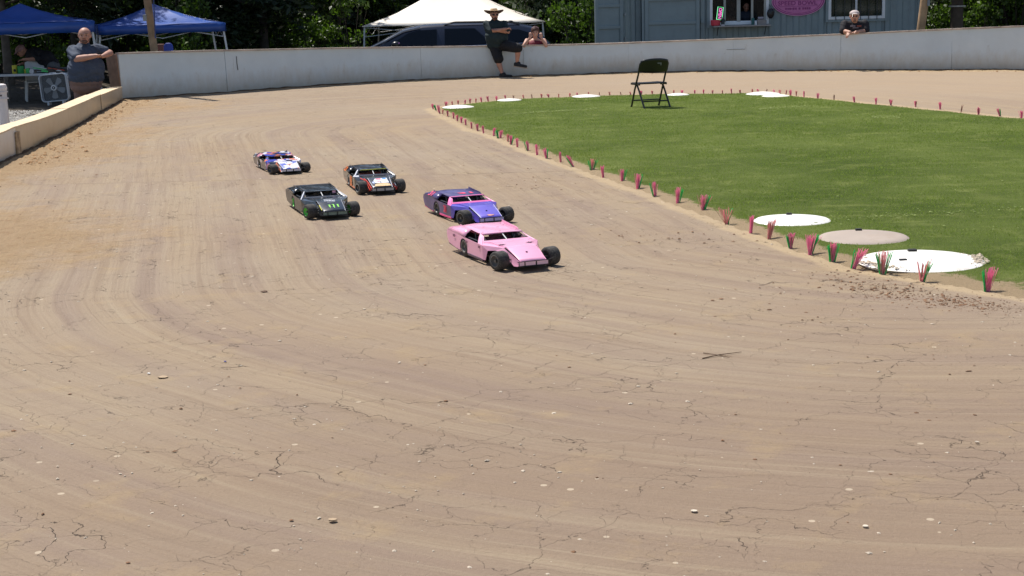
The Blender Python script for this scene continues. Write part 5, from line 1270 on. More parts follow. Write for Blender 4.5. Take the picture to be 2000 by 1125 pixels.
# post with ball cap
p = at(10, 245, 25.2); pst = thing('post', 'white post with a rounded cap standing outside the low wall', 'post', (p.x, p.y, ZL)); H_ = at(10, 163, 25.2).z-ZL
PST = mat('white_post_vinyl', (.74, .66, .64), .5, var=.04)
MB().lathe([(.088, 0), (.078, H_*.3), (.068, H_-.25)], 20).build('shaft', PST, pst, smooth=True)
MB().lathe([(.069, H_-.25), (.095, H_-.249), (.095, H_-.235), (.072, H_-.234), (.072, H_-.145), (.09, H_-.143), (.09, H_-.125), (.07, H_-.12)], 20).build('collar', PST, pst, smooth=True)
MB().lathe([(.070, H_-.12), (.080, H_-.11), (.085, H_-.07), (.07, H_-.02), (.03, H_-.002), (.001, H_)], 20).build('ball_cap', PST, pst, smooth=True)
mb = MB(); mb.lathe([(.014, -.085), (.014, -.060)], 12, axis='y', c=(-.0, 0, H_-.19)); mb.build('bolt_hole', mat('black_slot'), pst)
# folding table
Yt = 33.7; zt = Z_at(65, 144, Yt); xa, xb = X_at(-30, Yt), X_at(137, Yt)
tbl = thing('folding_table', 'long folding table with a black top under the left blue canopy', 'table', ((xa+xb)/2, Yt+.38, ZL))
MB().box((0, 0, zt-ZL-.02), (xb-xa, .76, .035)).build('table_top', mat('black_cloth', (.015, .015, .017), .7), tbl)
MB().box((0, -.392, zt-ZL-.02), (xb-xa+.02, .02, .05)).build('front_edge', mat('pale_edge_strip', (.5, .52, .55), .5), tbl)
for s in (-1, 1):
    for y in (-.3, .3): MB().tube([(s*(xb-xa)*.40, y, zt-ZL-.04), (s*(xb-xa)*.40, y, 0)], .014, 6).build('leg', MATS['dull_steel'], tbl)
    MB().tube([(s*(xb-xa)*.40, -.3, .25), (s*(xb-xa)*.28, -.1, zt-ZL-.05)], .010, 6).build('brace', MATS['dull_steel'], tbl)
def ont(px, dy=.15): return Vector((X_at(px, Yt+dy), Yt+dy, zt))
def titem(px, r_, h, m, label, cat, dy=.12, rim=None):
    p = ont(px, dy); mb = MB(); mb.lathe([(r_*.9, 0), (r_, .01), (r_, h-.01), (r_*.85, h)], 14, c=(p.x, p.y, zt)); o = mb.build(cat, m, smooth=True); tag(o, label, cat)
YEL = mat('yellow_can', (.55, .50, .05), .5); GN = mat('green_can', (.03, .28, .07), .5); BGN = mat('bright_green_part', (.05, .50, .12), .4)
titem(22, .055, .19, YEL, 'yellow can standing at the left end of the black table', 'can'); titem(34, .070, .17, GN, 'green can on the black table beside the yellow can', 'can')
p = ont(22, .05); tag(MB().lathe([(.03, -.004), (.03, .0)], 14, axis='y', c=(p.x, p.y+.005, zt+.08)).build('black_sticker', mat('black_slot')), 'round black mark on the front of the yellow can', 'sticker')
mb = MB(); p = ont(42); mb.box((p.x, p.y, zt+.05), (.05, .05, .10)); tag(mb.build('bottle', YEL, bevel=.01), 'short yellow bottle between the green can and the green block', 'bottle')
mb = MB(); p = ont(48); mb.box((p.x, p.y, zt+.06), (.08, .06, .11)); tag(mb.build('box', BGN, bevel=.01), 'bright green block on the black table', 'box')
cc = thing('car_chassis', 'stripped model car chassis with green and white parts on the black table', 'model car', ont(78, .14)); GW = mat('white_part', (.55, .56, .58), .5)
MB().box((0, 0, .05), (.55, .16, .02), Matrix.Rotation(.10, 3, 'Y')).build('chassis_plate', BLK, cc)
for x in (-.22, .22):
    for y in (-.09, .09): MB().lathe([(.02, -.03), (.05, -.03), (.05, .03), (.02, .03)], 14, axis='y', c=(x, y, .05)).build('wheel', GW if x < 0 else BLK, cc)
MB().box((-.05, -.06, .10), (.30, .03, .02), Matrix.Rotation(.18, 3, 'Y')).build('side_rail', BGN, cc); MB().box((.06, -.09, .045), (.14, .03, .035), Matrix.Rotation(.1, 3, 'Y')).build('side_pod', BGN, cc); MB().box((-.02, -.04, .12), (.22, .03, .014), Matrix.Rotation(.22, 3, 'Y')).build('shock_tower', GW, cc)
c2 = thing('model_car_body', 'black and red model car body at the right end of the black table', 'model car', ont(108, .15))
MB().prism([(-.24, -.1, .02), (.22, -.1, .02), (.20, -.1, .06), (0, -.1, .10), (-.22, -.1, .14)], (0, .2, 0)).build('shell', mat('black_shell', (.02, .02, .025), .3), c2); MB().box((-.02, -.104, .085), (.36, .006, .012), Matrix.Rotation(.17, 3, 'Y')).build('red_stripe', RDL, c2); MB().prism([(-.03, -.107, .05), (.12, -.107, .03), (.03, -.107, .08)], (0, .004, 0)).build('white_flash', GW, c2)
# box fan
Yf = 32.9; pa = at(111, 197, Yf); fan = thing('box_fan', 'white framed box fan standing on the gravel under the left canopy', 'fan', (pa.x, pa.y, ZL)); fan.rotation_euler = (0, 0, 0)
fs_ = .565; zb_ = at(111, 197, Yf).z-ZL; tilt = Matrix.Rotation(rad(-4), 4, 'Y')
FW = mat('white_fan_plastic', (.62, .65, .68), .45, var=.03); FGm = mat('grey_fan_blade', (.34, .37, .40), .5, var=.03); FD = mat('dark_fan_inside', (.045, .05, .055), .7)
def fan_part(mb, name, m, **k):
    o = mb.build(name, m, fan, **k); o.data.transform(tilt); return o
def rrect(a, b, r_, n=5):
    P = []
    for cx_, cy_, s0 in ((a-r_, b-r_, 0), (-a+r_, b-r_, 90), (-a+r_, -b+r_, 180), (a-r_, -b+r_, 270)):
        for k in range(n+1): t = rad(s0+90*k/n); P.append((cx_+r_*math.cos(t), cy_+r_*math.sin(t)))
    return P
h2 = fs_/2; zc = h2+zb_
P = rrect(h2, h2, .07)
mb = MB(); mb.tube([(x, -.06, zc+z) for x, z in P+[P[0]]], .013, 6, cap=False); mb.tube([(x, .06, zc+z) for x, z in P+[P[0]]], .013, 6, cap=False); fan_part(mb, 'frame', FW, smooth='all')
mb = MB(); 
for k in range(len(P)): a = P[k]; b = P[(k+1) % len(P)]; mb.add([(a[0], -.06, zc+a[1]), (b[0], -.06, zc+b[1]), (b[0], .06, zc+b[1]), (a[0], .06, zc+a[1])], [(0, 1, 2, 3)])
fan_part(mb, 'housing', FW)
mb = MB(); mb.prism([(x*.97, .055, zc+z*.97) for x, z in P], (0, .004, 0)); fan_part(mb, 'rear_screen', FD)
for k in range(5):
    a = math.pi/2+k*2*math.pi/5+math.pi; vs = []
    pts = [(.05, -.03), (.12, -.05), (.19, -.075), (.225, -.05), (.232, 0), (.215, .05), (.14, .04), (.05, .02)]
    vs = [(r_*math.cos(a)-t*math.sin(a), -.005+t*.25, zc+r_*math.sin(a)+t*math.cos(a)) for r_, t in pts]
    mb = MB(); mb.prism(vs, (0, .004, 0)); fan_part(mb, 'blade', FGm)
mb = MB(); mb.lathe([(.06, -.068), (.064, -.05), (.064, .0)], 20, axis='y', c=(0, 0, zc)); fan_part(mb, 'hub', FW, smooth=True)
mb = MB(); mb.lathe([(.034, -.072), (.034, -.066)], 16, axis='y', c=(0, 0, zc)); fan_part(mb, 'hub_ring', FD)
mb = MB(); mb.lathe([(.014, -.076), (.014, -.068)], 12, axis='y', c=(0, 0, zc)); fan_part(mb, 'badge', FW)
mb = MB()
for k in range(33):
    x = -h2*.94+k*h2*1.88/32; mb.box((x, -.062, zc), (.0035, .003, h2*1.9))
fan_part(mb, 'grille', FGm)
mb = MB(); mb.tube([(-.07, 0, zc+h2), (-.07, 0, zc+h2+.03), (.07, 0, zc+h2+.03), (.07, 0, zc+h2)], .008, 6); mb.lathe([(.018, 0), (.014, .03)], 10, c=(-.14, 0, zc+h2)); fan_part(mb, 'handle', FW)
for x in (-.16, .16): fan_part(MB().box((x, 0, zb_/2), (.04, .16, max(.02, zb_))), 'foot', FW)
# white plastic chair under the table
pc = at(70, 193, 34.2); pch = thing('plastic_chair', 'white plastic chair half hidden behind the table and fan', 'chair', (pc.x, pc.y+.15, ZL), rad(200))
PW = mat('white_plastic_dusty', (.55, .56, .56), .5)
MB().box((0, 0, .42), (.46, .44, .03)).build('seat', PW, pch, bevel=.01)
MB().prism([(-.22, -.22, .43), (.22, -.22, .43), (.20, -.30, .84), (.10, -.32, .88), (-.10, -.32, .88), (-.20, -.30, .84)], (0, -.02, 0)).build('backrest', PW, pch)
for x in (-.21, .21):
    for y in (-.19, .19): MB().tube([(x, y, .42), (x*1.15, y*1.15, 0)], .028, 8, .02).build('leg', PW, pch)
    MB().tube([(x*1.05, -.22, .62), (x*1.1, .0, .66), (x*1.05, .2, .62), (x*1.05, .2, .42)], .02, 6).build('armrest', PW, pch)
pc = at(131, 190, 34.2); pch = thing('metal_chair', 'chrome framed chair beside the standing man, behind the box fan', 'chair', (pc.x, pc.y, ZL), rad(10))
for s in (-1, 1): MB().tube([(s*.2, .2, 0), (s*.2, .2, .60), (s*.2, -.2, .60), (s*.2, -.2, 0)], .013, 6).build('side_frame', MATS['pale_hinge'], pch)
MB().box((0, 0, .36), (.38, .38, .03)).build('seat', mat('grey_cloth', (.12, .12, .13), .8), pch); MB().box((0, .2, .62), (.38, .02, .2)).build('backrest', MATS['grey_cloth'], pch)
# blue camp chair top seen over the wall, right of the pole
pc = at(329, 100, 33); bc = thing('camp_chair', 'blue rounded chair back seen over the wall right of the wooden pole', 'chair', (pc.x, pc.y, GB_Z))
zz = at(329, 84, 33).z-GB_Z
mb = MB(); P = [(-.09, 0, .55), (.09, 0, .55), (.10, 0, zz-.06), (.05, 0, zz), (-.05, 0, zz), (-.10, 0, zz-.06)]; mb.prism(P, (0, .05, 0)); mb.build('backrest', mat('blue_cloth', (.02, .05, .32), .6), bc, bevel=.02)
MB().box((0, -.12, .45), (.40, .40, .04)).build('seat', MATS['blue_cloth'], bc)
for x in (-.18, .18):
    for y in (-.3, .08): MB().tube([(x, y, .45), (x*1.1, y, 0)], .012, 6).build('leg', MATS['dull_steel'], bc)
pc = at(315, 100, 33.3); mb = MB(); mb.box((pc.x, pc.y, (at(315, 86, 33.3).z+GB_Z)/2), (.13, .12, at(315, 86, 33.3).z-GB_Z)); tag(mb.build('storage_bin', mat('rust_bin', (.20, .08, .06), .7), bevel=.01), 'rust brown upright bin beside the blue chair back', 'bin')
# ------------------------------------------------------------------ people: one continuous body mesh each, clothes and hair as children
def capsule(mb, a, b, r0, r1=None, n=12):
    a = Vector(a); b = Vector(b); r1 = r0 if r1 is None else r1
    mb.ball(a, r0, n, 8); mb.ball(b, r1, n, 8)
    if (b-a).length > 1e-4: mb.tube([a, b], r0, n, r1)
def remeshed(name, mb, m, parent, voxel=.011, smooth=4, wr=0, seed=0, keep=None):
    me = mb.mesh(name, m, fix=False); o = bpy.data.objects.new(name, me); COL.objects.link(o)
    md = o.modifiers.new('r', 'REMESH'); md.mode = 'VOXEL'; md.voxel_size = voxel
    ms = o.modifiers.new('s', 'SMOOTH'); ms.iterations = smooth; ms.factor = .5
    dg = bpy.context.evaluated_depsgraph_get(); dg.update()
    me2 = bpy.data.meshes.new_from_object(o.evaluated_get(dg)); o.modifiers.clear(); o.data = me2; bpy.data.meshes.remove(me)
    me2.name = name; me2.materials.clear(); me2.materials.append(m)
    n = len(me2.vertices); co = np.zeros(n*3, np.float32); me2.vertices.foreach_get('co', co); co = co.reshape(-1, 3)
    if wr:
        nr = np.zeros(n*3, np.float32); me2.vertex_normals.foreach_get('vector', nr) if hasattr(me2, 'vertex_normals') else None; nr = nr.reshape(-1, 3)
        f = fbm(co[:, 0]*9+seed+co[:, 1]*5, co[:, 2]*14+co[:, 0]*6, 3, seed)-.5
        co += nr*(f*wr*2)[:, None]; me2.vertices.foreach_set('co', co.ravel())
    me2.polygons.foreach_set('use_smooth', np.ones(len(me2.polygons), bool)); me2.update()
    o.parent = parent; return o
def basis(fwd, up):
    f = Vector(fwd).normalized(); r = f.cross(Vector(up)).normalized(); u = r.cross(f); return f, r, u
def hand(mb, wrist, fwd, palm, s=1.0, curl=.7, side=1):
    """wrist position, finger direction, palm normal (towards which fingers curl)"""
    f, r, u = basis(fwd, palm)
    w_ = Vector(wrist)
    for k in range(4):
        c = (-.030+.020*k)*s*side; a = w_+f*.015*s+r*c*.7; b = w_+f*.085*s+r*c
        capsule(mb, a, b, .0135*s, .0115*s, 8)
        L_ = (.060, .072, .068, .052)[k]*s; d1 = (f*math.cos(curl*.5)+u*math.sin(curl*.5)); d2 = (f*math.cos(curl*1.6)+u*math.sin(curl*1.6))
        m1 = b+d1*L_*.5; m2 = m1+d2*L_*.5
        capsule(mb, b, m1, .0105*s, .0095*s, 8); capsule(mb, m1, m2, .0095*s, .008*s, 8)
    t0 = w_+f*.025*s-r*.028*s*side; t1 = t0+(f*.6-r*.75*side+u*.3).normalized()*.035*s; t2 = t1+(f*.9-r*.2*side+u*.4).normalized()*.030*s
    capsule(mb, t0, t1, .014*s, .012*s, 8); capsule(mb, t1, t2, .0115*s, .009*s, 8)
SKIN = mat('medium_skin', (.50, .27, .19), .55, var=.10, vscale=9); SKIN2 = mat('ruddy_skin', (.45, .23, .165), .55, var=.12, vscale=9); SKIN3 = mat('fair_skin', (.56, .31, .23), .55, var=.08, vscale=9)  # skin tones: medium, ruddy and fair
EYE = mat('dark_eye', (.02, .015, .012), .3); LIP = mat('lip', (.28, .09, .08), .6); BLKG = mat('black_sunglasses', (.01, .01, .012), .15)
def head(mb, c, R_, yaw=0, pitch=0, roll=0, fat=1.0):
    """adds a head to the skin mesh; returns function local->person space. Face looks towards -Y at yaw 0"""
    M = Matrix.Translation(Vector(c)) @ Matrix.Rotation(rad(yaw), 4, 'Z') @ Matrix.Rotation(rad(roll), 4, 'Y') @ Matrix.Rotation(rad(pitch), 4, 'X')
    P = lambda x, y, z: M @ Vector((x*R_, y*R_, z*R_))
    k = len(mb.v)
    mb.ball((0, .12, .22), (.80*fat**.3, .98, .92), 16, 12); mb.ball((0, -.22, -.30), (.62*fat, .66, .72), 14, 10)      # skull, jaw
    mb.ball((0, -.62, -.72), (.30*fat, .26, .20), 10, 8); mb.ball((0, -.92, -.10), (.13, .18, .17), 8, 6); mb.ball((0, -.84, .12), (.09, .12, .22), 8, 6)  # chin, nose, bridge
    mb.ball((0, -.74, .30), (.50, .16, .10), 10, 6); mb.ball((-.36, -.66, -.12), (.22, .2, .18), 8, 6); mb.ball((.36, -.66, -.12), (.22, .2, .18), 8, 6)
    mb.ball((-.80*fat**.3, .06, .02), (.09, .17, .27), 8, 8); mb.ball((.80*fat**.3, .06, .02), (.09, .17, .27), 8, 8)
    mb.ball((0, -.76, -.42), (.22, .12, .10), 8, 6)
    for i in range(k, len(mb.v)): mb.v[i] = tuple(P(*mb.v[i]))
    return P, M
def face_bits(P, M, R_, root, eyes=True, smile=False):
    if eyes:
        for s in (-1, 1):
            mb = MB(); mb.ball(P(s*.30, -.80, .14), R_*.075, 8, 6); mb.build('eye', EYE, root, smooth=True)
            mb = MB(); mb.tube([P(s*.16, -.88, .33), P(s*.32, -.88, .37), P(s*.48, -.78, .31)], R_*.035, 5); mb.build('eyebrow', mat('brow_brown', (.10, .06, .04), .8), root)
    mb = MB(); z = -.44; mb.tube([P(-.24, -.80, z+(.05 if smile else -.01)), P(0, -.90, z-.01), P(.24, -.80, z+(.05 if smile else -.01))], R_*.05, 6); mb.build('mouth', LIP if not smile else mat('teeth', (.7, .66, .6), .4), root, smooth=True)
def hair_part(name, prims, P, R_, m, root, voxel=.008):
    mb = MB()
    for c, r in prims:
        k = len(mb.v); mb.ball(c, r, 14, 10)
        for i in range(k, len(mb.v)): mb.v[i] = tuple(P(*mb.v[i]))
    return remeshed(name, mb, m, root, voxel, 2, .004)
class Man:
    def __init__(s, label, px, Y, zg):
        a = at(px, 60, Y); s.o = Vector((a.x, Y, zg)); s.Y = Y; s.root = thing('person', label, 'person', s.o)
    def p(s, px, py, dy=0):
        return at(px, py, s.Y+dy)-s.o
# --- man with straw hat, half sitting on the wall
Yw1 = gnd(968, 151.5).y
h = Man('man in dark shirt and black shorts half sitting on the wall, arms crossed', 972, Yw1, 0); p = h.p
sk = MB(); P, M = head(sk, p(965.5, 29.5, -.02), .115, yaw=14, pitch=4, fat=1.12)
capsule(sk, p(966, 34, .02), p(967, 44, .03), .062, .075)
sk.ball(p(968, 54, .02), (.20, .15, .16)); sk.ball(p(969, 72, 0), (.22, .19, .20)); sk.ball(p(974, 88, 0), (.19, .17, .14))
ra, re, rw = p(950, 48, .02), p(960, 61, -.16), p(988, 56.5, -.29)
la, le, lw2 = p(984, 47, 0), p(992, 62, -.17), p(972, 60, -.24)
capsule(sk, ra, re, .065, .052); capsule(sk, re, rw, .052, .032); hand(sk, rw, (1, -.1, .1), (0, -.3, -1), 1, .9)
capsule(sk, la, le, .065, .052); capsule(sk, le, lw2, .050, .032); hand(sk, lw2, (-1, .1, .1), (0, 0, 1), 1, .5, -1)
rk, ran = p(972, 117, -.20), p(981, 143, -.22); lk, lan = p(1012, 95, -.42), p(1010, 122, -.34)
capsule(sk, p(967, 92, -.05), rk, .11, .07); capsule(sk, rk, rk.lerp(ran, .35)+Vector((0, .02, 0)), .062, .066); capsule(sk, rk.lerp(ran, .35)+Vector((0, .02, 0)), ran, .066, .040)
capsule(sk, p(982, 88, -.06), lk, .11, .07); capsule(sk, lk, lk.lerp(lan, .35)+Vector((0, .02, 0)), .062, .066); capsule(sk, lk.lerp(lan, .35)+Vector((0, .02, 0)), lan, .066, .040)
capsule(sk, ran, p(990, 149, -.30), .04, .03); capsule(sk, lan, p(1020, 131, -.42), .04, .03)
remeshed('body', sk, SKIN2, h.root)
face_bits(P, M, .115, h.root, eyes=False)
mb = MB(); mb.ball(P(-.31, -.80, .15), (.030, .016, .022), 10, 6); mb.ball(P(.31, -.80, .15), (.030, .016, .022), 10, 6); mb.tube([P(-.75, -.15, .18), P(-.5, -.74, .18), P(.5, -.74, .18), P(.75, -.15, .18)], .005, 5); mb.build('sunglasses', BLKG, h.root, smooth=True)
hair_part('beard', [((0, -.60, -.62), (.42, .32, .30)), ((-.42, -.35, -.45), (.22, .32, .34)), ((.42, -.35, -.45), (.22, .32, .34)), ((0, -.86, -.30), (.26, .10, .07))], P, .115, mat('brown_beard', (.10, .055, .035), .9), h.root)
sh_ = MB(); capsule(sh_, p(966, 42, .03), p(967, 45, .03), .085, .10)
capsule(sh_, p(951, 49, .02), p(984, 48, .01), .085, .085); sh_.ball(p(968, 56, .01), (.265, .185, .20), 18, 12); sh_.ball(p(970, 73, -.02), (.275, .235, .24), 18, 12); sh_.ball(p(970, 86, 0), (.235, .20, .17), 18, 12)
capsule(sh_, ra, ra.lerp(re, .92), .088, .078); capsule(sh_, la, la.lerp(le, .85), .088, .076)
remeshed('shirt', sh_, mat('dark_teal_shirt', (.012, .026, .030), .85, bump=.5, bscale=14), h.root, .012, 3, .018, 1)
so = MB(); so.ball(p(974, 90, 0), (.215, .19, .13), 16, 10); capsule(so, p(967, 93, -.03), p(973.5, 115, -.19), .135, .118); capsule(so, p(981, 88, -.04), p(1011, 93.5, -.40), .135, .118)
remeshed('shorts', so, mat('black_shorts', (.010, .010, .012), .85), h.root, .012, 3, .010, 2)
def shoe(root, heel, toe, m=None, sole=True, r_=.042):
    mb = MB(); d = (toe-heel).normalized(); capsule(mb, heel, toe, r_*1.05, r_*.85, 12); capsule(mb, heel+Vector((0, 0, .02)), heel+d*.09+Vector((0, 0, .045)), r_*1.0, r_*.95); 
    s_ = remeshed('shoe', mb, m or mat('black_shoe', (.012, .012, .014), .7), root, .008, 3)
    if sole:
        mb = MB(); side = d.cross(Vector((0, 0, 1))).normalized()
        P_ = []; q = heel-d*.045; t = toe+d*.045
        up = side.cross(d)*-1 if side.cross(d).z < 0 else side.cross(d)
        for k in range(7): a = math.pi/2+math.pi*k/6; P_.append(heel+d*math.cos(a)*.048+side*math.sin(a)*.046)
        for k in range(7): a = -math.pi/2+math.pi*k/6; P_.append(toe+d*math.cos(a)*.045+side*math.sin(a)*.044)
        mb.prism([v-up*(r_+.004) for v in P_], up*.020); mb.build('sole', mat('tan_sole', (.42, .34, .26), .8), s_)
shoe(h.root, p(978.5, 148.2, -.22), p(998, 148.8, -.36)); shoe(h.root, p(1007, 126.5, -.34), p(1027, 129.8, -.46))
# straw hat with a wide turned-up patterned brim
ht = MB(); hp = p(964.5, 24.6, -.02); vs = []; fs = []; nr_ = 6; ns = 28
for j in range(nr_+1):
    rr = .085+.135*j/nr_
    for k in range(ns):
        a = 2*math.pi*k/ns; vs.append((hp.x+rr*math.cos(a)*1.03, hp.y+rr*math.sin(a)*.95, hp.z+.055*(j/nr_)**2*(abs(math.cos(a))**2)-.048*(j/nr_)*math.sin(a)))
for j in range(nr_):
    for k in range(ns): fs.append((j*ns+k, j*ns+(k+1) % ns, (j+1)*ns+(k+1) % ns, (j+1)*ns+k))
ht.add(vs, fs); hat = thing('straw_hat', 'wide straw hat with a dark patterned brim on the man sitting on the wall', 'hat', h.o)
STR = mat('straw', (.70, .52, .32), .8, var=.2, vscale=60)
def hat_under():
    m, N, L, b = nodes_mat('dark_brim_pattern'); g = NG(N, L); tc = N.new('ShaderNodeTexCoord').outputs['Object']; ge = N.new('ShaderNodeNewGeometry')
    c = g.mix(g.ramp(g.noise(tc, 30, 3), .52, .58), (.04, .018, .018), (.24, .18, .16)); c = g.mix(ge.outputs['Backfacing'], c, c)
    L.new(c, b.inputs['Base Color']); b.inputs['Roughness'].default_value = .9; return m
brim = ht.build('brim', STR, hat, smooth='all', thick=.004)
ht2 = MB(); ht2.add([(x, y, z-.005) for x, y, z in vs], fs); ht2.build('brim_underside', hat_under(), hat, smooth='all', thick=.003)
mb = MB(); mb.lathe([(.088, -.01), (.090, .03), (.084, .075), (.068, .098), (.035, .092), (.001, .080)], 24, c=(hp.x, hp.y, hp.z), cap=False); mb.build('crown', STR, hat, smooth=True)
MB().lathe([(.0905, .0), (.0925, .004), (.0915, .026), (.089, .028)], 24, c=(hp.x, hp.y, hp.z), cap=False).build('hat_band', mat('brown_band', (.09, .045, .03), .7), hat)
# --- woman leaning on the wall
h = Man('woman in maroon tank top leaning on the wall, hands at her face', 1045, gnd(1045, 149).y+.18, GB_Z); p = h.p
sk = MB(); P, M = head(sk, p(1045.5, 63.5, 0), .108, yaw=-4, pitch=6)
capsule(sk, p(1045.5, 71, .02), p(1045.5, 79, .04), .050, .055); sk.ball(p(1045.5, 84, .05), (.165, .11, .12)); sk.ball(p(1045.5, 96, .08), (.14, .11, .16)); sk.ball(p(1046, 112, .12), (.17, .14, .15))
for s, e, w_, sd in ((p(1029, 79, .04), p(1023.5, 89.5, -.12), p(1035, 74, -.14), 1), (p(1062.5, 79, .04), p(1066.5, 89, -.12), p(1057.5, 74.5, -.13), -1)):
    capsule(sk, s, e, .052, .045); capsule(sk, e, w_, .045, .028)
    hand(sk, w_, (.12*sd, -.02, 1), (.0, 1, 0), .92, .7, sd)
capsule(sk, p(1041, 113, .12), Vector((p(1041, 113).x, .12, .50)), .09, .055); capsule(sk, p(1050, 113, .12), Vector((p(1050, 113).x, .12, .50)), .09, .055)
for x in (1041, 1050): q_ = p(x, 113); capsule(sk, (q_.x, .12, .5), (q_.x, .14, .08), .055, .038); capsule(sk, (q_.x, .14, .05), (q_.x, .0, .03), .035, .03)
remeshed('body', sk, SKIN3, h.root, .010); face_bits(P, M, .108, h.root, smile=True)
hair_part('hair', [((0, .12, .48), (.90, 1.02, .88)), ((-.70, .1, .12), (.26, .5, .55)), ((.70, .1, .12), (.26, .5, .55)), ((.15, .55, .95), (.35, .35, .3))], lambda x, y, z: P(x, y+.06, z), .108, mat('brown_hair', (.085, .036, .026), .7, var=.3, vscale=30), h.root)
MB().tube([P(-.78, -.12, .95), P(0, -.25, 1.38), P(.78, -.12, .95)], .010, 6).build('headband', mat('pinkish_band', (.38, .24, .26), .5), h.root, smooth=True)
tk = MB(); tk.ball(p(1045.5, 86.5, .03), (.190, .150, .105), 16, 10); tk.ball(p(1045.5, 99, .08), (.155, .125, .17), 16, 10); capsule(tk, p(1036, 77.5, .05), p(1039, 87, -.01), .020, .03); capsule(tk, p(1055, 77.5, .05), p(1052, 87, -.01), .020, .03)
remeshed('tank_top', tk, mat('maroon_top', (.16, .012, .028), .8), h.root, .010, 3, .006, 4)
tk = MB(); tk.ball(p(1046, 112, .12), (.185, .155, .16)); 
for x in (1041, 1050): capsule(tk, p(x, 114, .12), Vector((p(x, 113).x, .12, .42)), .105, .075)
remeshed('shorts', tk, MATS['black_shorts'], h.root, .012, 3)
# --- heavy man at the corner, left
Ym = gnd(240, 195.5).y-.35
h = Man('heavy bald bearded man in grey blue t-shirt standing at the wall corner', 166, Ym, -.15); p = h.p
sk = MB(); P, M = head(sk, p(165.5, 70.5, -.08), .148, yaw=8, pitch=0, fat=1.2)
capsule(sk, p(165, 80, .02), p(164, 90, .04), .095, .12); sk.ball(p(164, 106, .02), (.27, .20, .20)); sk.ball(p(167, 132, 0), (.33, .30, .30)); sk.ball(p(167, 158, 0), (.29, .25, .20))
ra, re, rw = p(141, 99, .03), p(150, 115.5, -.26), p(188, 109, -.44)
la, le, lw2 = p(188, 95, .05), p(215, 103.5, .06), p(200, 110, -.30)
capsule(sk, ra, re, .088, .068); capsule(sk, re, re.lerp(rw, .4), .072, .066); capsule(sk, re.lerp(rw, .4), rw, .066, .042); hand(sk, rw, (1, 0, .05), (0, -.4, -1), 1.1, .9)
capsule(sk, la, le, .085, .066); capsule(sk, le, le.lerp(lw2, .4), .064, .062); capsule(sk, le.lerp(lw2, .4), lw2, .060, .040); hand(sk, lw2, (-1, -.3, -.15), (0, .3, 1), 1.1, .8, -1)
for x in (153, 180):
    q_ = p(x, 165); capsule(sk, (q_.x, 0, q_.z+.05), (q_.x, -.02, .50), .15, .09); capsule(sk, (q_.x, -.02, .50), (q_.x, 0, .09), .085, .05); capsule(sk, (q_.x, .02, .05), (q_.x, -.16, .04), .05, .04)
remeshed('body', sk, SKIN2, h.root, .012); face_bits(P, M, .148, h.root)
hair_part('beard', [((0, -.56, -.66), (.46, .36, .30)), ((-.50, -.28, -.42), (.22, .36, .34)), ((.50, -.28, -.42), (.22, .36, .34)), ((0, -.88, -.27), (.28, .09, .07))], P, .148, mat('grey_beard', (.13, .075, .06), .9, var=.3, vscale=40), h.root)
hair_part('hair', [((0, .50, .30), (.84, .66, .62)), ((-.66, .15, .25), (.2, .4, .3)), ((.66, .15, .25), (.2, .4, .3))], P, .148, mat('grey_brown_hair', (.06, .033, .027), .9), h.root)
sh_ = MB(); capsule(sh_, p(165, 90, .03), p(164, 94, .03), .13, .15); capsule(sh_, p(143, 101, .03), p(186, 97, .03), .12, .11); sh_.ball(p(164, 108, .01), (.32, .24, .22), 20, 14); sh_.ball(p(168, 134, -.01), (.375, .35, .33), 22, 14); sh_.ball(p(168.5, 150, 0), (.36, .32, .20), 22, 14)
capsule(sh_, ra, ra.lerp(re, .85), .115, .105); capsule(sh_, la, la.lerp(le, .60), .11, .10)
remeshed('shirt', sh_, mat('slate_shirt', (.050, .066, .105), .85, var=.15, bump=.5, bscale=12), h.root, .013, 3, .022, 5)
pt = MB(); pt.ball(p(168, 158, 0), (.335, .285, .20), 18, 12); pt.ball(p(168, 168, 0), (.32, .25, .17), 18, 12)
for x in (153, 181): q_ = p(x, 165); capsule(pt, (q_.x, 0, q_.z+.02), (q_.x, -.02, .50), .18, .12); capsule(pt, (q_.x, -.02, .50), (q_.x, 0, .10), .12, .09)
remeshed('trousers', pt, mat('dusty_brown_trousers', (.21, .13, .11), .85, bump=.4, bscale=10), h.root, .013, 3, .012, 6)
for x in (153, 181): q_ = p(x, 165); shoe(h.root, Vector((q_.x, .03, .05)), Vector((q_.x, -.17, .045)), r_=.05)
# --- man leaning at the right
h = Man('bearded man in light cap and black t-shirt leaning on the wall below a window', 1668, gnd(1668, 139).y+.30, GB_Z); p = h.p
sk = MB(); P, M = head(sk, p(1669, 32.5, -.10), .125, yaw=-8, pitch=2, fat=1.15)
capsule(sk, p(1669, 40, -.02), p(1669, 47, .02), .07, .08); sk.ball(p(1669, 55, .05), (.22, .16, .15)); sk.ball(p(1669, 75, .12), (.22, .18, .24)); sk.ball(p(1669, 98, .18), (.20, .17, .16))
ra, re, rw = p(1650, 48, .02), p(1647, 61, -.08), p(1660, 63, -.30); la, le, lw2 = p(1689, 47, .02), p(1691, 60, -.06), p(1672, 62.5, -.24)
for a, b, c_ in ((ra, re, rw), (la, le, lw2)): capsule(sk, a, b, .075, .06); capsule(sk, b, c_, .058, .038)
hand(sk, rw, (-.5, -.35, -.5), (0, .3, -1), 1.05, .5); hand(sk, lw2, (-1, -.2, -.1), (0, 0, -1), 1.05, .5, -1)
for x in (1660, 1678): q_ = p(x, 100); capsule(sk, (q_.x, .18, q_.z), (q_.x, .16, .5), .10, .07); capsule(sk, (q_.x, .16, .5), (q_.x, .2, .08), .065, .045); capsule(sk, (q_.x, .2, .05), (q_.x, .03, .04), .045, .035)
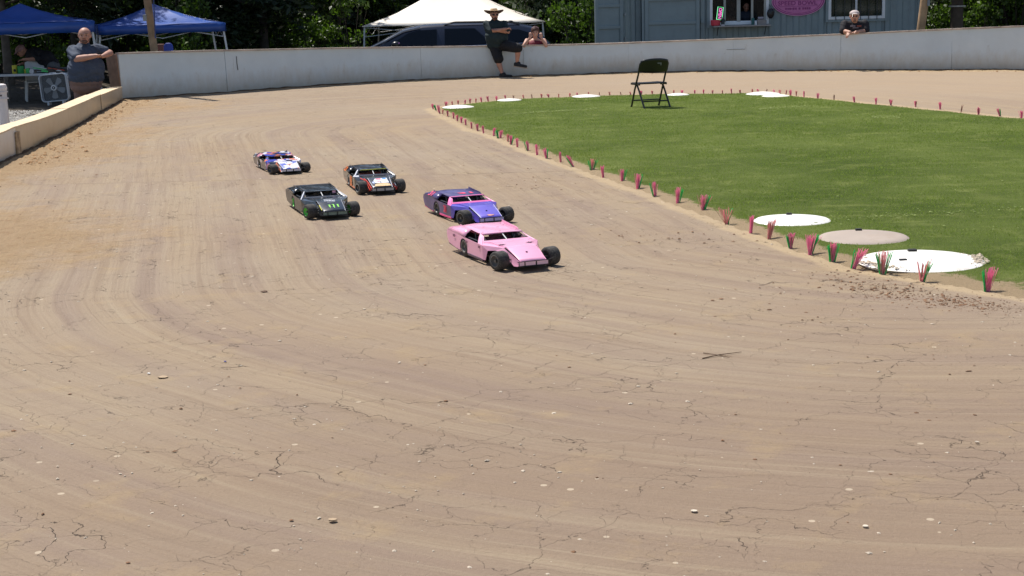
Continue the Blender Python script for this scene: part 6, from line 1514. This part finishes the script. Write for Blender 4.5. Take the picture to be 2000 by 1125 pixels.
remeshed('body', sk, SKIN, h.root, .011); face_bits(P, M, .125, h.root, eyes=False)
mb = MB(); 
for s in (-1, 1): mb.tube([P(s*.30+.17*math.cos(a), -.86, .14+.12*math.sin(a)) for a in np.linspace(0, 6.283, 11)], .004, 4)
mb.tube([P(-.75, -.1, .18), P(-.47, -.84, .18)], .004, 4); mb.tube([P(.75, -.1, .18), P(.47, -.84, .18)], .004, 4); mb.tube([P(-.13, -.88, .16), P(.13, -.88, .16)], .004, 4); mb.build('glasses', BLKG, h.root)
for s in (-1, 1): mb = MB(); mb.ball(P(s*.30, -.82, .14), .011, 8, 6); mb.build('eye', EYE, h.root)
hair_part('beard', [((0, -.60, -.66), (.36, .30, .32)), ((0, -.86, -.28), (.32, .10, .08))], P, .125, mat('tan_beard', (.20, .12, .085), .9), h.root)
hair_part('hair', [((0, .45, .1), (.88, .60, .5))], P, .125, MATS['grey_brown_hair'], h.root)
mb = MB(); vv = [(0, .10, .50, .90, .95, .55)]
k0 = len(mb.v); mb.ball((0, .12, .55), (.90, 1.02, .62), 16, 10); mb.ball((0, -.95, .55), (.55, .42, .07), 12, 6)
for i in range(k0, len(mb.v)): mb.v[i] = tuple(P(*mb.v[i]))
cp = remeshed('cap', mb, mat('light_cap', (.52, .44, .42), .8, var=.1), None, .008, 2); cp.location = h.o; tag(cp, 'light cap worn by the bearded man leaning at the right', 'cap')
sh_ = MB(); capsule(sh_, p(1650, 49, .02), p(1689, 48, .02), .10, .10); sh_.ball(p(1669.5, 56, .05), (.285, .19, .17), 18, 12); sh_.ball(p(1669.5, 74, .12), (.26, .22, .26), 18, 12); capsule(sh_, ra, ra.lerp(re, .9), .105, .095); capsule(sh_, la, la.lerp(le, .9), .105, .095)
remeshed('shirt', sh_, mat('black_shirt', (.013, .012, .017), .85, bump=.4, bscale=12), h.root, .012, 3, .010, 8)
for x0, z0, w_, h_, m in ((1663, 50.5, .11, .035, mat('grey_shirt_print', (.16, .15, .19), .7)), (1675, 50.5, .10, .035, mat('rust_shirt_print', (.20, .05, .04), .7)), (1668, 54, .13, .02, MATS['grey_shirt_print'])):
    q_ = p(x0, z0, 0); MB().box((q_.x, -.150, q_.z), (w_, .012, h_), Matrix.Rotation(.1, 3, 'X')).build('shirt_print', m, h.root)
pt = MB(); pt.ball(p(1669, 98, .18), (.22, .19, .18))
for x in (1660, 1678): q_ = p(x, 100); capsule(pt, (q_.x, .18, q_.z), (q_.x, .16, .5), .12, .09); capsule(pt, (q_.x, .16, .5), (q_.x, .2, .1), .09, .07)
remeshed('trousers', pt, MATS['black_shorts'], h.root, .013, 3)
# --- man bent over the table under the left canopy
h = Man('man in dark clothes and a light cap bent over the folding table under the canopy', 70, 34.8, -.15); p = h.p
sk = MB(); P, M = head(sk, p(41, 100, -.05), .115, yaw=-50, pitch=38)
capsule(sk, p(50, 101, 0), p(60, 104, .02), .06, .08); sk.ball(p(68, 107, .02), (.20, .17, .14)); sk.ball(p(85, 115, .04), (.20, .17, .16)); sk.ball(p(100, 127, .05), (.17, .17, .15))
e1 = p(74, 115, -.22); capsule(sk, p(64, 106, -.14), e1, .06, .05); capsule(sk, e1, p(46, 116, -.24), .048, .034); hand(sk, p(46, 116, -.24), (-1, 0, -.2), (0, .2, -1), 1, .6)
capsule(sk, p(66, 108, .2), p(58, 122, .1), .055, .045); capsule(sk, p(58, 122, .1), p(44, 124, -.1), .045, .032); hand(sk, p(44, 124, -.1), (-1, -.2, -.1), (0, .2, -1), 1, .6, -1)
for dy in (-.06, .16): q_ = p(102, 130, dy); capsule(sk, q_, (q_.x-.03, dy, .42), .10, .07); capsule(sk, (q_.x-.03, dy, .42), (q_.x+.03, dy, .08), .06, .045); capsule(sk, (q_.x+.03, dy, .05), (q_.x-.12, dy, .04), .045, .035)
remeshed('body', sk, SKIN2, h.root, .012); face_bits(P, M, .115, h.root)
mb = MB(); k0 = len(mb.v); mb.ball((0, .12, .50), (.90, 1.02, .66), 16, 10); mb.ball((0, -1.05, .42), (.55, .50, .07), 12, 6)
for i in range(k0, len(mb.v)): mb.v[i] = tuple(P(*mb.v[i]))
cp = remeshed('cap', mb, mat('faded_red_cap', (.34, .20, .20), .8, var=.5, vscale=9), None, .010, 2); cp.location = h.o; tag(cp, 'faded light cap on the man bent over the table', 'cap')
sh_ = MB(); sh_.ball(p(69, 107, .02), (.235, .21, .165), 18, 12); sh_.ball(p(86, 115, .04), (.25, .22, .20), 18, 12); sh_.ball(p(98, 124, .05), (.20, .20, .16), 18, 12); capsule(sh_, p(64, 106, -.14), e1, .08, .072); capsule(sh_, p(66, 108, .2), p(58, 120, .1), .08, .07)
remeshed('shirt', sh_, MATS['black_shirt'], h.root, .014, 3, .010, 9)
pt = MB(); pt.ball(p(102, 129, .05), (.18, .20, .16))
for dy in (-.06, .16): q_ = p(102, 130, dy); capsule(pt, q_, (q_.x-.03, dy, .42), .13, .10); capsule(pt, (q_.x-.03, dy, .42), (q_.x+.03, dy, .1), .095, .075)
remeshed('trousers', pt, mat('grey_shorts', (.13, .13, .14), .85), h.root, .014, 3)
# --- two people inside the booth
for px, hy, lab, shirt, sk_ in ((1429, 13, 'person in black seen dimly inside the left bay of the serving window', 'black_shirt', SKIN2), (1457, 14, 'person in slate grey seen dimly inside the right bay of the serving window', 'slate_shirt', SKIN2)):
    h = Man(lab, px, YC+.55, -.12); p = h.p; sk = MB(); P, M = head(sk, p(px, hy, -.05), .11, yaw=10, pitch=20)
    capsule(sk, p(px, hy+7, 0), p(px, hy+11, .02), .055, .07); sk.ball(p(px, hy+19, .03), (.19, .14, .16)); sk.ball((0, .06, .95), (.18, .14, .2)); sk.ball((0, .06, .78), (.17, .14, .15))
    for s in (-1, 1):
        e_ = Vector((s*.27, -.05, 1.02)); w_ = Vector((s*-.02, -.24, 1.06+s*.03)); a_ = p(px+s*11, hy+14, .02)
        capsule(sk, a_, e_, .055, .045); capsule(sk, e_, w_, .043, .03); hand(sk, w_, (-s, -.1, .05), (0, .2, -1), 1, .5, s)
        capsule(sk, (s*.09, .06, .75), (s*.1, .04, .42), .09, .06); capsule(sk, (s*.1, .04, .42), (s*.1, .08, .07), .055, .04); capsule(sk, (s*.1, .08, .045), (s*.1, -.08, .04), .04, .03)
    remeshed('body', sk, sk_, h.root, .014); face_bits(P, M, .11, h.root)
    sh_ = MB(); sh_.ball(p(px, hy+18, .03), (.225, .165, .17)); sh_.ball((0, .06, .95), (.20, .165, .24))
    for s in (-1, 1): a_ = p(px+s*11, hy+14, .02); capsule(sh_, a_, a_.lerp(Vector((s*.27, -.05, 1.02)), .8), .07, .062)
    remeshed('shirt', sh_, MATS[shirt], h.root, .015, 3, .008, 3)
    pt = MB(); pt.ball((0, .06, .78), (.185, .155, .16)); [capsule(pt, (s*.09, .06, .75), (s*.1, .05, .2), .105, .07) for s in (-1, 1)]
    remeshed('trousers', pt, MATS['black_shorts'], h.root, .016, 3)
    hair_part('hair', [((0, .30, .40), (.88, .86, .80))], P, .11, mat('dark_hair', (.03, .02, .015), .8), h.root, .014)

# ------------------------------------------------------------------ the woods
def leaf_mat(name, dark, light, trans=.35):
    m, N, L, b = nodes_mat(name); g = NG(N, L)
    rv = g.attr('rnd'); geo = N.new('ShaderNodeNewGeometry').outputs['Position']
    c = g.mix(rv, dark, light); c = g.mix(g.ramp(g.noise(geo, 1.1, 3), .4, .65, 0, .5), c, tuple(x*.55 for x in dark))
    L.new(c, b.inputs['Base Color']); b.inputs['Roughness'].default_value = .45; b.inputs['Specular IOR Level'].default_value = .4
    tr = N.new('ShaderNodeBsdfTranslucent'); L.new(g.mix(1., c, (1.3, 1.5, .6), 'MULTIPLY'), tr.inputs[0])
    mx = N.new('ShaderNodeMixShader'); mx.inputs[0].default_value = trans; L.new(b.outputs[0], mx.inputs[1]); L.new(tr.outputs[0], mx.inputs[2])
    L.new(mx.outputs[0], N['Material Output'].inputs['Surface']); return m
LEAF = leaf_mat('broad_leaves', (.020, .038, .010), (.060, .10, .018)); LEAFB = leaf_mat('bright_understory_leaves', (.035, .07, .012), (.11, .18, .03), .4); PINE = leaf_mat('pine_needles', (.018, .034, .014), (.045, .07, .025), .2)
BARK = mat('dark_bark', (.045, .035, .028), .9, var=.4, vscale=5, bump=.6, bscale=12); BARKG = mat('grey_bark', (.13, .105, .085), .9, var=.3, vscale=4, bump=.6, bscale=14)
def leaves(name, blobs, n, size, m, seed, flat=1.0, narrow=.55, clump=.22):
    """leaf quads gathered in clumps inside ellipsoids; blobs = (centre, radii, weight)"""
    r = np.random.default_rng(seed); wts = np.array([b[2] for b in blobs], float); wts /= wts.sum(); V = []; rn = []
    nc = max(1, n//14); bi = r.choice(len(blobs), nc, p=wts)
    C = np.array([b[0] for b in blobs])[bi]; Rr = np.array([b[1] for b in blobs])[bi]
    d = r.normal(size=(nc, 3)); d /= np.linalg.norm(d, axis=1)[:, None]; rad__ = (r.random(nc)**.45)[:, None]
    cc_ = C+d*Rr*rad__; cb = r.random(nc)
    pos = np.repeat(cc_, 14, 0)+r.normal(size=(nc*14, 3))*clump*np.array([1, 1, .6]); n = len(pos)
    sz = size*(.6+.8*r.random(n)); a = r.normal(size=(n, 3)); a[:, 2] *= flat; a /= np.linalg.norm(a, axis=1)[:, None]
    b = np.cross(a, r.normal(size=(n, 3))); b /= np.linalg.norm(b, axis=1)[:, None]
    L_ = a*sz[:, None]; W = b*(sz*narrow)[:, None]; nrm = np.cross(a, b)*(sz*.15)[:, None]
    V = np.stack([pos-L_*.5, pos-W*.5+nrm, pos+L_*.5, pos+W*.5+nrm], 1)
    rn = np.repeat(np.clip(np.repeat(cb, 14)*.7+.3*r.random(n), 0, 1), 4)
    return np_mesh(name, V.reshape(-1, 3), np.arange(4*n).reshape(-1, 4), m, False, {'rnd': rn})
def crown_blobs(R_, z0, z1, n, seed):
    r = random.Random(seed); B = []
    for _ in range(n):
        t = r.random(); z = z0+(z1-z0)*t; rr = R_*(1-.55*abs(t-.35)*1.3)*r.uniform(.3, .95); a = r.uniform(0, 6.283)
        B.append(((rr*math.cos(a), rr*math.sin(a), z), (R_*.42, R_*.42, R_*.26), 1))
    return B
crownA = [leaves('crown', crown_blobs(3.0, 3.2, 10.5, 22, 10+k), 7000, .30, LEAF, k+1, clump=.30) for k in range(3)]
crownP = [leaves('crown', crown_blobs(2.2, 1.6, 11.0, 26, 20+k), 7000, .30, PINE, k+11, .5, .30, .32) for k in range(3)]
def trunk_mesh(R0, H, seed, m, lean=.02, low=1.8):
    r = random.Random(seed); mb = MB(); pts = []
    for k in range(9): t = k/8; pts.append((lean*H*t+r.gauss(0, .03)*t, r.gauss(0, .05)*t, -.3+H*t))
    mb.tube(pts, lambda t: R0*(1.25-.25*min(1, t*8))*(1-.8*t), 10)
    for k in range(9):
        t = r.uniform(low/H, .9); z = H*t; a = r.uniform(0, 6.283); ln = r.uniform(1, 2.4)*(1-t*.5); x0 = lean*H*t
        mb.tube([(x0, 0, z), (x0+ln*.5*math.cos(a), ln*.5*math.sin(a), z+ln*.12), (x0+ln*math.cos(a), ln*math.sin(a), z+ln*.3)], lambda q: R0*.22*(1-.8*q)+.01, 6)
    return mb.mesh('trunk', m, smooth=True)
trunkA = [trunk_mesh(.17, 8.5, 1, BARK), trunk_mesh(.22, 9, 2, BARK, -.015), trunk_mesh(.13, 8, 3, BARKG, .03)]
def landmark(px):
    for lim, t in ((150, 'behind the left blue canopy'), (280, 'between the two blue canopies'), (410, 'behind the right blue canopy'), (560, 'just right of the blue canopies'), (700, 'left of the cream canopy'), (900, 'behind the left half of the cream canopy'), (1075, 'behind the right half of the cream canopy'),
                   (1165, 'between the cream canopy and the grey booth'), (1800, 'behind the grey booth'), (1900, 'right of the grey booth')): 
        if px < lim: return t
    return 'at the right edge of the picture'
TREES = [(-60, 47, 'p'), (60, 52, 'p'), (118, 60, 'b'), (205, 50, 'p'), (262, 58, 'b'), (330, 48, 'p'), (395, 57, 'b'), (470, 50, 'p'), (500, 62, 'b'), (535, 47.5, 'p'), (600, 60, 'p'), (672, 63, 'b'), (740, 65, 'p'), (840, 67, 'p'), (930, 69, 'b'), (1010, 65, 'p'), (1085, 56, 'b'), (1120, 50, 'p'), (1150, 62, 'p'), (1240, 56, 'b'), (1380, 55, 'p'), (1520, 57, 'b'), (1660, 55, 'p'), (1780, 58, 'p'), (1905, 56, 'b'), (1960, 47, 'p'), (2060, 50, 'b'), (2160, 52, 'p')]
cnt = {}
for k, (px, Y, kind) in enumerate(TREES):
    x = (px-1000)/FPX*Y; lm = landmark(px); cnt[(lm, kind)] = cnt.get((lm, kind), 0)+1
    nm = 'pine_tree' if kind == 'p' else 'broadleaf_tree'; extra = ['', ', the farther one', ', the thin one at its right', ', the last to the right'][min(3, cnt[(lm, kind)]-1)]
    t = thing(nm, ('dark needled tree ' if kind == 'p' else 'leafy green tree ')+lm+extra, 'tree', (x, Y, GB_Z), random.uniform(0, 6.28), group='trees in the woods behind the track')
    s = random.uniform(.9, 1.2); t.scale = (s, s, s)
    tr = link('trunk', trunkA[k % 3], None, t); link('crown', (crownP if kind == 'p' else crownA)[k % 3], None, t)
# the big trunk with a pale band, right of the booth
Yt2 = 43.6; a = at(1868, 60, Yt2); bt = thing('large_tree', 'thick brown trunk with a pale band round it, right of the grey booth', 'tree', (a.x, Yt2, GB_Z))
mb = MB(); mb.tube([(0, 0, -.3), (0, 0, .4), (.0, 0, 2), (.03, 0, 5), (0, 0, 9)], lambda t: .235*(1-.6*t), 16); mb.build('trunk', mat('brown_bark', (.085, .062, .045), .9, var=.35, vscale=4, bump=.7, bscale=14), bt, smooth=True)
zb2 = at(1868, 12, Yt2).z-GB_Z; MB().lathe([(.222, -.02), (.232, -.018), (.232, .018), (.222, .02)], 20, c=(0, 0, zb2), cap=False).build('band', mat('pale_band', (.5, .47, .42), .6), bt)
link('crown', crownA[1], None, bt)
# low crown that dapples the left canopies
t = thing('broadleaf_tree', 'leafy tree beyond the left edge whose crown shades the left blue canopy', 'tree', (-13.5, 38.4, -.2), 1.0, group='trees in the woods behind the track'); link('trunk', trunkA[1], None, t); link('crown', crownA[0], None, t)
t = thing('broadleaf_tree', 'leafy tree with its trunk close behind the left blue canopy', 'tree', (-13.2, 41.2, -.2), 2.4, group='trees in the woods behind the track'); link('trunk', trunkA[2], None, t); link('crown', crownA[2], None, t)
t = thing('pine_tree', 'dark needled tree between the blue canopies, its shade falling on the right one', 'tree', (-11.5, 41.6, -.2), 2.0, group='trees in the woods behind the track'); link('trunk', trunkA[0], None, t); link('crown', crownP[1], None, t); t.scale = (.72, .72, .8)
# understory shrubs
def shrub_mesh(seed, m, n=1500, size=.10, R_=1.0, H=1.6):
    r = random.Random(seed); B = [((r.uniform(-.6, .6)*R_, r.uniform(-.5, .5)*R_, H*r.uniform(.2, 1.0)), (R_*.40, R_*.4, H*.16), 1) for _ in range(11)]
    return leaves('foliage', B, n, size, m, seed, clump=.10)
shr = [shrub_mesh(31, LEAFB), shrub_mesh(32, LEAFB, 1300, .13), shrub_mesh(33, LEAF, 2200, .14, 1.2, 2.0), shrub_mesh(34, PINE, 2200, .18, 1.4, 2.2), shrub_mesh(35, LEAFB, 700, .12, .7, 1.9)]
stm = []
for q in range(2):
    mb = MB(); r = random.Random(50+q)
    for k in range(7): a = r.uniform(0, 6.28); mb.tube([(0, 0, -.1), (.25*math.cos(a), .25*math.sin(a), .7), (.6*math.cos(a), .6*math.sin(a), 1.5+r.random()*.5)], .016, 5, .005)
    stm.append(mb.mesh('stem', BARK))
SH = []
for px in range(-40, 1170, 42): SH.append((px+random.uniform(-15, 15), random.uniform(48, 62) if not (690 < px < 1080) else random.uniform(55, 64), random.choice((0, 2, 2, 3, 3, 3, 4))))
for px in range(1800, 2120, 32): SH.append((px+random.uniform(-10, 10), random.uniform(46.5, 54), random.choice((0, 1, 2, 2, 3))))
SH += [(1142, 46, 0), (1128, 47, 1), (1155, 48, 0), (632, 50, 1), (520, 48, 4), (455, 49, 0), (650, 52, 0), (702, 49, 4), (138, 47, 0), (152, 49, 1), (385, 44, 0), (350, 45, 1), (1832, 46, 0), (1838, 47, 1), (1910, 46, 1), (1925, 47, 0), (1990, 46, 1), (1095, 50, 4), (1060, 56, 1), (20, 46, 2), (100, 45, 0)]
SH.sort()
seen = {}
for k, (px, Y, v) in enumerate(SH):
    lm = landmark(px); key = (lm, v in (0, 1, 4)); seen[key] = seen.get(key, 0)+1
    lab = ('bright green leafy shrub ' if v in (0, 1, 4) else 'dark shaded shrub ')+lm+(', '+ordin(seen[key]-1)+' from the left' if seen[key] > 1 else ', leftmost')
    t = thing('shrub', lab, 'shrub', ((px-1000)/FPX*Y, Y, GB_Z+.05), random.uniform(0, 6.28), group='understory shrubs at the edge of the woods')
    s = random.uniform(.85, 1.35); t.scale = (s, s, s*random.uniform(.9, 1.3)); link('foliage', shr[v], None, t); link('stem', stm[k % 2], None, t)
# distant woodland mass
r = np.random.default_rng(3)
B = [((x+r.uniform(-2, 2), 74+r.uniform(-4, 6), r.uniform(-.5, 9)), (3.2, 2.2, 1.9), 1) for x in np.arange(-60, 62, 1.5) for _ in range(4)]
o = link('woodland', leaves('woodland', B, 60000, .8, mat('far_woodland_leaf', (.020, .032, .012), .8, var=.5, vscale=.5), 9, clump=.6)); tag(o, 'dark dense woodland far behind the trees', kind='stuff')
B = [((x+r.uniform(-2, 2), 68+r.uniform(-5, 5), r.uniform(-.6, 1.6)), (2.2, 1.6, .9), 1) for x in np.arange(-45, 47, 1.0) for _ in range(2)]
o = link('underbrush', leaves('underbrush', B, 42000, .42, PINE, 19, clump=.35)); tag(o, 'dark underbrush filling the floor of the woods', kind='stuff')
